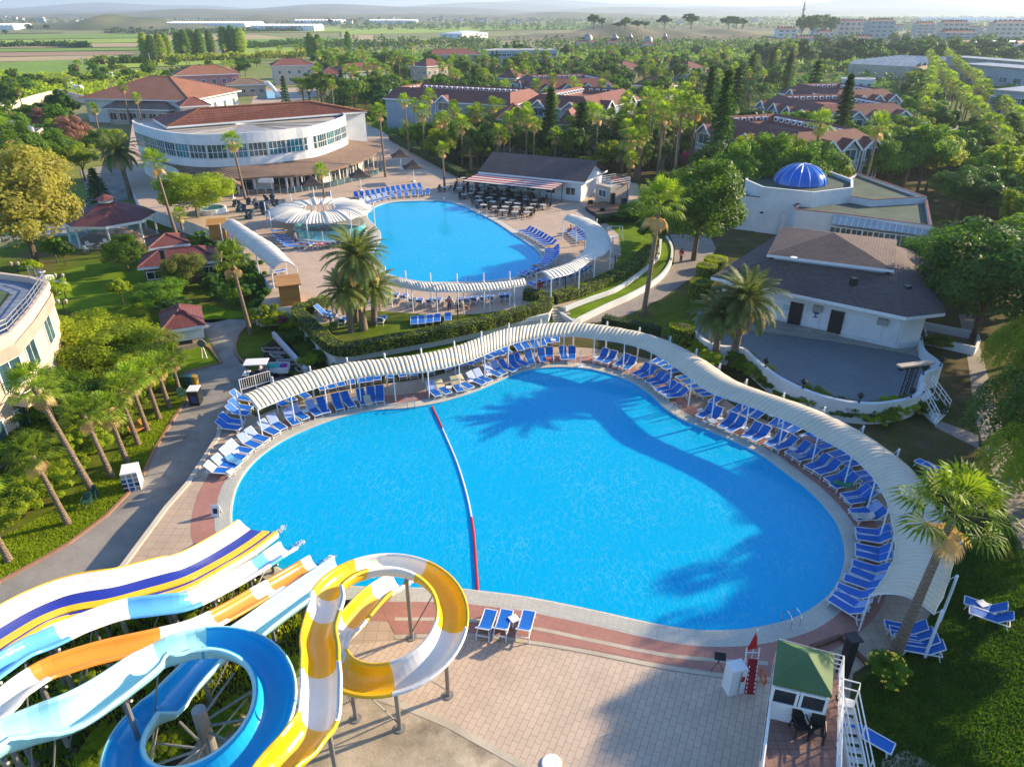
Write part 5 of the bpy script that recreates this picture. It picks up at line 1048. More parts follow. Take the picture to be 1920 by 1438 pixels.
lz = [G(1566, 1302, hp_), G(1603, 1312, hp_), s1, s0]; MB().prism(lz, hp_ - .1, hp_).build('landing', m_white, sr)
for z in (.5, .95): MB().tube([lz[0] + Ve((0, 0, z)), lz[1] + Ve((0, 0, z)), lz[2] + Ve((0, 0, z))], .03, 6).build('rail', m_wpaint, sr)
def chair(label, p, rz, mat, group, sc=1):
    ch = thing('plastic_armchair', label, 'chair', p, group); cs, sn = cos(rz), sin(rz); X = lambda x, y, z: Ve((p.x + (x * cs - y * sn) * sc, p.y + (x * sn + y * cs) * sc, p.z + z * sc))
    MB().beam(X(-.24, 0, .42), X(.24, 0, .42), .5 * sc, .05).build('seat', mat, ch); MB().beam(X(-.24, 0, .45), X(-.34, 0, .9), .48 * sc, .05).build('backrest', mat, ch)
    for s in (-.26, .26):
        MB().tube([X(-.28, s, .66), X(.2, s, .66), X(.24, s, .42)], .03, 5).build('arm', mat, ch)
        for x in (-.22, .22): MB().beam(X(x, s * .9, .42), X(x * 1.15, s, 0), .05, .05).build('leg', mat, ch)
    return ch
chair('black armchair under the hut windows on the platform', G(1497, 1372, hp_), -1.5, m_black, 'platform chairs'); chair('black armchair nearer the stair on the platform', G(1528, 1382, hp_), -1.9, m_black, 'platform chairs')
gch = M('green_plastic', (.03, .10, .07), None, .5); chair('dark green plastic chair on lawn nearer the road', G(166, 950, L0), -1.4, gch, 'lawn chairs'); chair('dark green plastic chair on lawn nearer the palm trunk', G(176, 936, L0), -1.3, gch, 'lawn chairs')
chair('dark chair by the bin on lawn edge', G(342, 748, L0), -1.0, gch, 'lawn chairs'); chair('small dark chair standing among the eastern loungers', G(1628, 955, 0), 2.6, gch, 'lawn chairs')
# tall dark shower column, timber frame
p = G(1578, 1268, 0); MB_ = MB().box(p, (.4, .4, TZ(p, 1196)), .2); MB_.box(p + Ve((0, 0, TZ(p, 1196))), (.6, .6, .06), .2); single('shower_column', MB_, [m_dark], 'tall dark shower column beside the hut roof', 'shower')
b = MB().beam(G(1520, 1213, .1), G(1577, 1193, .1), .18, .2); b.beam(G(1577, 1193, .1), G(1625, 1243, .1), .18, .2); single('timber_edging', b, m_brownw, 'brown timber edging framing the shower floor', 'edging')
# rescue post: white locker, stretcher on rack, red flag, light stand
p = G(1373, 1292, 0); lk = thing('rescue_locker', 'white first aid locker beside the red stretcher', 'locker', p); MB().box(p, (.75, .6, 1.55), .25).build('cabinet', m_wpaint, lk); MB().box(p + Ve((.14, -.32, .08)), (.03, .03, 1.4), .25).build('door_gap', m_steel, lk); MB().box(p + Ve((.25, -.25, .8)), (.2, .04, .3), .25).build('emblem', m_redm, lk)
p = G(1402, 1296, 0); sk = thing('stretcher_rack', 'white ladder frame holding a red spine board', 'stretcher', p)
for s in (-.28, .28): MB().tube([p + Ve((s - .05, -.1, 0)), p + Ve((s + .05, .5, 2.2))], .03, 5).build('upright', m_wpaint, sk)
for k in range(7): z = .15 + .3 * k; MB().tube([p + Ve((-.28, .08 + .27 * z - .15, z)), p + Ve((.28, .08 + .27 * z - .15, z))], .02, 5).build('rung', m_wpaint, sk)
MB().beam(p + Ve((0, -.2, .1)), p + Ve((.04, .28, 1.75)), .42, .06).build('spine_board', M('dark_red_board', (.35, .01, .02), None, .4), sk)
b = MB()
for k in range(7):
    for s in (-.17, .17): q = p + Ve((s, -.2 + .28 * (.1 + .13 * k) / .9 * .85 - .045, .22 + .22 * k)); b.beam(q, q + Ve((0, .02, .09)), .04, .02)
b.build('handles', m_wpaint, sk)
p = G(1402, 1265, 0); fg = thing('red_flag', 'red pennant flag on a white pole at the rescue post', 'flag', p); MB().tube([p, p + Ve((0, 0, 2.9))], .025, 6).build('pole', m_wpaint, fg)
q = p + Ve((0, 0, 2.85)); o = MB().add([q, q + Ve((-.35, -.1, -1.15)), q + Ve((.12, -.06, -1.05)), q + Ve((.05, 0, -.5))], [(0, 1, 2), (0, 2, 3)]).build('cloth', m_redm, fg); o.modifiers.new('t', 'SOLIDIFY').thickness = .02
p = G(1415, 1282, 0) + Ve((.2, 0, .5)); b = MB()
for k in range(14): a0, a1 = 2 * pi * k / 14, 2 * pi * (k + 1) / 14; b.tube([p + Ve((.1, .32 * cos(a0), .32 * sin(a0))), p + Ve((.1, .32 * cos(a1), .32 * sin(a1)))], .06, 6, caps=False)
single('lifebuoy', b, M('orange_foam', (.85, .22, .08), None, .6), 'orange lifebuoy hanging on the stretcher rack', 'lifebuoy')
p = G(1344, 1257, 0); ls = thing('light_stand', 'floodlight on thin crossed stand casting a long shadow', 'floodlight', p); b = MB()
for s in (-1, 1): MB().tube([p + Ve((.28 * s, 0, 0)), p + Ve((-.12 * s, 0, .85))], .02, 5).build('leg', m_brownw, ls)
MB().beam(p + Ve((0, -.15, .85)), p + Ve((.05, .12, 1.05)), .5, .08).build('lamp_head', m_dark, ls)
p = G(1034, 1432, 0); single('drain_cover', MB().lathe(p, [(.42, 0), (.42, .06), (.38, .08)], 28), m_wpaint, 'round white drain cover lying on the concrete', 'drain cover')
# ---------------------------------------------------------------- road side things
p = G(252, 912, L0); pk = thing('picture_kiosk', 'white photo display box covered in small pictures at the kerb', 'display box', p); MB().box(p, (1.0, 1.3, 1.45), .35).build('box', m_wpaint, pk)
pics = [M('picture_' + n_, c, None, .6, dirt=.2, sc=6) for n_, c in (('red', (.35, .04, .03)), ('blue', (.05, .1, .3)), ('pale', (.5, .35, .25)), ('dark', (.04, .04, .05)))]; b = MB(); cs, sn = cos(.35), sin(.35)
for k in range(3):
    for j in range(4):
        for face in (0, 1):
            x, y = (-.36 + .36 * k, -.655) if face else (-.505, -.45 + .45 * k); z = .1 + .34 * j
            b.box(p + Ve((x * cs - y * sn, x * sn + y * cs, z)), (.27, .02, .26) if face else (.02, .3, .26), .35, random.randrange(4))
b.build('photographs', pics, pk)
for k, (x, c, l) in enumerate(((345, (.03, .12, .06), 'green'), (352, (.04, .10, .04), 'dark green'), (360, (.02, .12, .22), 'blue'), (368, (.5, .3, .03), 'yellow'))):
    p = G(x, 724, L0); single('recycling_bin', MB().lathe(p, [(.26, 0), (.28, .9), (.30, .92), (.30, 1.0), (.2, 1.02)], 12), M('bin_' + l.replace(' ', '_'), c, None, .5), l + ' recycling bin in the bin rank beside the road', 'bin', 'recycling bins', smooth=False)
p = G(369, 756, L0); c_ = thing('drinks_cooler', 'black drinks cooler box with pale lid at the road edge', 'cooler', p); MB().box(p, (.8, 1.0, 1.3), .1).build('cabinet', m_dark, c_); MB().box(p + Ve((0, 0, 1.3)), (.84, 1.04, .08), .1).build('lid', m_wpaint, c_); MB().box(p + Ve((.1, -.51, .3)), (.5, .03, .6), .1).build('picture_panel', pics[1], c_)
def bench(p, rz, label):
    r = thing('park_bench', label, 'bench', p, 'park benches'); cs, sn = cos(rz), sin(rz); X = lambda x, y, z: Ve((p.x + x * cs - y * sn, p.y + x * sn + y * cs, p.z + z)); 
    b = MB()
    for k in range(3): b.beam(X(-.8, -.15 + .15 * k, .45), X(.8, -.15 + .15 * k, .45), .12, .04)
    b.build('seat', m_wood, r); b = MB()
    for k in range(3): b.beam(X(-.8, .25 + .03 * k, .6 + .15 * k), X(.8, .25 + .03 * k, .6 + .15 * k), .04, .12)
    b.build('backrest', m_wood, r)
    for s in (-.65, .65): MB().beam(X(s, 0, 0), X(s, 0, .43), .3, .06).beam(X(s, .2, .4), X(s, .32, 1.0), .05, .05).build('leg', m_dark, r)
bench(G(266, 812, L0), 1.2, 'wooden park bench on the grass between the palm trunks')
p = G(384, 672, L0); sg = thing('garden_sign', 'round plaque on white crossed legs on the little lawn', 'sign', p)
for s in (-1, 1): MB().beam(p + Ve((.22 * s, 0, 0)), p + Ve((.05 * s, 0, 1.3)), .08, .04).build('leg', m_wpaint, sg)
MB().tube([p + Ve((0, -.04, 1.5)), p + Ve((0, .04, 1.5))], .38, 14).build('plaque', m_steel, sg)
# people
skin = M('skin', (.42, .22, .14), None, .6, dirt=0); hairm = M('dark_hair', (.02, .012, .008), None, .7); whs = M('white_shirt', (.75, .75, .75), None, .8); reds = M('red_shirt', (.55, .02, .03), None, .8); navy = M('navy_cloth', (.02, .03, .08), None, .8)
def person(label, p, rz, top, low, pose='stand', group='people'):
    root = thing('person', label, 'person', p, group); cs, sn = cos(rz), sin(rz); X = lambda v: Ve((p.x + v[0] * cs - v[1] * sn, p.y + v[0] * sn + v[1] * cs, p.z + v[2]))
    if pose == 'stand': J = dict(pel=(0,0,.93), ch=(.02,0,1.28), nk=(.03,0,1.46), hd=(.05,0,1.62), tp=(.05,0,1.73), kl=(.10,.10,.5), al=(.02,.11,.08), fl=(.16,.12,.04), kr=(-.02,-.10,.5), ar=(-.14,-.11,.08), fr=(0,-.12,.04), sl=(.02,.19,1.42), el=(-.04,.26,1.14), hl=(.08,.27,.9), gl=(.12,.27,.82), sr=(.02,-.19,1.42), er=(.04,-.26,1.14), hr=(.16,-.25,.94), gr=(.2,-.25,.87))
    else: J = dict(pel=(0,0,.08), ch=(-.06,0,.42), nk=(-.04,0,.6), hd=(0,0,.76), tp=(0,0,.87), kl=(.44,.12,.12), al=(.5,.12,-.3), fl=(.66,.12,-.34), kr=(.44,-.12,.12), ar=(.5,-.12,-.3), fr=(.66,-.12,-.34), sl=(-.04,.19,.55), el=(.08,.26,.32), hl=(.34,.16,.34), gl=(.42,.14,.36), sr=(-.04,-.19,.55), er=(.08,-.26,.32), hr=(.34,-.16,.34), gr=(.42,-.14,.36))
    K = list(J); E_ = [('pel','ch'),('ch','nk'),('nk','hd'),('hd','tp'),('pel','kl'),('kl','al'),('al','fl'),('pel','kr'),('kr','ar'),('ar','fr'),('ch','sl'),('sl','el'),('el','hl'),('hl','gl'),('ch','sr'),('sr','er'),('er','hr'),('hr','gr')]
    rad = dict(pel=.14, ch=.15, nk=.055, hd=.095, tp=.06, kl=.065, al=.045, fl=.035, kr=.065, ar=.045, fr=.035, sl=.065, el=.045, hl=.032, gl=.03, sr=.065, er=.045, hr=.032, gr=.03)
    def skinned(name, keys, extra, mat):
        me = bpy.data.meshes.new(name); ids = {k: i for i, k in enumerate(keys)}; me.from_pydata([X(J[k]) - p for k in keys], [(ids[a], ids[b]) for a, b in E_ if a in ids and b in ids], []); o = bpy.data.objects.new(name, me); COL.objects.link(o); o.parent = root; me.materials.append(mat)
        m = o.modifiers.new('skin', 'SKIN'); sv = me.skin_vertices[0].data
        for k in keys: sv[ids[k]].radius = (rad[k] + extra,) * 2
        sv[0].use_root = True; o.modifiers.new('sub', 'SUBSURF').levels = 1; o.modifiers[-1].render_levels = 2
        return o
    skinned('body', K, 0, skin); skinned('shirt', ['ch','pel','sl','el','sr','er'], .022, top); skinned('trousers', ['pel','kl','kr'] + (['al','ar'] if low == navy else []), .02, low)
    MB().lathe(X(J['hd']) - Ve((.01, 0, .02)), [(.1, .0), (.115, .06), (.09, .13), (.03, .155)], 10).build('hair', hairm, root, True)
    return root
person('person in a red top walking up the path by the big pine', G(1276, 492, 0), 1.0, reds, navy); person('person in red crouched by the hedge end at the steps', G(1012, 556, .9), 2.0, reds, navy)
person('person in dark clothes walking between palms near the pink blossom', G(1252, 292, 0), 0, navy, navy); person('person in red resting by the round canopy loungers', G(556, 459, .9), .4, m_towel, navy)
person('person seated under the tip of the crescent canopy', G(1070, 434, 1.35), 3, reds, skin, 'sit'); person('person with bare back among the southern row loungers', G(843, 571, 1.3), -1.5, skin, navy, 'sit')
# golf cart with trailer
p = G(486, 716, L0); ct = thing('golf_cart', 'white roofed golf cart parked by the canopy end', 'golf cart', p); a = .1; cs, sn = cos(a), sin(a); X = lambda x, y, z: p + Ve((x * cs - y * sn, x * sn + y * cs, z))
MB().box(X(0, 0, .3), (2.3, 1.15, .28), a).box(X(-.85, 0, .55), (.6, 1.1, .3), a).build('body', m_dark, ct); MB().box(X(-.9, 0, .85), (.5, 1.0, .05), a).build('bonnet', m_wpaint, ct); MB().box(X(.05, 0, 1.85), (1.9, 1.25, .07), a).build('cart_roof', m_wpaint, ct); MB().box(X(.25, 0, .55), (.5, 1.05, .3), a).build('seat', m_dark, ct); MB().beam(X(.5, 0, .8), X(.6, 0, 1.25), 1.0, .08).build('seat_back', m_dark, ct)
for x in (-.7, .85):
    for y in (-.55, .55): MB().tube([X(x, y, .5), X(x * .95, y, 1.87)], .03, 5).build('roof_post', m_dark, ct)
for x in (-.75, .8):
    for y in (-.55, .55): MB().tube([X(x, y - .08, .25), X(x, y + .08, .25)], .26, 12).build('wheel', m_black, ct)
MB().tube([X(-.5, .2, .7), X(-.25, .2, 1.05)], .025, 5).build('steering_column', m_dark, ct)
person('person in a white shirt driving the golf cart', X(.25, .2, .82), a + pi, whs, navy, 'sit')
p3 = G(519, 703, L0); q = lambda x, y, z: p3 + Ve((x * cs - y * sn, x * sn + y * cs, z)); tl = thing('laundry_trailer', 'white open trailer hitched behind the golf cart', 'trailer', p3); MB().prism([q(-1, -.6, 0), q(1.1, -.6, 0), q(1.1, .6, 0), q(-1, .6, 0)], L0 + .4, L0 + .5).build('bed', m_wpaint, tl); MB().wallline(atz(ccw([q(-1, -.6, 0), q(1.1, -.6, 0), q(1.1, .6, 0), q(-1, .6, 0)]), 0), .05, L0 + .5, L0 + .95, True).build('side_panels', m_wpaint, tl)
for y in (-.55, .55): MB().tube([q(.1, y - .06, .25), q(.1, y + .06, .25)], .25, 12).build('wheel', m_black, tl)
MB().tube([q(-1, 0, .4), q(-1.7, 0, .4)], .04, 5).build('hitch', m_dark, tl)
for x, c, l in ((-.5, (.02, .4, .35), 'teal laundry bag nearer the cart'), (.15, (.03, .45, .42), 'pale teal laundry bag in the trailer middle'), (.7, (.3, .03, .3), 'purple laundry bag at the trailer end')):
    single('laundry_bag', MB().lathe(q(x, 0, .5), [(.3, 0), (.4, .2), (.33, .42), (.12, .55)], 9), M('bag_' + l[:4], c, None, .8, bump=.5, bsc=12), l, 'laundry bag', 'laundry bags', smooth=True)
gt = thing('white_gate', 'low white barred fence between road and canopy end', 'fence', G(475, 738, L0)); g0, g1 = G(452, 733, 0), G(508, 716, 0)
for z in (.1, 1.0): MB().tube([g0 + Ve((0, 0, z)), g1 + Ve((0, 0, z))], .035, 5).build('rail', m_wpaint, gt)
for k in range(15): q_ = g0.lerp(g1, k / 14); MB().tube([q_ + Ve((0, 0, -.9)) if k % 7 == 0 else q_ + Ve((0, 0, .1)), q_ + Ve((0, 0, 1))], .02 if k % 7 else .04, 4).build('bar', m_wpaint, gt)
# wooden bars either end of the tunnel canopy
for x, y, l, h_ in ((545, 566, 'larger varnished wooden bar counter at the terrace corner', 2.1), (411, 447, 'smaller wooden bar hut at the far end of the tunnel canopy', 2.0)):
    p = G(x, y, L2); r = thing('wooden_bar', l, 'bar', p, 'wooden terrace bars'); MB().box(p, (1.9, 2.2, h_), .35).build('cabinet', m_wood, r); MB().box(p + Ve((-.2, 1.2, 0)), (1.2, 1.4, .95), .35).build('counter', m_wood, r); MB().box(p + Ve((-.1, .3, h_)), (2.4, 3.4, .12), .35).build('bar_roof', m_wood, r)
# pebble mosaic bed on the lawn and its white divider walls
b = MB(); z0 = L0 + .06; b.flat(GG([(492,650),(520,632),(545,645),(580,690),(560,697),(510,690),(495,675)], z0)); struct('soil', b, m_soil)
b = MB()
for k in range(9):
    c = G(510 + 7 * k + random.gauss(0, 4), 660 + 4 * k + random.gauss(0, 6), z0); rr = [c + Ve(((.9 + .3 * sin(3 * a_)) * cos(a_) * .8, (.9 + .4 * cos(2 * a_)) * sin(a_) * .7, .06)) for a_ in [2 * pi * j / 16 for j in range(15)]]; b.tube(rr, .09, 5)
single('stone_mosaic', b, m_steel, 'scrolling pebble mosaic bed on the dark garden soil', 'garden mosaic')
for (x0, y0, x1, y1), l in (((512,622,574,690), 'beside the pebble mosaic'), ((480,578,482,600), 'closing the terrace corner')):
    single('divider_wall', MB().wallline([G(x0, y0, L0 + .6), G(x1, y1, L0 + .6)], .3, L0, L0 + .6), m_white, 'low white divider wall ' + l, 'wall', 'low divider walls')
# umbrellas
for x, y, l, hh in ((677,358,'nearest the upper pool loungers',3.0), (776,341,'standing farthest east on the terrace',3.0), (589,372,'nearest the clubhouse veranda',2.8), (752,318,'tucked behind its twin near the hedge',3.0), (438,372,'pale one beside the round pine',2.7)):
    p = G(x, y, L2); r = thing('square_parasol', 'square tent-peaked parasol ' + l, 'parasol', p, 'terrace parasols'); MB().tube([p, p + Ve((0, 0, hh))], .09, 7).lathe(p, [(.4, 0), (.4, .15)], 4).build('pole', m_wpaint, r)
    c4 = [p + Ve((2.3 * cos(a), 2.3 * sin(a), hh - .6)) for a in [pi / 4 + .3 + k * pi / 2 for k in range(4)]]; b = MB(); t = p + Ve((0, 0, hh + .7))
    for k in range(4):
        A_, B_ = c4[k], c4[(k + 1) % 4]; m1, m2 = A_.lerp(t, .5) - Ve((0, 0, .25)), B_.lerp(t, .5) - Ve((0, 0, .25)); b.add([A_, B_, m2, m1, t], [(0, 1, 2, 3), (3, 2, 4)])
    o = b.build('parasol_cloth', m_shing2 if 'pale' in l else M('charcoal_cloth', (.06, .045, .04), None, .9) if 'charcoal_cloth' not in bpy.data.materials else bpy.data.materials['charcoal_cloth'], r); o.modifiers.new('t', 'SOLIDIFY').thickness = .02
# cafe tables and chairs
ct_ = thing('cafe_table', 'x', 'table'); MB().lathe((0, 0, .72), [(.55, 0), (.55, .04)], 12).build('tabletop', M('pale_tabletop', (.55, .5, .42), None, .5), ct_); MB().lathe((0, 0, 0), [(.3, 0), (.05, .06), (.05, .72)], 8).build('pedestal', m_dark, ct_)
cc_ = thing('cafe_chair', 'x', 'chair'); b = MB(); MB().beam((-.22, 0, .45), (.22, 0, .45), .44, .05).build('seat', m_black, cc_); MB().beam((-.22, 0, .5), (-.28, 0, .95), .44, .04).build('backrest', m_black, cc_)
for x in (-.2, .2):
    for y in (-.2, .2): b.beam((x, y, 0), (x, y, .45), .04, .04)
b.build('leg_frame', m_black, cc_)
rows_ = [(344, 868, 950, 4), (352, 850, 985, 6), (360, 840, 1010, 8), (368, 868, 1020, 7), (376, 875, 1025, 7), (385, 890, 1030, 6), (394, 905, 1010, 5), (403, 930, 1000, 3)]
names = ['rearmost', 'second', 'third', 'fourth', 'fifth', 'sixth', 'seventh', 'frontmost']; tables = []
for ri, (y, x0, x1, n) in enumerate(rows_):
    for k in range(n):
        x = x0 + (x1 - x0) * (k + .5 * (ri % 2)) / n + random.gauss(0, 3); p = G(x, y + (x - x0) * .07 + random.gauss(0, 1), L2); w_ = '%s cafe table in the %s row beside the awning' % (_o1[k], names[ri])
        dup(ct_, p, 0, 1, w_, 'cafe tables')
        for j in range(3 if (k + ri) % 3 else 4):
            a = .6 + j * 2 * pi / 4 + random.gauss(0, .25); q = p + Ve((cos(a), sin(a), 0)) * .95; dup(cc_, q, a + pi, 1, 'black cafe chair, %s at the %s table of the %s row' % (_o1[j], _o1[k], names[ri]), 'cafe chairs')
# blue wicker lounge chairs west of the round canopy
wk = thing('wicker_chair', 'x', 'chair'); MB().lathe((0, 0, 0), [(.36, 0), (.3, .2), (.36, .42)], 10).build('base', m_chair, wk); b = MB(); A_ = [R(100 + 16 * k) for k in range(11)]
b.strip([Ve((.42 * cos(a), .42 * sin(a), .4)) for a in A_], [Ve((.47 * cos(a), .47 * sin(a), .75 + .25 * sin((a - R(90)) / 1))) for a in A_]); o = b.build('curved_back', m_chair, wk); o.modifiers.new('t', 'SOLIDIFY').thickness = .08
GW = [(440,388),(450,386),(466,384),(477,383),(500,376),(511,375),(447,397),(458,396),(466,404),(473,404),(482,392),(491,391),(493,397),(500,396),(514,386),(522,385),(520,393),(528,392),(463,410),(471,411),(495,403),(504,402),(524,399),(533,398)]
for i, (x, y) in enumerate(GW): dup(wk, G(x, y, L2), random.random() * 6, 1, '%s dark blue wicker tub chair counted eastward from the garden edge' % nth(i), 'wicker tub chairs')
for pr_ in (ct_, cc_, wk):
    for c in KIDS.get(pr_.name, []): bpy.data.objects.remove(c)
    bpy.data.objects.remove(pr_)
p = G(398, 398, L2); w_ = thing('round_well', 'round white walled feature pool beside the wicker chairs', 'feature pool', p); MB().wallline(ngon(p, 1.9, 20), .3, L2, L2 + .7, True).build('rim', m_white, w_); MB().flat(atz(ngon(p, 1.8, 20), L2 + .5)).build('well_water', m_glt, w_)
p = G(372, 410, L2); bn = thing('feather_banner', 'white feather banner with red writing near the bar hut', 'banner', p); MB().tube([p, p + Ve((-.1, 0, 3.2))], .03, 5).build('pole', m_steel, bn); o = MB().add([p + Ve((-.05, 0, .8)), p + Ve((.6, 0, .9)), p + Ve((.55, 0, 3.0)), p + Ve((-.1, 0, 3.2))], [(0, 1, 2, 3)]).build('cloth', m_wpaint, bn); o.modifiers.new('t', 'SOLIDIFY').thickness = .02
# garden lamps
for k, (x, y, z, tp, l) in enumerate(((38,527,L0,505,'beside the small orange tree'),(124,560,L0,512,'between fountain and lawn'),(128,603,L0,560,'closest to the cream hotel'),(623,632,L2,605,'at the hedge corner by the date palms'),(859,608,L2,570,'rising from the middle of the hedge'),(1060,545,L2,522,'by the steps at the hedge end'),(1152,513,L2,495,'behind the crescent canopy'))):
    p = G(x, y, z); h_ = min(max(TZ(p, tp) - z, 2.4), 4); r = thing('garden_lamp', 'dark twin headed garden lamp ' + l, 'lamp', p, 'garden lamps'); MB().tube([p, p + Ve((0, 0, h_ - .3))], .06, 6).build('post', m_dark, r)
    for s in (-.4, .4): MB().tube([p + Ve((0, 0, h_ - .6)), p + Ve((s, 0, h_ - .5))], .03, 5).build('arm', m_dark, r); MB().lathe(p + Ve((s, 0, h_ - .5)), [(.1, 0), (.2, .3), (.05, .45)], 8).build('lamp_shade', m_tanw, r)

p = G(1541, 1372, hp_); single('fire_extinguisher', MB().lathe(p, [(.08, 0), (.08, .45), (.03, .52), (.03, .58)], 10), m_redm, 'red fire extinguisher standing by the hut corner', 'extinguisher', smooth=True)
p = G(1152, 452, L2); sw = thing('garden_swing', 'white garden swing frame on the lawn behind the crescent canopy', 'swing', p)
for s in (-1, 1):
    for d in (-.6, .6): MB().tube([p + Ve((s * 1.1, d, 0)), p + Ve((s * .9, 0, 1.9))], .04, 5).build('leg', m_wpaint, sw)
MB().tube([p + Ve((-.95, 0, 1.9)), p + Ve((.95, 0, 1.9))], .04, 5).build('top_bar', m_wpaint, sw); MB().box(p + Ve((0, 0, .5)), (1.2, .4, .05)).build('seat', m_wpaint, sw)
for s in (-.55, .55): MB().tube([p + Ve((s, 0, .5)), p + Ve((s, 0, 1.9))], .015, 4).build('chain', m_wpaint, sw)
for k, (x, y, z, l) in enumerate(((1757,1022,0,'on the shaded lawn near the lounger pair'),(1060,563,.9,'at the steps behind the hedge end'),(876,580,.9,'between loungers and hedge lawn'))):
    p = G(x, y, z); single('terracotta_pot', MB().lathe(p, [(.14, 0), (.22, .35), (.25, .35), (.25, .4), (.2, .36)], 12), m_curb, 'small terracotta pot ' + l, 'plant pot', 'terracotta pots')
# ---------------------------------------------------------------- vegetation kinds
rnd = random.Random(11)
LM = dict(dark=leafmat('leaf_dark', (.018, .062, .008), (.05, .12, .010), .35), mid=leafmat('leaf_mid', (.045, .12, .005), (.10, .185, .010), .42), yel=leafmat('leaf_yellow_green', (.12, .21, .004), (.22, .28, .010), .48),
 olive=leafmat('leaf_olive', (.08, .11, .02), (.16, .18, .03), .4), gold=leafmat('leaf_gold', (.15, .155, .022), (.28, .26, .045), .42), lime=leafmat('leaf_lime', (.15, .21, .006), (.27, .32, .012), .5),
 pine=leafmat('needle_green', (.03, .085, .006), (.10, .17, .010), .3), pink=leafmat('leaf_pink_bloom', (.42, .03, .18), (.28, .05, .12), .3), plum=leafmat('leaf_plum', (.14, .05, .05), (.26, .14, .09), .3), dead=leafmat('frond_dead', (.32, .22, .09), (.48, .34, .16), .25), palm=leafmat('palm_green', (.06, .15, .010), (.18, .255, .018), .42), date=leafmat('date_palm_green', (.06, .10, .03), (.16, .20, .05), .4),
 far=leafmat('leaf_far', (.02, .05, .014), (.05, .09, .02), .3), hedge=leafmat('hedge_leaf', (.11, .18, .006), (.22, .28, .012), .4))
m_bark = M('bark', (.16, .11, .07), (.10, .07, .045), .95, sc=3, bump=1, bsc=12, dirt=.25); m_pbark = M('palm_bark', (.30, .22, .15), (.19, .13, .085), .95, brick=(.22, .12, .03), mort=(.09, .06, .04), dirt=.25, bump=1, bsc=10)
m_core = M('hedge_core', (.02, .04, .006), None, .95, dirt=.2)
def rv():
    z = rnd.uniform(-1, 1); a = rnd.uniform(0, 2 * pi); r = math.sqrt(1 - z * z); return Ve((r * cos(a), r * sin(a), z))
def leaf(b, p, n, s, asp=.6, k=None):
    n = n.normalized(); u = n.cross(rv());
    if u.length < .05: u = n.cross(Ve((1, 0, .3)))
    u.normalize(); v = n.cross(u); u = u * s * .5; v = v * s * .5 * asp
    b.add([p - u, p - v * 1.0, p + u, p + v], [(0, 1, 2, 3)], k)
def clump(b, c, r, n, s, out, flat=1.0, asp=.6, shell=.5):
    for _ in range(n):
        d = rv(); d.z *= flat; rad = r * (shell + (1 - shell) * rnd.random()); leaf(b, c + d * rad, d + rv() * .7 + out * .4 + Ve((0, 0, .3)), s * rnd.uniform(.6, 1.4), asp)
def mk(name, b): 
    me = bpy.data.meshes.new(name); me.from_pydata(b.v, [], b.f); me.materials.append(LM['mid'])
    if any(b.m): 
        me.materials.append(LM['dead']); me.polygons.foreach_set('material_index', b.m)
    me.update(); return me
def broad(ncl, nleaf, ls, sx=.42, z0=.32, z1=1.0, seed=0, lumps=True, flat=.8):
    rnd.seed(seed); b = MB(); zc = (z0 + z1) / 2; hz = (z1 - z0) / 2; big = [rv() for _ in range(5)]
    for _ in range(ncl):
        d = rv(); 
        if d.z < -.35: d.z *= -.5
        k = .60 + .32 * max(0, max(d.dot(g) for g in big)) + rnd.uniform(-.2, .15); c = Ve((d.x * sx * k, d.y * sx * k, zc + d.z * hz * k * .92)); r = rnd.uniform(.07, .13) * (sx / .42)
        clump(b, c, r, nleaf // ncl, ls, d, flat)
    for _ in range(nleaf // 8): d = rv(); k = rnd.random() ** .5 * .7; leaf(b, Ve((d.x * sx * k, d.y * sx * k, zc + d.z * hz * k)), rv(), ls * 1.4)
    return mk('crown', b)
def conifer(seed, lay=15, n=3600, ls=.05, r0=.24, z0=.08, up=.0):
    rnd.seed(seed); b = MB()
    for L in range(lay):
        t = L / lay; z = z0 + (1 - z0) * t; R_ = r0 * (1 - t) ** .8 + .015; nb = max(5, int(11 * (1 - t) + 4))
        for k in range(nb):
            a = 2 * pi * k / nb + L * .7 + rnd.uniform(-.2, .2); rr = R_ * rnd.uniform(.8, 1.1)
            for _ in range(int(n / lay / nb)):
                q = rnd.random() ** .7; p = Ve((cos(a) * rr * q, sin(a) * rr * q, z - .03 * q + up * q)) + rv() * .016; leaf(b, p, Ve((0, 0, 1)) + rv() * .6, ls * rnd.uniform(.6, 1.3), .5)
    return mk('crown', b)
def column(seed, n=2600, r=.13, ls=.045, z0=.05):
    rnd.seed(seed); b = MB()
    for _ in range(n):
        t = rnd.random(); R_ = r * (sin(pi * (.12 + .85 * t)) ** .6) * rnd.uniform(.55, 1.08) * (1 + .15 * sin(t * 40 + seed)); a = rnd.uniform(0, 2 * pi); d = Ve((cos(a), sin(a), .5)); leaf(b, Ve((cos(a) * R_, sin(a) * R_, z0 + t * (1 - z0))), d + rv() * .6, ls * rnd.uniform(.6, 1.4), .6)
    return mk('crown', b)
def weeping(seed, n=900, sx=.42, ls=.035):
    rnd.seed(seed); b = MB()
    for _ in range(n):
        a = rnd.uniform(0, 2 * pi); r = sx * rnd.random() ** .6; z = .55 + .42 * math.sqrt(max(0, 1 - (r / sx) ** 2)) * rnd.uniform(.75, 1.05); L = rnd.uniform(.12, .34)
        p = Ve((cos(a) * r, sin(a) * r, z))
        for k in range(12): q = p + Ve((cos(a) * .05 * k / 12, sin(a) * .05 * k / 12, -L * k / 12)) + rv() * .012; leaf(b, q, Ve((cos(a), sin(a), .5)) + rv() * .6, ls * rnd.uniform(.6, 1.3), .35)
    return mk('crown', b)
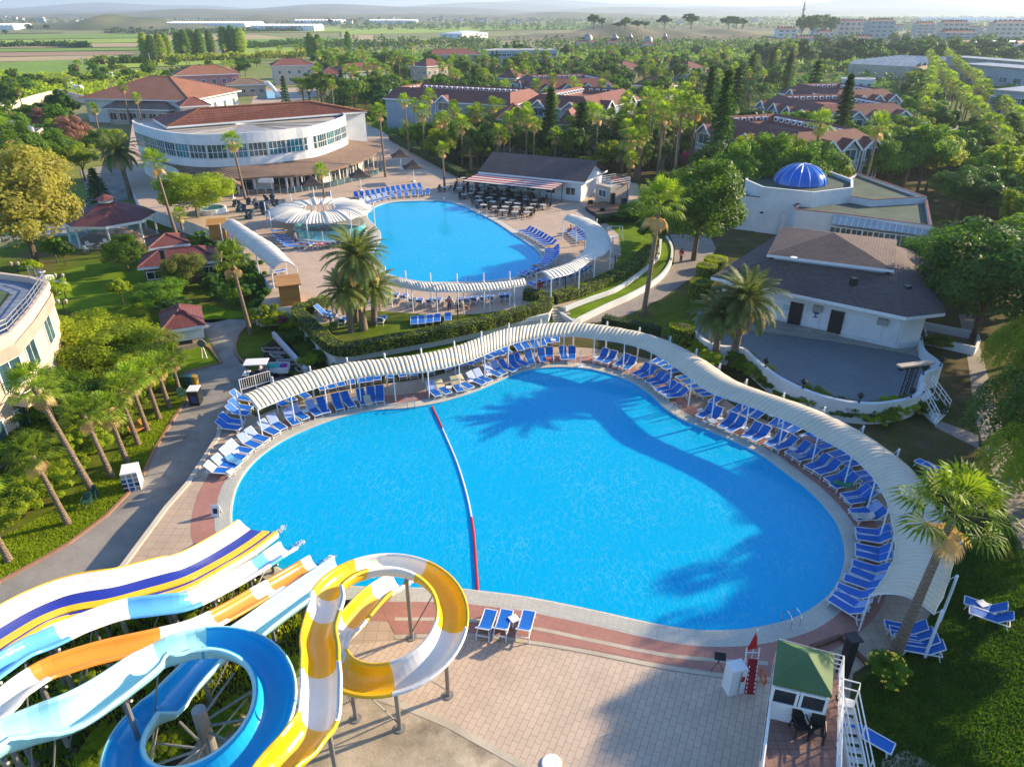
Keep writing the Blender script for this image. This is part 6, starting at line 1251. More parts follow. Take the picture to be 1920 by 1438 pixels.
def fancrown(seed, nl=34, seg=15, skirt=16, dense=1, dr=112):
    rnd.seed(seed); b = MB()
    for i in range(nl + skirt):
        dead = i >= nl; a = i * 2.39996 + rnd.uniform(-.2, .2); el = R(78 - dr * (i / nl) ** .9) if not dead else R(rnd.uniform(-75, -50))
        el += rnd.uniform(-.12, .12); pl = rnd.uniform(.75, 1.05) if not dead else rnd.uniform(.35, .7); d = Ve((cos(a) * cos(el), sin(a) * cos(el), sin(el))); base = Ve((0, 0, .1 if not dead else -.15)); tip = base + d * pl
        s = d.cross(Ve((0, 0, 1))); s = s.normalized() if s.length > .05 else Ve((1, 0, 0)); up = s.cross(d).normalized(); k = 1 if dead else 0
        b.add([base - s * .02, base + s * .02, tip + s * .015, tip - s * .015], [(0, 1, 2, 3)], k); fl = rnd.uniform(.75, 1.0) * (1 if not dead else .8); sp = R(105 if not dead else 60)
        for j in range(seg):
            q = -sp + 2 * sp * j / (seg - 1); dd = (d * cos(q) + s * sin(q)).normalized(); Lg = fl * (1 - .25 * abs(q / sp)); fold = up * (.10 * (1 if j % 2 else -1)) * .3
            m_ = tip + dd * Lg * .62 + up * .05 + fold; e = tip + dd * Lg - Ve((0, 0, .16 + .12 * rnd.random())) * Lg; w_ = dd.cross(up).normalized() * (.062 * fl * 15 / seg)
            b.add([tip, m_ - w_, e, m_ + w_], [(0, 1, 2, 3)], k)
    for _ in range(12 if dense else 0):
        d = rv(); d.z = -abs(d.z) * .6; b.add([Ve((0, 0, 0)), d * .5 + Ve((.02, 0, 0)), d * .9 + Ve((0, 0, -.25))], [(0, 1, 2)], 1)
    return mk('crown', b)
def datecrown(seed, nf=46, nl=22, L0_=2.6):
    rnd.seed(seed); b = MB()
    for i in range(nf):
        a = i * 2.39996 + rnd.uniform(-.15, .15); el = R(82 - 100 * (i / nf) ** .9); L = L0_ * rnd.uniform(.85, 1.1); pts = []; p = Ve((0, 0, 0)); e = el
        for k in range(9): pts.append(p.copy()); p = p + Ve((cos(a) * cos(e), sin(a) * cos(e), sin(e))) * L / 8; e -= R(8 + 4 * (k / 8)) * (1.15 - .3 * sin(el))
        s = Ve((-sin(a), cos(a), 0))
        for p0, p1 in zip(pts, pts[1:]): b.add([p0 - s * .03, p0 + s * .03, p1 + s * .02, p1 - s * .02], [(0, 1, 2, 3)], 0)
        for k in range(nl):
            t = .12 + .88 * k / nl; f = t * 8; j = min(7, int(f)); q = pts[j].lerp(pts[j + 1], f - j); tg = (pts[j + 1] - pts[j]).normalized(); up = s.cross(tg).normalized(); ll = .48 * sin(pi * (.15 + .8 * t)) + .06
            for sg in (-1, 1):
                dd = (s * sg * .85 + tg * .6 + up * .25 * rnd.uniform(.3, 1.3)).normalized(); w_ = tg * .035; b.add([q - w_, q + w_, q + dd * ll], [(0, 1, 2)], 1 if (i > nf * .93) else 0)
    return mk('crown', b)
CR = dict(broad=[broad(26, 3400, .062, seed=s) for s in (1, 2, 3)], hi=[broad(60, 15000, .030, seed=s) for s in (4, 5)], pinehi=[broad(46, 14000, .026, .48, .30, 1, s, flat=.5) for s in (6,)], pine=[broad(20, 3000, .055, .5, .38, 1, s, flat=.5) for s in (7, 8)],
 conifer=[conifer(9), conifer(10, 19, 4200, .045, .17)], column=[column(11), column(12, 2600, .17)], poplar=[column(13, 3600, .20, .05, .12), column(14, 3600, .24, .05, .1)], weep=[weeping(15, 1500), weeping(16, 1500, .46)], bush=[broad(14, 2200, .085, .55, .0, 1, s) for s in (17, 18)], bushhi=[broad(30, 9000, .045, .55, .0, 1, 19)],
 fan=[fancrown(s, 25, 13, 11) for s in (20, 21, 22)], fanhi=[fancrown(23, 22, 19, 5, 0, 98), fancrown(27, 24, 19, 6, 0, 104)], full=[broad(70, 19000, .026, .46, .06, 1, 30)], fulllow=[broad(40, 8000, .040, .46, .05, 1, 31)], date=[datecrown(s) for s in (24, 25)], datehi=[datecrown(26, 64, 44, 2.7)])
def trunkmesh(r0, r1, n=8, lean=0, rings=10, flare=1.0, skin=False):
    b = MB(); pts = []; rr = []
    for k in range(rings + 1): t = k / rings; pts.append(Ve((lean * sin(t * 2.2) * .04, lean * .03 * t, t))); rr.append((r0 + (r1 - r0) * t) * (1 + .35 * flare * (1 - t) ** 6))
    vs = []; fs = []
    for i, p in enumerate(pts):
        for j in range(n): a = 2 * pi * j / n; vs.append((p.x + rr[i] * cos(a), p.y + rr[i] * sin(a), p.z))
    for i in range(rings):
        for j in range(n): a, c = i * n + j, i * n + (j + 1) % n; fs.append((a, c, c + n, a + n))
    b.add(vs, fs); me = bpy.data.meshes.new('trunk'); me.from_pydata(b.v, [], b.f); me.polygons.foreach_set('use_smooth', [True] * len(me.polygons)); return me
def limbed(seed):
    rnd.seed(seed); b = MB(); b.tube([(0, 0, 0), (.01, 0, .2), (0, .01, .45)], [.028, .022, .016], 7)
    for k in range(5): a = k * 1.26 + rnd.random(); d = Ve((cos(a) * .22, sin(a) * .22, .22)); b.tube([Ve((0, 0, .3 + .03 * k)), Ve((0, 0, .34 + .03 * k)) + d * .5, Ve((0, 0, .36 + .03 * k)) + d], [.012, .009, .004], 5)
    me = bpy.data.meshes.new('trunk'); me.from_pydata(b.v, [], b.f); me.materials.append(m_bark); return me
TR = dict(palm=trunkmesh(.19, .13, lean=0), fat=trunkmesh(.30, .26, 10), tree=limbed(3), tree2=limbed(4), cone=trunkmesh(.018, .004, 6)); 
for k in ('palm', 'fat'): TR[k].materials.append(m_pbark)
TR['cone'].materials.append(m_bark)
def rings_tex():
    m, t, P = newmat('ringed_palm_bark'); L = t.links.new; g = t.nodes.new('ShaderNodeNewGeometry'); w_ = t.nodes.new('ShaderNodeTexWave'); w_.bands_direction = 'Z'; w_.inputs['Scale'].default_value = 2.4; w_.inputs['Distortion'].default_value = 5; w_.inputs['Detail'].default_value = 3; w_.inputs['Detail Scale'].default_value = 3; L(g.outputs['Position'], w_.inputs['Vector'])
    c = mixc(t, w_.outputs['Fac'], (.17, .115, .075), (.36, .27, .18)); L(c, P.inputs['Base Color']); P.inputs['Roughness'].default_value = .95; bp = t.nodes.new('ShaderNodeBump'); bp.inputs['Distance'].default_value = .06; L(w_.outputs['Fac'], bp.inputs['Height']); L(bp.outputs[0], P.inputs['Normal']); return m
m_ring = rings_tex(); TR['palm'].materials[0] = m_ring; TR['fat'].materials[0] = m_ring
def sub(name, me, par, loc=(0, 0, 0), sc=(1, 1, 1), rz=0, mat=None):
    o = bpy.data.objects.new(name, me); COL.objects.link(o); o.parent = par; o.location = loc; o.scale = sc; o.rotation_euler = (0, 0, rz)
    if mat: o.material_slots[0].link = 'OBJECT'; o.material_slots[0].material = mat
    return o
def palm(p, h, label, kind='fan', cs=1.7, group=None, tilt=(0, 0), mat=None, fat=None, name=None):
    r = thing(name or ('date_palm' if 'date' in kind else 'fan_palm'), label, 'palm tree', p, group or ('date palms' if 'date' in kind else 'fan palms')); r.rotation_euler = (tilt[0], tilt[1], 0)
    tk = 'fat' if (fat or 'date' in kind) else 'palm'; k = {'palm': 1, 'fat': .9}[tk] * (cs / 1.7) ** .5
    sub('trunk', TR[tk], r, (0, 0, -.1), (k, k, h + .1), rnd.random() * 6); s = cs / 1.75 if 'fan' in kind else cs / 1.9
    sub('crown', rnd.choice(CR[kind]), r, (0, 0, h), (s, s, s), rnd.random() * 6, mat or LM['date' if 'date' in kind else 'palm']); return r
def tree(p, h, w, kind, mat, label, group='trees', name='leafy_tree', cat='tree', stem=True):
    if name == 'leafy_tree' and mat in ('dark', 'far'): name = 'dark_leafy_tree'  # same leafy trees with dark crowns, named apart by leaf colour only
    r = thing(name, label, cat, p, group); tk = {'conifer': 'cone', 'column': 'cone', 'poplar': 'cone'}.get(kind, rnd.choice(['tree', 'tree2']))
    if stem: sub('trunk', TR[tk], r, (0, 0, -.1), ((w + h) * .5,) * 2 + (h,), rnd.random() * 6)
    base = {'conifer': .5, 'column': .3, 'poplar': .45, 'bush': 1.1, 'bushhi': 1.1}.get(kind, .9); sub('crown', rnd.choice(CR[kind]), r, (0, 0, 0), (w / base, w / base, h), rnd.random() * 6, LM[mat]); return r
def base_h(px, py, top, z): p = G(px, py, z); return p, TZ(p, top) - z
# --- named palms
NP_ = [ # base x,y, crown centre row, level, crown size, kind, tilt, label
 (18,1052,925,L0,1.6,'fanhi',(0,-.09),'fan palm cut by the frame edge beside the road lawn'), (128,982,848,L0,1.65,'fanhi',(.05,-.08),'fan palm with short trunk nearest the green chairs'), (178,928,715,L0,1.9,'fanhi',(.08,-.12),'tallest leaning fan palm of the roadside row'),
 (210,895,772,L0,1.7,'fanhi',(.04,-.08),'third fan palm of the roadside row, behind the tallest'), (238,866,768,L0,1.6,'fan',(.03,-.04),'stout fan palm in the middle of the roadside row'), (260,834,732,L0,1.6,'fan',(.03,-.05),'fan palm beside the park bench'),
 (277,808,712,L0,1.6,'fan',(.02,-.05),'fan palm just past the park bench'), (299,786,700,L0,1.5,'fan',(.02,-.04),'fan palm third from the recycling bins'), (318,765,686,L0,1.5,'fan',(.02,-.04),'fan palm second from the recycling bins'), (338,738,672,L0,1.5,'fan',(0,-.02),'fan palm closest to the recycling bins'),
 (471,628,486,L0,2.1,'fanhi',(.03,-.06),'tall fan palm between the garden and the tunnel canopy'), (330,440,306,L2,2.1,'fanhi',(.03,-.06),'tall fan palm beside the gazebo'), (461,374,266,L2,1.9,'fan',(.02,-.06),'tall thin fan palm before the clubhouse windows'),
 (610,382,322,L2,1.5,'fan',(0,-.02),'short bright fan palm just north of the round canopy'), (723,332,212,L2,1.8,'fan',(0,-.02),'tall thin fan palm standing at the veranda end'), (768,286,190,L2,1.7,'fan',(0,-.04),'slim fan palm behind the hedge near the umbrellas'),
 (834,356,282,L2,1.5,'fan',(0,-.02),'medium fan palm at the corner of the striped awning'), (1207,592,388,.02,3.1,'fanhi',(0,.05),'very tall fan palm on the lawn above the cream canopy'), (1680,1222,966,.02,2.6,'fanhi',(.0,.05),'big leaning fan palm shading the southeastern canopy'),
 (660,622,548,L2,1.9,'datehi',(0,-.06),'shorter date palm leaning west in the hedge garden clump'), (682,618,482,L2,2.5,'datehi',(0,0),'tallest date palm of the hedge garden clump'), (702,606,540,L2,1.9,'datehi',(0,.06),'date palm leaning east in the hedge garden clump'), (669,604,530,L2,1.7,'date',(.05,-.03),'half hidden date palm at the back of the clump'),
 (1340,684,592,.02,2.0,'datehi',(0,-.04),'smaller date palm in front of the theatre terrace'), (1372,684,562,.02,2.6,'datehi',(0,.05),'massive date palm before the theatre terrace wall'), (246,372,286,L0,3.0,'datehi',(0,-.04),'dark spreading date palm beside the driveway'), (342,430,404,L2,1.3,'fan',(0,0),'young low palm at the foot of the gazebo palm'),
 (122,850,735,L0,1.3,'fan',(0,0),'palm rising among shrubs by the cream hotel'), (190,262,205,L0,1.9,'fan',(0,0),'fan palm close to the orange roofed hall'), (246,235,165,L0,1.8,'fan',(0,0),'tall fan palm before the orange hall annex'), (268,240,185,L0,1.7,'fan',(0,0),'fan palm right beside the tall one at the annex'),
 (1692,355,262,0,2.6,'fanhi',(0,.06),'shaggy tall fan palm beside the domed building'), (1238,330,215,0,2.6,'fan',(0,0),'shaggy fan palm north of the big round pine'), (1180,345,300,0,1.9,'fan',(0,0),'fan palm behind the ticket booth'), (1196,330,240,0,2.4,'fan',(0,0),'tall fan palm with dead skirt behind the ticket booth'),
 (630,240,160,0,1.6,'fan',(0,0),'fan palm behind the clubhouse roof ridge')]
rnd.seed(5)
for x, y, ty, z, cs, kd, tl, l in NP_:
    p, h = base_h(x, y, ty, z); palm(p, max(h, 1.2), l, kd, cs, None, tl)
# --- named trees: base x,y, top row, level, width, kind, leaf, label
NT_ = [(70,505,262,L0,16,'full','gold','huge golden leaved plane tree by the garden'), (372,408,318,L2,12,'full','yel','round bright pine before the clubhouse'), (190,386,312,L0,4.6,'conifer','mid','cone shaped conifer beside the driveway'), (1300,488,288,0,13,'full','mid','big round pine above the upper pool lawn'),
 (242,508,438,L0,5.2,'full','mid','round dark orange tree in front of the gazebo'), (352,545,470,L0,5,'full','olive','round orange tree hiding the barbecue hut end'), (304,580,525,L0,6,'full','mid','spreading orange tree above the garden kiosk'), (232,572,520,L0,2.9,'broad','yel','small clipped orange tree on the middle of the lawn'),
 (106,585,524,L0,4,'hi','yel','orange tree beside the cream hotel railing'), (108,495,445,L0,3.2,'broad','mid','orange tree under the plane tree'), (66,520,488,L0,2.6,'broad','yel','small orange tree by the fountain'), (125,498,450,L0,2.6,'broad','dark','dark young tree beside the gazebo pillar'),
 (330,600,560,L0,4,'broad','dark','dark shrubby tree over the kiosk roof'), (1822,640,402,0,13,'full','dark','large dark tree beside the theatre hall'), (1765,560,420,0,10,'full','dark','dark spreading tree behind the theatre roof corner'), (1915,745,592,0,6.5,'weep','yel','drooping bright pepper tree by the shaded path'), (1945,880,690,0,9,'weep','mid','dull weeping tree south of the pepper tree'),
 (1940,960,800,0,7,'weep','lime','bright weeping tree at the frame edge'), (1880,300,262,0,6,'bushhi','mid','clipped round tree north of the court'), (1868,352,300,0,5,'bushhi','yel','ball clipped tree beside the grey court path'), (1885,405,345,0,6,'bushhi','mid','third ball clipped tree down the path'), (1790,420,318,0,10,'hi','dark','dark broad tree next to the flat green roofs'),
 (1735,360,255,0,9,'hi','lime','light green tree behind the shaggy palm'), (1640,330,240,0,9,'hi','mid','tree behind the flat roof coping'),
 (1690,300,215,0,10,'hi','mid','tall mid green tree near the avenue'), (1352,355,290,0,7,'broad','yel','bushy tree below the magenta bloom'), (832,318,240,L0,8,'hi','yel','bright leafy tree behind the terrace hedge'), (785,288,228,L0,7,'hi','mid','leafy tree behind the eastern umbrellas'),
 (1105,325,292,0,7,'broad','yel','yellow green bush tree beside the cafe gable'), (160,690,585,L0,9,'full','lime','bright feathery tamarisk beside the cream hotel'), (215,715,612,L0,9,'full','yel','feathery tamarisk above the roadside palms'), (285,690,628,L0,6,'full','olive','small dark tamarisk by the kiosk'), (255,745,655,L0,7,'full','lime','low tamarisk behind the palm row'), (120,800,700,L0,7,'full','mid','leafy tree before the hotel balconies'),
 (60,350,225,L0,9,'hi','mid','leafy tree beside the duct building'), (110,330,240,L0,10,'hi','mid','blue green tree mass behind the plane tree'), (150,300,215,L0,8,'hi','plum','plum flowering oleander behind the drive'), (100,260,200,L0,9,'hi','plum','dark plum oleander under the boundary wall'), (200,310,240,L0,7,'hi','mid','leafy tree beside the curving drive'), (160,340,270,L0,7,'hi','yel','bright bushy tree beside the drive'), (225,290,240,L0,5,'broad','yel','low bushy tree by the clubhouse corner'), (20,255,205,L0,5,'broad','plum','reddish shrub tree by the boundary wall'),
 (1190,430,380,0,6,'broad','mid','leafy tree behind the black stage'), (1225,470,400,0,6,'broad','dark','dark leafy tree by the swing lawn'), (1180,300,215,0,9,'hi','olive','olive tree mass beside the cafe gable'), (1260,300,235,0,8,'hi','olive','olive crowned tree below the araucarias'), (1292,325,280,0,4,'broad','pink','magenta bougainvillea in full bloom')]
for x, y, ty, z, w_, kd, mt, l in NT_:
    p, h = base_h(x, y, ty, z); tree(p, h, w_, kd, mt, l, 'conifers' if kd == 'conifer' else 'garden trees')
CN = [(1030,148,158,8,'tall dark conifer directly behind the cafe roof'), (1088,146,185,8,'broad dark araucaria right of the tall conifer'), (1338,124,122,9,'tallest dark araucaria left of the courtyard hotel'), (1318,165,118,8,'dark araucaria farther back beside the palms'), (1560,143,132,8,'dark araucaria standing in the hotel court'), (1400,260,98,8,'slim dark araucaria between distant hotels'), (1468,250,96,8,'slender araucaria near the glasshouse'), (1440,300,92,8,'pointed araucaria on the horizon of the palm grounds'), (950,470,78,6,'dark cypress before the white factory'), (965,470,76,6,'twin cypress before the white factory'), (541,215,138,4,'dark column cypress beside the splash pool'), (1515,215,108,8,'blunt dark araucaria left of the glasshouse'), (1370,190,120,9,'wide dark araucaria behind the shaggy palms')]
for x, Y, ty, w_, l in CN: p = YP(x, Y, L0); tree(p, TZ(p, ty) - L0, w_, 'conifer', 'dark', l, 'dark conifers', 'dark_conifer')
for k, (x, Y, ty, w_, mt) in enumerate([(1375,106,262,8,'mid'),(1402,110,250,8,'yel'),(1432,108,246,9,'mid'),(1462,109,252,8,'yel'),(1492,107,268,7,'mid'),(1522,110,262,8,'mid'),(1548,112,285,6,'yel'),(1655,118,262,9,'mid'),(1685,122,240,10,'dark'),(1715,120,232,9,'mid'),(1330,114,262,8,'dark'),(1350,150,215,9,'mid')]):
    p = YP(x, Y, L0); tree(p, TZ(p, ty) - L0, w_, 'hi', mt, '%s leafy tree in the belt between dome and courtyard hotel' % nth(k), 'tree belt before the courtyard hotel')
for k, (x, Y, ty) in enumerate([(1508,112,232),(1612,112,238),(1290,130,205),(1262,122,200),(1230,126,215),(1215,140,195),(1248,150,188),(1176,128,262),(1192,134,240),(1160,150,228),(1205,160,182),(1275,165,172)]):
    p = YP(x, Y, L0); palm(p, TZ(p, ty) - L0, '%s shaggy tall palm among those north of the round pine' % nth(k), 'fan', 2.5, 'shaggy fan palms')
# --- shrubs
SB = [(20,990),(60,960),(100,935),(30,930),(80,890),(130,890),(150,855),(20,870),(60,850),(190,850),(170,820),(215,815),(130,790),(90,800),(30,800),(240,780),(200,760),(262,745),(292,735),(0,960),(110,860),(70,830)]
for i, (x, y) in enumerate(SB): p = G(x, y, L0); tree(p, rnd.uniform(1.6, 2.6), rnd.uniform(2.4, 3.6), 'bushhi', rnd.choice(['mid', 'yel', 'hedge', 'mid']), '%s leafy shrub in the bed behind the roadside palms' % nth(i), 'shrubs behind the palm row', 'leafy_shrub', 'shrub', False)
SB2 = [(500,615),(470,560),(450,540),(430,520),(490,548),(455,505),(420,490),(480,525),(400,540),(440,575),(500,585),(410,560),(380,470),(392,480)]
for i, (x, y) in enumerate(SB2): p = G(x, y, L0); tree(p, rnd.uniform(1.6, 2.6), rnd.uniform(2.6, 3.6), 'bush', rnd.choice(['mid', 'dark', 'hedge']), '%s dark shrub below the tunnel canopy wall' % nth(i), 'shrubs below the terrace wall', 'leafy_shrub', 'shrub', False)
SB3 = [(1400,700),(1420,715),(1445,730),(1470,742),(1495,752),(1520,762),(1548,770),(1575,778),(1602,786),(1630,792),(1655,790),(1668,780),(1690,775),(1710,768),(1735,770),(1385,690),(1330,690),(1310,668),(1765,650),(1750,652)]
for i, (x, y) in enumerate(SB3): p = G(x, y, 0); tree(p, rnd.uniform(1.0, 1.9), rnd.uniform(1.9, 2.8), 'bushhi', rnd.choice(['dark', 'mid', 'hedge']), '%s shrub along the foot of the theatre terrace wall' % nth(i), 'shrubs under the terrace wall', 'leafy_shrub', 'shrub', False)
SB4 = [(600,680),(580,690),(620,668),(560,640),(590,655),(540,620)]
for i, (x, y) in enumerate(SB4): p = G(x, y, L0); tree(p, 1.3, 2.0, 'bushhi', rnd.choice(['dark', 'mid', 'yel']), '%s shrub by the pebble mosaic wall' % nth(i), 'shrubs by the mosaic', 'leafy_shrub', 'shrub', False)
SB5 = [(60,1225),(110,1190),(240,1170),(300,1160),(350,1150),(395,1120),(430,1100),(330,1230),(400,1200),(430,1185),(470,1165),(500,1150),(150,1290),(250,1260),(100,1330),(200,1395),(280,1420),(330,1400),(420,1370),(450,1340),(500,1300),(540,1270),(330,1330),(300,1290),(180,1425),(120,1400)]
for i, (x, y) in enumerate(SB5): p = G(x, y, 0.01); tree(p, rnd.uniform(.5, 1.0), rnd.uniform(.9, 1.7), 'bushhi', rnd.choice(['yel', 'mid', 'hedge']), '%s low bush on the soil between the slides' % nth(i), 'bushes between the slides', 'leafy_shrub', 'shrub', False)
p = G(1657, 1275, 0.01); tree(p, 1.5, 1.9, 'bushhi', 'mid', 'green canna bush with yellow blooms near the leaning palm', None, 'flowering_bush', 'bush', False)
b = MB()
for k in range(46): d = rv(); d.z = abs(d.z); clump(b, p + Ve((d.x * .95, d.y * .95, .5 + d.z * .95)), .06, 7, .09, d)
single('yellow_blooms', b, leafmat('bloom_yellow', (.75, .5, .03), (.85, .65, .10), .3), 'cluster of yellow blooms on the canna bush', 'flowers')
p = G(520, 612, L0 + .3); tree(p, 1.6, 2.6, 'bushhi', 'hedge', 'rounded flowering shrub at the terrace corner', None, 'flowering_bush', 'bush', False); tree(p + Ve((.8, -.5, .3)), 1.1, 1.4, 'bush', 'pink', 'pink flowering shrub at the terrace corner', None, 'flowering_bush', 'bush', False)
# clipped cylinder bushes
for x, y, w_, h_, l in ((1275,652,2.2,2.3,'clipped drum topiary above the cream canopy'), (1310,560,2.2,2.0,'clipped drum topiary left of the theatre hall'), (1322,528,2.2,2.0,'clipped drum topiary farther up by the path'), (1340,505,2.6,1.4,'low clipped topiary at the path bend')):
    p = G(x, y, 0); b = MB(); b.lathe(p, [(w_ * .5, 0), (w_ * .52, h_ * .8), (w_ * .45, h_ * .94), (w_ * .2, h_)], 14, 0)
    for _ in range(2600):
        a = rnd.uniform(0, 2 * pi); z = rnd.random() * h_; r_ = w_ * .52
        if rnd.random() < .35: r_ *= rnd.random() ** .5; z = h_ * (1 - .1 * (r_ / w_))
        leaf(b, p + Ve((cos(a) * r_, sin(a) * r_, z)), Ve((cos(a), sin(a), .5)) + rv() * .7, .13, .7, 1)
    single('topiary_bush', b, [m_core, LM['hedge']], l, 'topiary', 'clipped topiary')
def hedge(pts, z, w_, h_, label, dens=70, mat='hedge', closed=False):
    q = spline([G(x, y, z) for x, y in pts], 4); q = resample(q, max(3, int(plen(q) / .5))); b = MB(); b.wallline(atz(q, 0), w_ * .9, z, z + h_ * .94, False, 0)
    L = plen(q); n = int(L * (w_ + 2 * h_) * dens); A = q
    for _ in range(n):
        f = rnd.random() * (len(q) - 1); i = min(int(f), len(q) - 2); c = q[i].lerp(q[i + 1], f - i); t = (q[i + 1] - q[i]).normalized(); s = Ve((t.y, -t.x, 0)); k = rnd.random() * (w_ + 2 * h_); bm = 1 + .08 * sin(f * 1.7) + .05 * sin(f * 4.1)
        if k < w_: p = c + s * (k - w_ / 2) + Ve((0, 0, h_ * bm)); nn = Ve((0, 0, 1))
        else: sg = 1 if k < w_ + h_ else -1; p = c + s * sg * w_ / 2 * bm + Ve((0, 0, rnd.random() * h_)); nn = s * sg
        leaf(b, Ve((p.x, p.y, z + (p.z - c.z))), nn + rv() * .8, .12 * rnd.uniform(.7, 1.4), .7, 1)
    return single('clipped_hedge', b, [m_core, LM[mat]], label, 'hedge', 'clipped hedges')
hedge([(598,576),(585,585),(563,590),(560,600),(575,612),(595,632),(620,655),(650,664),(720,652),(820,634),(920,612),(985,594),(1020,582),(1022,570),(1000,562),(982,560)], L2, 1.3, 1.0, 'long clipped hedge wrapping the palm and lounger lawn', 60)
hedge([(1035,567),(1075,556),(1130,534),(1170,515),(1200,492),(1222,472)], L2, 1.7, .9, 'wide curved hedge east of the steps', 60); hedge([(598,577),(615,570)], L2, 1.2, .9, 'short hedge stub at the terrace corner', 60)
hedge([(1130,612),(1180,622),(1235,634)], .01, 1.0, 1.1, 'dark low hedge behind the cream canopy bend', 60, 'dark'); hedge([(735,262),(800,298),(868,334)], L2, 1.5, 1.2, 'hedge closing the terrace behind the umbrellas', 30, 'mid')
hedge([(1120,418),(1160,414),(1200,418)], L2, 1.4, 1.0, 'dark hedge behind the stage', 30, 'dark')
# grass tufts over the near lawns and low plants in the bed beside the slides
def tufts(name, poly, z, n, mat, s=.14):
    P = GG(poly, z); xs = [p.x for p in P]; ys = [p.y for p in P]; b = MB(); k = 0
    while k < n:
        p = Ve((rnd.uniform(min(xs), max(xs)), rnd.uniform(min(ys), max(ys)), z))
        if not inside(p, P): continue
        k += 1; a = rnd.random() * 6.3; d = Ve((cos(a), sin(a), 0)) * s * .25; t = p + Ve((rnd.gauss(0, .04), rnd.gauss(0, .04), s * rnd.uniform(.5, 1.3))); b.add([p - d, p + d, t], [(0, 1, 2)])
    struct(name, b, mat, kind='stuff')
tufts('grass', [(-20,1150),(0,1092),(60,1060),(130,1020),(200,968),(262,905),(290,845),(330,780),(362,735),(300,760),(200,880),(100,960),(-20,1020)], L0 + .01, 26000, LM['hedge'])
tufts('grass', [(1610,1280),(1720,1200),(1790,1060),(1880,950),(1930,1050),(1930,1450),(1610,1450)], .01, 22000, LM['dark'])
tufts('undergrowth', [(0,1200),(165,1130),(330,1090),(470,1080),(560,1150),(600,1210),(560,1260),(480,1300),(300,1440),(0,1440)], .014, 12000, LM['hedge'], .22)
# ---------------------------------------------------------------- the wide surroundings
rnd.seed(21)
LANDM = [('the gazebo', 215, 430), ('the clubhouse', 440, 300), ('the orange roofed hall', 260, 180), ('the pink hotel', 390, 140), ('the splash pool', 560, 180), ('the dormered hotel block', 840, 200), ('the cafe bar', 1000, 300), ('the tall dark conifer', 1030, 230), ('the three gabled block', 1080, 165),
 ('the yellow end wing', 1256, 160), ('the ticket booth', 1150, 350), ('the big round pine', 1310, 330), ('the tallest araucaria', 1340, 190), ('the courtyard hotel', 1480, 250), ('the blue dome', 1560, 300), ('the glasshouse', 1640, 130), ('the palm avenue', 1780, 170), ('the white factory', 975, 95), ('the domed bathhouse', 1150, 95), ('the minaret', 1500, 80), ('the flats', 1720, 70), ('the clipped ball trees', 1860, 340), ('the glass hotel', 1880, 200), ('the poplar rows', 450, 90), ('the long greenhouses', 350, 55), ('the field hedge', 150, 150), ('the far western hill', 100, 50), ('the grassy mound', 1330, 65)]
foot = []
for o in bpy.data.objects:
    if o.type == 'EMPTY' and o.name.split('.')[0] in ('hotel_block', 'hotel_wing', 'clubhouse', 'banquet_hall', 'banquet_hall_annex', 'pink_hotel', 'bar_pavilion', 'gate_lodge', 'cafe_bar', 'domed_building', 'theatre_hall'):
        for c in o.children:
            if c.name.split('.')[0] == 'wall':
                v = [c.data.vertices[i].co + o.location for i in range(len(c.data.vertices))]; foot.append((min(p.x for p in v) - 1, max(p.x for p in v) + 1, min(p.y for p in v) - 1, max(p.y for p in v) + 1))
TRP = [p for p in TERR]; allp = []; PEND = []
def free(p, md):
    for a, b_, c, d in foot:
        if a < p.x < b_ and c < p.y < d: return False
    if inside(p, TRP): return False
    return all((q.x - p.x) ** 2 + (q.y - p.y) ** 2 > md * md for q in allp[-500:])
def scatter(poly, n, kinds, z=L0, md=3.2):
    """kinds: (weight, fn name, args)"""
    xs = [p[0] for p in poly]; ys = [p[1] for p in poly]; k = t = 0; W_ = GG(poly, z); X0, X1, Y0, Y1 = min(p.x for p in W_), max(p.x for p in W_), min(p.y for p in W_), max(p.y for p in W_)
    while k < n and t < n * 60:
        t += 1; px, py = rnd.uniform(min(xs), max(xs)), rnd.uniform(min(ys), max(ys))
        if not inside((px, py), poly): continue
        p = G(px, py, z)
        if not free(p, md): continue
        allp.append(p); k += 1; r = rnd.random() * sum(q[0] for q in kinds)
        for q in kinds:
            r -= q[0]
            if r <= 0: break
        PEND.append((px, py, p, q[1:]))
PAL = (3, 'palm'); 
def T_(wt, kd, mt, h, w_): return (wt, 'tree', kd, mt, h, w_)
resort = [PAL, T_(1.2, 'broad', 'mid', (6, 10), (7, 10)), T_(1, 'broad', 'dark', (6, 10), (7, 10)), T_(.5, 'broad', 'yel', (5, 8), (6, 9)), T_(.9, 'pine', 'pine', (8, 12), (8, 12)), T_(.15, 'conifer', 'dark', (9, 14), (4, 6)), (.8, 'date')]
green = [T_(1.4, 'broad', 'mid', (6, 10), (7, 11)), T_(1, 'broad', 'yel', (5, 9), (6, 10)), T_(1, 'broad', 'dark', (6, 10), (7, 11)), (.5, 'palm')]
scatter([(700,240),(760,235),(1240,225),(1330,300),(1250,350),(1200,350),(1130,328),(872,334),(800,297),(745,266)], 150, [(3, 'palm'), (1.6, 'date'), T_(.8, 'broad', 'mid', (6, 9), (6, 8)), T_(.8, 'broad', 'dark', (6, 9), (6, 8)), T_(.6, 'broad', 'yel', (4, 7), (5, 7))], md=2.3)
scatter([(560,205),(640,150),(1350,140),(1500,160),(1340,235),(1240,225),(720,232),(650,215)], 190, resort, md=3.0)
scatter([(590,150),(640,122),(1000,112),(1500,112),(1580,130),(1500,165),(1340,150),(640,160)], 150, resort, md=4)
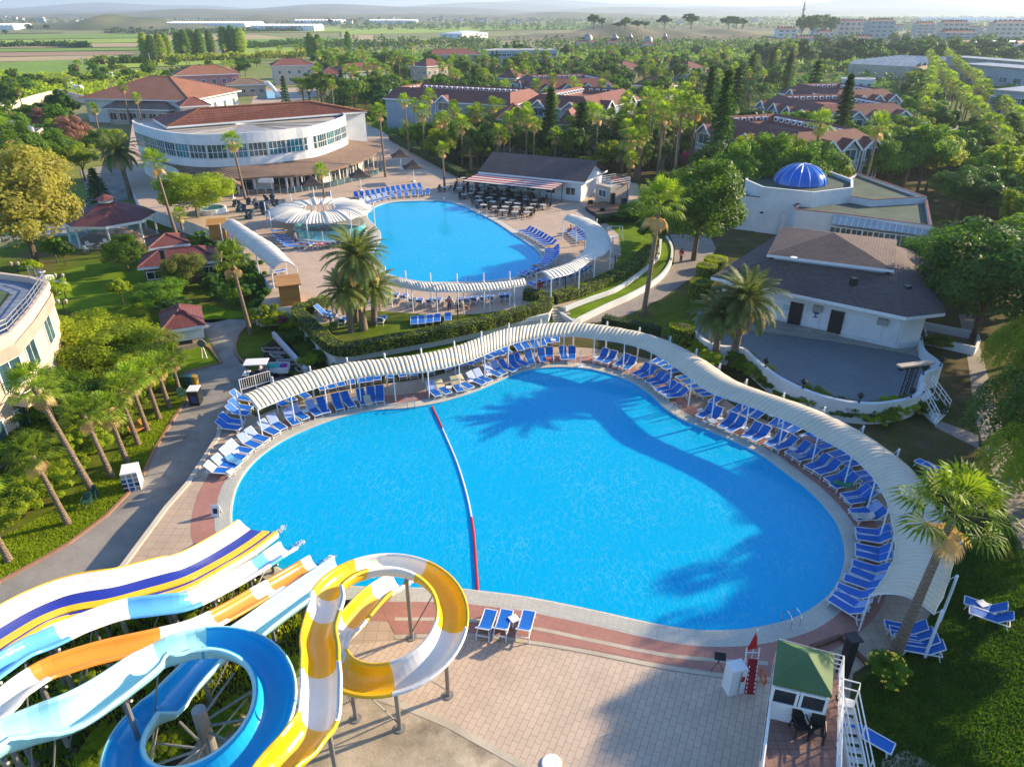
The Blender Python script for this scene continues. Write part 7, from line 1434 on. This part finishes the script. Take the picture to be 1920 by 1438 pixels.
scatter([(1340,300),(1345,240),(1420,280),(1560,300),(1640,310),(1720,330),(1640,345),(1580,325),(1420,318),(1380,320)], 34, green, z=0, md=3.5)
scatter([(1690,190),(1722,130),(1722,200),(1762,285),(1780,340),(1720,345),(1650,290),(1700,240)], 40, green, md=3.6)
scatter([(1800,360),(1835,280),(1900,300),(1990,360),(1990,560),(1900,600),(1860,520),(1880,430),(1820,420)], 34, green, z=0, md=4)
scatter([(0,320),(0,215),(140,205),(180,215),(150,330),(60,420)], 18, green, md=3.6)
scatter([(-20,205),(-20,160),(150,150),(250,130),(300,150),(150,165),(60,185)], 34, [T_(1, 'broad', 'yel', (3, 5), (5, 8)), T_(1, 'broad', 'mid', (4, 7), (5, 8)), (.3, 'palm')], md=4)
scatter([(300,160),(440,155),(640,130),(600,112),(430,125),(260,125)], 40, [(1.5, 'palm'), T_(1, 'broad', 'yel', (4, 7), (5, 8)), T_(1, 'broad', 'mid', (4, 7), (5, 8))], md=4)
scatter([(1450,128),(1560,100),(1760,96),(1740,118),(1600,112),(1500,135)], 44, [(3, 'palm'), T_(1, 'broad', 'mid', (6, 9), (6, 9))], md=5)
scatter([(1430,100),(1560,84),(1900,84),(1900,100),(1750,100),(1600,104),(1460,112)], 46, [(1, 'palm'), T_(1, 'broad', 'mid', (7, 11), (8, 12)), T_(1, 'broad', 'dark', (7, 11), (8, 12))], md=6)
scatter([(1780,120),(1830,130),(1900,180),(1860,165)], 14, green, md=5)
for px, py, t0 in ((276,118,62),(290,119,66),(305,118,64),(318,116,63),(340,112,60),(352,112,57),(366,110,56),(380,110,55),(398,108,56),(425,106,50),(440,106,48),(455,106,52),(585,112,62),(600,112,65),(655,105,60)):
    p, h = base_h(px, py, t0, L0); PEND.append((px, py, p, ('tree', 'poplar', rnd.choice(['yel', 'mid']), (h, h), (h * .42, h * .42))))
for i in range(44):
    px = 1430 + i * 11.5; Y = rnd.uniform(400, 470); p = YP(px, Y, L0); q_ = pxof(p); h = rnd.uniform(10, 15); PEND.append((q_[0], q_[1], p, ('tree', 'broad', rnd.choice(['mid', 'dark', 'dark']), (h, h), (11, 16)))); allp.append(p)
for px, t0, ww2 in ((1113,26,13),(1128,33,8),(1160,42,14),(1172,32,10),(1195,38,14),(1210,40,9),(1245,28,14),(1295,25,16),(1365,30,18),(1380,33,12),(1392,34,10),(1500,27,14),(1520,26,16),(1540,28,16),(1555,30,12)):
    p = YP(px, 770 + rnd.uniform(-20, 20), 10 if px < 1400 else L0); q_ = pxof(p); h = TZ(p, t0) - p.z; PEND.append((q_[0], q_[1], p, ('tree', 'broad', 'dark', (h, h), (ww2 * 1.1, ww2 * 1.1))))
for px, py, t0 in ((500,55,48),(285,58,50),(325,60,52),(90,60,46),(12,68,56),(58,62,45),(248,60,50),(620,50,36),(1520,62,28),(1540,62,26)):
    p, h = base_h(px, py, t0, L0); PEND.append((px, py, p, ('tree', 'broad', 'far' if py < 60 else 'dark', (h, h), (h * 1.1, h * 1.1))))
# palm avenues
for nm, a, e, n in (('row beside the road', (84, 126), (224, 423), 46), ('outer row', (98, 141), (234, 423), 44), ('short row left of the road', (97.6, 178), (185, 341), 22)):
    a, e = Ve((*a, L0)), Ve((*e, L0))
    for k in range(n): p = a.lerp(e, k / (n - 1)); palm(p + Ve((rnd.gauss(0, .3), rnd.gauss(0, .3), 0)), rnd.uniform(7.4, 9), '%s fan palm from the near end in the avenue %s' % (nth(k), nm), 'fan', 2.1, 'palms of the long avenue'); allp.append(p)
# give every pending plant its label by the landmark it stands near
cnt = {}; PEND.sort(key=lambda q: q[0]); npalm = ntree = 0
ADJ = {'mid': 'mid green', 'dark': 'dark green', 'yel': 'yellow green', 'pine': 'umbrella shaped', 'lime': 'bright green', 'far': 'hazy blue green'}
for px, py, p, q in PEND:
    lm = min(LANDM, key=lambda l: (l[1] - px) ** 2 + ((l[2] - py) * 3) ** 2)[0]
    if q[0] in ('palm', 'date'):
        d = q[0] == 'date'; k = cnt.get((lm, d), 0); cnt[(lm, d)] = k + 1
        if npalm > 285: continue
        npalm += 1; palm(p, rnd.uniform(3.5, 6.5) if d else rnd.uniform(6.5, 11), '%s %s palm from the left around %s' % (nth(k), 'date' if d else 'fan', lm), 'date' if d else 'fan', rnd.uniform(1.7, 2.3), 'date palms in the grounds' if d else 'fan palms in the grounds')
    else:
        _, kd, mt, hh, ww2 = q; k = cnt.get((lm, mt, kd), 0); cnt[(lm, mt, kd)] = k + 1; h = rnd.uniform(*hh); w2 = rnd.uniform(*ww2); nm = {'poplar': 'poplar', 'conifer': 'conifer', 'pine': 'pine'}.get(kd, 'leafy tree')
        tree(p, h, w2, kd, mt, '%s %s %s from the left around %s' % (nth(k), ADJ[mt] if kd != 'conifer' else 'dark narrow', nm, lm), {'poplar': 'poplars by the fields', 'conifer': 'conifers in the grounds', 'pine': 'pines in the grounds'}.get(kd, 'leafy trees in the grounds'), nm.replace(' ', '_'))
# lawns among the hotels (dark green floor under the trees)
struct('lawn', MB().flat(GG([(600,215),(640,110),(1560,108),(1740,112),(1990,330),(1990,420),(1750,330),(1400,330),(1260,380),(1140,340),(872,348),(790,300),(700,230)], L0 + .04)), m_grass)
struct('lawn', MB().flat(GG([(1130,412),(1205,404),(1238,450),(1233,478),(1210,500),(1185,522),(1150,543),(1100,560),(1062,566),(1100,535),(1150,505),(1165,470),(1160,440)], L2 + .01)), m_grass2)
struct('road', MB().flat([Ve(q + (L0 + .07,)) for q in ((88,140),(92,137),(215,415),(207,415),(120,222))]), m_road)
# fields
FC = {'field_green': (.20, .33, .02), 'field_bright': (.32, .44, .03), 'field_straw': (.50, .38, .18), 'field_brown': (.38, .25, .13), 'field_olive': (.22, .24, .06)}
FM = {k: M(k, c, tuple(x * .8 for x in c), .95, sc=.03, dirt=.2) for k, c in FC.items()}
FLD = [((-20,150),(230,128),(150,112),(-20,118),'field_green'), ((-20,117),(250,110),(210,104),(-20,108),'field_straw'), ((230,128),(420,120),(400,108),(180,106),'field_bright'), ((-20,107),(260,103),(230,97),(-20,99),'field_brown'), ((-20,98),(270,94),(250,90),(-20,92),'field_green'), ((-20,84),(270,80),(280,72),(-20,76),'field_bright'),
 ((-20,91),(272,88),(268,81),(-20,84.5),'field_straw'), ((270,78),(560,74),(480,66),(270,70),'field_straw'), ((-20,75),(280,71),(290,64),(-20,66),'field_green'), ((420,104),(640,100),(620,88),(430,92),'field_bright'), ((460,88),(700,84),(690,70),(470,74),'field_green'), ((640,84),(860,76),(870,64),(640,66),'field_straw'), ((640,66),(900,60),(900,50),(640,54),'field_bright'), ((700,76),(850,74),(830,62),(700,64),'field_olive'), ((280,63),(640,60),(640,52),(300,56),'field_bright'), ((900,58),(1110,54),(1100,48),(900,50),'field_green'), ((-20,64),(120,62),(110,52),(-20,54),'field_olive')]
for i, f in enumerate(FLD): struct('field', MB().flat(GG(f[:4], L0 + .25 + .03 * i)), FM[f[4]])
# field hedgerows: a far mass of shrubs
def mass(name, pts, n, s, z, mat, zmax):
    b = MB(); q = [G(x, y, z) for x, y in pts]
    for _ in range(n):
        f = rnd.random() * (len(q) - 1); i = min(int(f), len(q) - 2); c = q[i].lerp(q[i + 1], f - i); c = c + Ve((rnd.gauss(0, s * 1.2), rnd.gauss(0, s * 1.2), 0)); h = rnd.random() * zmax * (.6 + .4 * sin(f * 9) ** 2)
        leaf(b, c + Ve((0, 0, h)), rv() + Ve((0, 0, .5)), s * rnd.uniform(.6, 1.4), .8)
    struct(name, b, mat, kind='stuff')
mass('hedgerow_shrubbery', [(-20,90),(90,88),(150,90),(165,90)], 2600, 1.6, L0, LM['dark'], 5); mass('hedgerow_shrubbery', [(170,122),(300,118),(450,112),(640,104)], 5200, 1.6, L0, LM['lime'], 4.5); mass('hedgerow_shrubbery', [(200,62),(330,66),(420,62),(560,60)], 2400, 2.6, L0, LM['far'], 7)
mass('hedgerow_shrubbery', [(460,92),(560,84),(700,88),(900,78)], 4200, 1.8, L0, LM['dark'], 5)
# low hills close to the fields
def hill(name, px, py, w_, dpt, h, mat, seed=1, nx=60, ny=16):
    c = G(px, py, L0); b = MB(); V = []
    for j in range(ny + 1):
        for i in range(nx + 1):
            u, v = -1 + 2 * i / nx, -1 + 2 * j / ny; e = max(0, 1 - u * u) ** 1.2 * max(0, 1 - v * v) ** .8; k = .75 + .25 * sin(u * 7 + seed) + .12 * sin(u * 17 + v * 3 + seed * 2)
            V.append((c.x + u * w_, c.y + dpt * (v + 1), L0 - .3 + h * e * k))
    b.add(V, [(j * (nx + 1) + i, j * (nx + 1) + i + 1, (j + 1) * (nx + 1) + i + 1, (j + 1) * (nx + 1) + i) for j in range(ny) for i in range(nx)]); struct(name, b, mat, True)
m_hill = M('dry_hill', (.26, .19, .10), (.15, .15, .05), .95, sc=.03, dirt=.25, third=(.08, .10, .03)); m_hillg = M('green_hill', (.12, .14, .045), (.20, .17, .08), .95, sc=.015, dirt=.25, third=(.06, .09, .03)); m_mt = M('far_mountain', (.10, .12, .06), (.20, .17, .11), .95, sc=.004, lo=.4, hi=.6, dirt=.2, third=(.05, .075, .035))
hill('hills', 1240, 78, 170, 90, 15, m_hill, 3); hill('hills', 1450, 60, 200, 120, 8, m_hill, 5); hill('hills', 120, 58, 190, 160, 20, m_hillg, 1); hill('hills', 480, 44, 420, 250, 16, m_hillg, 2)
hill('hills', 980, 40, 900, 600, 22, m_hillg, 6); hill('hills', 300, 36, 1400, 600, 30, m_hillg, 8)
for px, py, w_, dp, h, sd in ((500,30,3000,1500,60,1), (1500,29,2600,1400,50,4), (1000,26,5200,2500,95,2), (1750,27,2200,1400,110,7), (150,26,3200,1800,90,9), (1250,24.5,6000,2600,140,3)): hill('mountains', px, py, w_, dp, h, m_mt, sd, 120, 20)
# far greenhouses, factory, towns
m_ghw = M('greenhouse_film', (.80, .80, .78), (.66, .67, .68), .4, dirt=.1)
def greenhouse(label, px0, px1, y, dp, n, h=9):
    a, e = G(px0, y, L0), G(px1, y, L0); r = thing('greenhouse', label, 'greenhouse', a.lerp(e, .5), 'far greenhouses'); t = (e - a) / n; nr = Ve((-t.y, t.x, 0)).normalized() * dp; b = MB()
    for k in range(n):
        p, q = a + t * k, a + t * (k + 1); m = (p + q) / 2; ring0 = [p, p + Ve((0, 0, h * .6)), m + Ve((0, 0, h)), q + Ve((0, 0, h * .6)), q]; ring1 = [v + nr for v in ring0]; b.strip(ring1, ring0); b.add(ring0, [(4, 3, 2, 1, 0)])
    b.build('film_roof', m_ghw, r)
for l, x0, x1, y, dp, n in (('longest white greenhouse block beyond the hill', 222,460,53,110,40), ('white greenhouse block behind the poplars', 470,590,60,60,24), ('low white greenhouse at the western frame edge', -20,27,58,50,6), ('greenhouse strip on the first ridge', 265,365,32,60,14), ('grey white greenhouse near the factory', 690,780,46,60,16), ('greenhouse strip by the blue hedges', 550,640,46,60,14), ('pale greenhouse field on the far eastern plain', 1815,1925,42,260,14)): greenhouse(l, x0, x1, y, dp, n)
house('factory', 'long white two storey factory beyond the hotels', 'factory', G(912, 95, 7), G(1044, 94, 7), 16, L0, 7, .5, m_pblue, m_metal, None, 14, [.6, 3.8], 2.4, 1.4, .2)
h_ = house('greenhouse_ruin', 'white broken greenhouse shell in the fields', 'greenhouse', G(866, 64, 4), G(915, 62, 4), 30, L0, 4, 2, m_white, m_ghw, None, 5, [.5], 2, 2, .1)
# glasshouse by the avenue
a, e = G(1592, 120, 4.5), G(1716, 126, 4.5); r = thing('glasshouse', 'broad sawtooth glasshouse roof west of the avenue', 'glasshouse', a.lerp(e, .5)); t = e - a; nn = Ve((-t.y, t.x, 0)).normalized(); b = MB(); D = 62
for k in range(9):
    p0, p1 = a + nn * D * k / 9, e + nn * D * k / 9; q0, q1 = a + nn * D * (k + .8) / 9, e + nn * D * (k + .8) / 9; up = Ve((0, 0, 1.6)); b.add([p0, p1, q1 + up, q0 + up], [(0, 1, 2, 3)]); b.add([q0 + up, q1 + up, a.lerp(e, 1) + nn * D * (k + 1) / 9, a + nn * D * (k + 1) / 9], [(0, 1, 2, 3)])
b.build('sawtooth_roof', M('dusty_glass', (.60, .55, .45), (.45, .42, .36), .4, brick=(3, 40, .15), mort=(.3, .27, .22), off=0, dirt=.2), r); cb = [a, e, e + nn * D, a + nn * D]; MB().prism(atz(cb, 0), L0, 4.4).build('wall', m_tanw, r)
house('pump_house', 'low grey shed in front of the glasshouse', 'shed', G(1578, 148, 3), G(1640, 150, 3), 8, L0, 3, .4, m_white, m_metal, None, 4, [.5], 1.5, 1, .3)
# blocks of flats with solar tanks
def flats(label, x0, x1, yt, dp, st, wm, rm=m_tile, d0=None):
    Y = d0; zt = None; xa, xb = x0, x1; yn = (yt - CY) / F; Y *= 1.45; k = Y / (CP - yn * SP); z = CH - k * (SP + yn * CP); a, e = Ve(((xa - CX) / F * k, Y, z)), Ve(((xb - CX) / F * k, Y, z)); zb = L0
    r = thing('apartment_block', label, 'flats', (a.lerp(e, .5).x, Y, zb), 'blocks of flats'); c = rect(a, e, dp); MB().prism(c, zb, z).build('wall', wm, r); hip(r, c, z, z + 2, rm, .6)
    n = max(3, int((e - a).length / 5)); hs = (z - zb) / st
    windows(r, c[0], c[1], n, [zb + hs * (i + .3) for i in range(st)], (e - a).length / n * .6, hs * .5, m_gl)
    for i in range(min(10, n * 2)): p = c[0].lerp(c[1], (i + .5) / min(10, n * 2)) + Ve((0, dp * .5, z + 1.2)); p.z = z + 1.2; MB().box(p, (1.2, 1.2, 1.6)).build('water_tank', m_dark, r)
    return r
for l, x0, x1, yt, st, wm, d in (('cream flats with black roof tanks west of the taller ones', 1575,1628,42,4,m_cream,560), ('pale blue flats with red roof and tanks', 1633,1680,40,5,m_pblue,540), ('slender pale flats beside the trees', 1722,1755,46,5,m_pblue,560), ('peach flats with stepped balconies', 1770,1820,44,5,m_cream,520), ('blue grey flats in front of the peach ones', 1772,1835,62,4,m_pblue,470), ('long cream flats at the eastern frame edge', 1868,1960,44,5,m_cream,500),
 ('cream block half hidden behind palms', 1530,1560,74,2,m_cream,470), ('white villa with terrace above the palms', 1460,1495,56,3,m_white,560), ('dark red roofed house between villas', 1495,1545,72,2,m_pink,500), ('white villa with flat balcony', 1535,1565,62,3,m_white,520), ('small peach house before the glasshouse', 1685,1735,82,2,m_cream,430), ('cream guest house by the avenue end', 1600,1640,72,3,m_cream,470)): flats(l, x0, x1, yt, 12, st, wm, m_tile, d)
for k in range(12):
    x0 = 1795 + 17 * k; a, e = G(x0, 84, 3.5), G(x0 + 15, 84.5, 3.5); house('row_house', '%s gabled white row house east of the avenue' % nth(k), 'row house', a, e, 12, L0, 3.5, 2.6, m_white if k != 2 else m_redm, m_wpaint if k % 2 else m_tile, 'gabled row houses', 1, [.5], 2, 1.6, .2, sides=False, gable=True)
# terraced glass hotel at the east edge
r = thing('glass_hotel', 'stepped blue glass hotel cut by the eastern frame edge', 'hotel', G(1900, 215, L0))
for k, (x0, y0, x1, zt, dp) in enumerate(((1865,172,2050,9,16), (1800,122,2050,8,14), (1775,108,2050,8,10))):
    a, e = G(x0, y0, zt), G(x1, y0 + (x1 - x0) * .08, zt); c = rect(a, e, dp); MB().prism(c, L0, zt).build('wall', m_pblue, r); MB().prism(offset([Ve((p.x, p.y, 0)) for p in ccw(c)], .5), zt + .01, zt + .5).build('roof_slab', m_steel, r); windows(r, c[0], c[1], 9, [.2, 3.2, 6.0][:2 + (k == 0)], 3.4, 1.9, m_glt)
# domed bathhouse group, minaret
def dome_house(label, px0, px1, y, rd, cone=False):
    a, e = G(px0, y, 4.5), G(px1, y, 4.5); r = house('domed_house', label, 'bathhouse', a, e, 16, L0, 4.5, 1.6, m_cream, m_tile, 'domed pavilions', 5, [.5], 1.8, 1.8, .6); c = (a + e) / 2 + Ve((0, 8, 0)); c.z = 5.8
    pr_ = [(rd, -1), (rd, 1)] + ([(rd * 1.1, 1), (rd * .5, 3), (.1, 5.5)] if cone else [(rd * cos(t), 1 + rd * sin(t)) for t in [pi / 2 * k / 6 for k in range(1, 7)]][:-1] + [(.1, 1 + rd)]); MB().lathe(c, pr_, 16).build('dome', m_steel, r, True)
dome_house('red roofed pavilion with round grey dome', 1083, 1125, 80, 3.6); dome_house('red roofed pavilion with pointed cone roof', 1140, 1170, 80, 3.4, True); dome_house('second cone roofed pavilion', 1172, 1196, 79, 2.6, True); dome_house('eastern pavilion with round grey dome', 1205, 1232, 84, 3.2); dome_house('small pavilion with blue pointed roof', 1242, 1258, 78, 2.2, True)
k = 800; yb = G(1500, 62, L0); p = Ve((yb.x, yb.y, L0)); zt = TZ(p, 2); mn = thing('minaret', 'tall pale stone minaret with balcony ring', 'minaret', p); MB().lathe(p, [(3, 0), (2.2, 6), (1.7, zt * .55), (1.5, zt * .72)], 12).build('shaft', m_tanw, mn, True); MB().lathe(p + Ve((0, 0, zt * .72)), [(1.5, 0), (2.4, 1), (2.4, 2)], 12).build('balcony', m_tanw, mn); MB().lathe(p + Ve((0, 0, zt * .72 + 2)), [(1.2, 0), (1.2, zt * .16), (.1, zt * .28)], 12).build('spire', m_steel, mn)
# far town specks: many small pale houses
rnd.seed(4)
for i in range(99):
    px = rnd.choice([rnd.uniform(0, 260), rnd.uniform(640, 1000), rnd.uniform(640, 1000), rnd.uniform(500, 1500)]) if i < 60 else rnd.uniform(1430, 1920); py = rnd.uniform(33, 46) if i < 60 else rnd.uniform(48, 74); p = G(px, py, L0); d_ = MB(); w_ = rnd.uniform(8, 16); d_.box((p.x, p.y, L0), (w_, 10, rnd.uniform(4, 10)), 0, 0); d_.box((p.x, p.y, d_.v[-1][2]), (w_ + 1, 11, 1.4), 0, 1)
    single('distant_house', d_, [rnd.choice([m_white, m_cream, m_pblue]), rnd.choice([m_tile, m_tile2, m_steel])], '%s tiny pale house counted across the far plain' % nth(i), 'house', 'houses of the far town')
# far woods
def wood(x0, x1, y0, y1, n, s, nm='forest', mt='far', h0=4, h1=9):
    b = MB()
    for _ in range(n):
        c = G(rnd.uniform(x0, x1), rnd.uniform(y0, y1), L0); h = rnd.uniform(h0, h1)
        for _ in range(16): leaf(b, c + Ve((rnd.gauss(0, s), rnd.gauss(0, s), h * rnd.random())), rv() + Ve((0, 0, .6)), s * rnd.uniform(.7, 1.5), .9)
    struct(nm, b, LM[mt], kind='stuff')
wood(640, 1900, 44, 58, 900, 2.2); wood(-20, 700, 38, 50, 420, 2.4); wood(500, 1920, 34, 42, 800, 3.4); wood(560, 1500, 84, 104, 420, 1.8); wood(1560, 1920, 60, 96, 300, 1.8)
wood(620, 1740, 102, 132, 900, 1.5, 'shrubbery', 'mid', 2, 5); wood(600, 1740, 130, 190, 900, 1.1, 'shrubbery', 'dark', 1.5, 3.5); wood(700, 1360, 190, 262, 700, .9, 'shrubbery', 'mid', 1, 2.6); wood(1080, 1560, 84, 104, 600, 1.8, 'shrubbery', 'mid', 2, 6); wood(1740, 1920, 100, 190, 420, 1.4, 'shrubbery', 'mid', 2, 5); wood(-20, 320, 140, 190, 320, 1.2, 'shrubbery', 'yel', 1, 3)
# poles
for k, (x, y, t0, l) in enumerate(((160,140,108,'at the service yard'), (285,132,100,'before the poplar row'), (177,145,122,'short one beside the yard'), (967,112,62,'above the fan palms'), (1000,112,62,'beside the white factory'), (1315,118,75,'at the grassy mound'), (1345,112,72,'between mound and minaret'), (1190,95,62,'by the cone roofed pavilion'))):
    p, h = base_h(x, y, t0, L0); MB_ = MB().tube([p, p + Ve((0, 0, h))], .18, 5).beam(p + Ve((-1.4, 0, h - .6)), p + Ve((1.4, 0, h - .6)), .15, .15); single('utility_pole', MB_, m_steel, 'pale utility pole ' + l, 'pole', 'utility poles')
# trees off the right edge that shade the lawn and the pool rim
for k, (x, y, h, w_) in enumerate(((34,30,12,11),(39,38,12,11),(44,47,12,12),(48,57,11,11),(31,22,12,11),(52,66,11,11))): tree(Ve((x, y, 0)), h, w_, 'hi', 'mid', '%s tall leafy tree from the south beyond the shaded lawn' % nth(k), 'trees east of the lawn')
# haze
hz = MB().box((0, 7000, -3), (19000, 15000, 165)); ho = struct('haze', hz, None or bpy.data.materials.new('haze_air'), kind='stuff')
hm = bpy.data.materials['haze_air']; hm.use_nodes = True; t = hm.node_tree; t.nodes.clear(); out = t.nodes.new('ShaderNodeOutputMaterial'); pv = t.nodes.new('ShaderNodeVolumePrincipled'); pv.inputs['Color'].default_value = (.72, .86, 1, 1); pv.inputs['Density'].default_value = .00016; pv.inputs['Anisotropy'].default_value = .3; t.links.new(pv.outputs[0], out.inputs['Volume'])
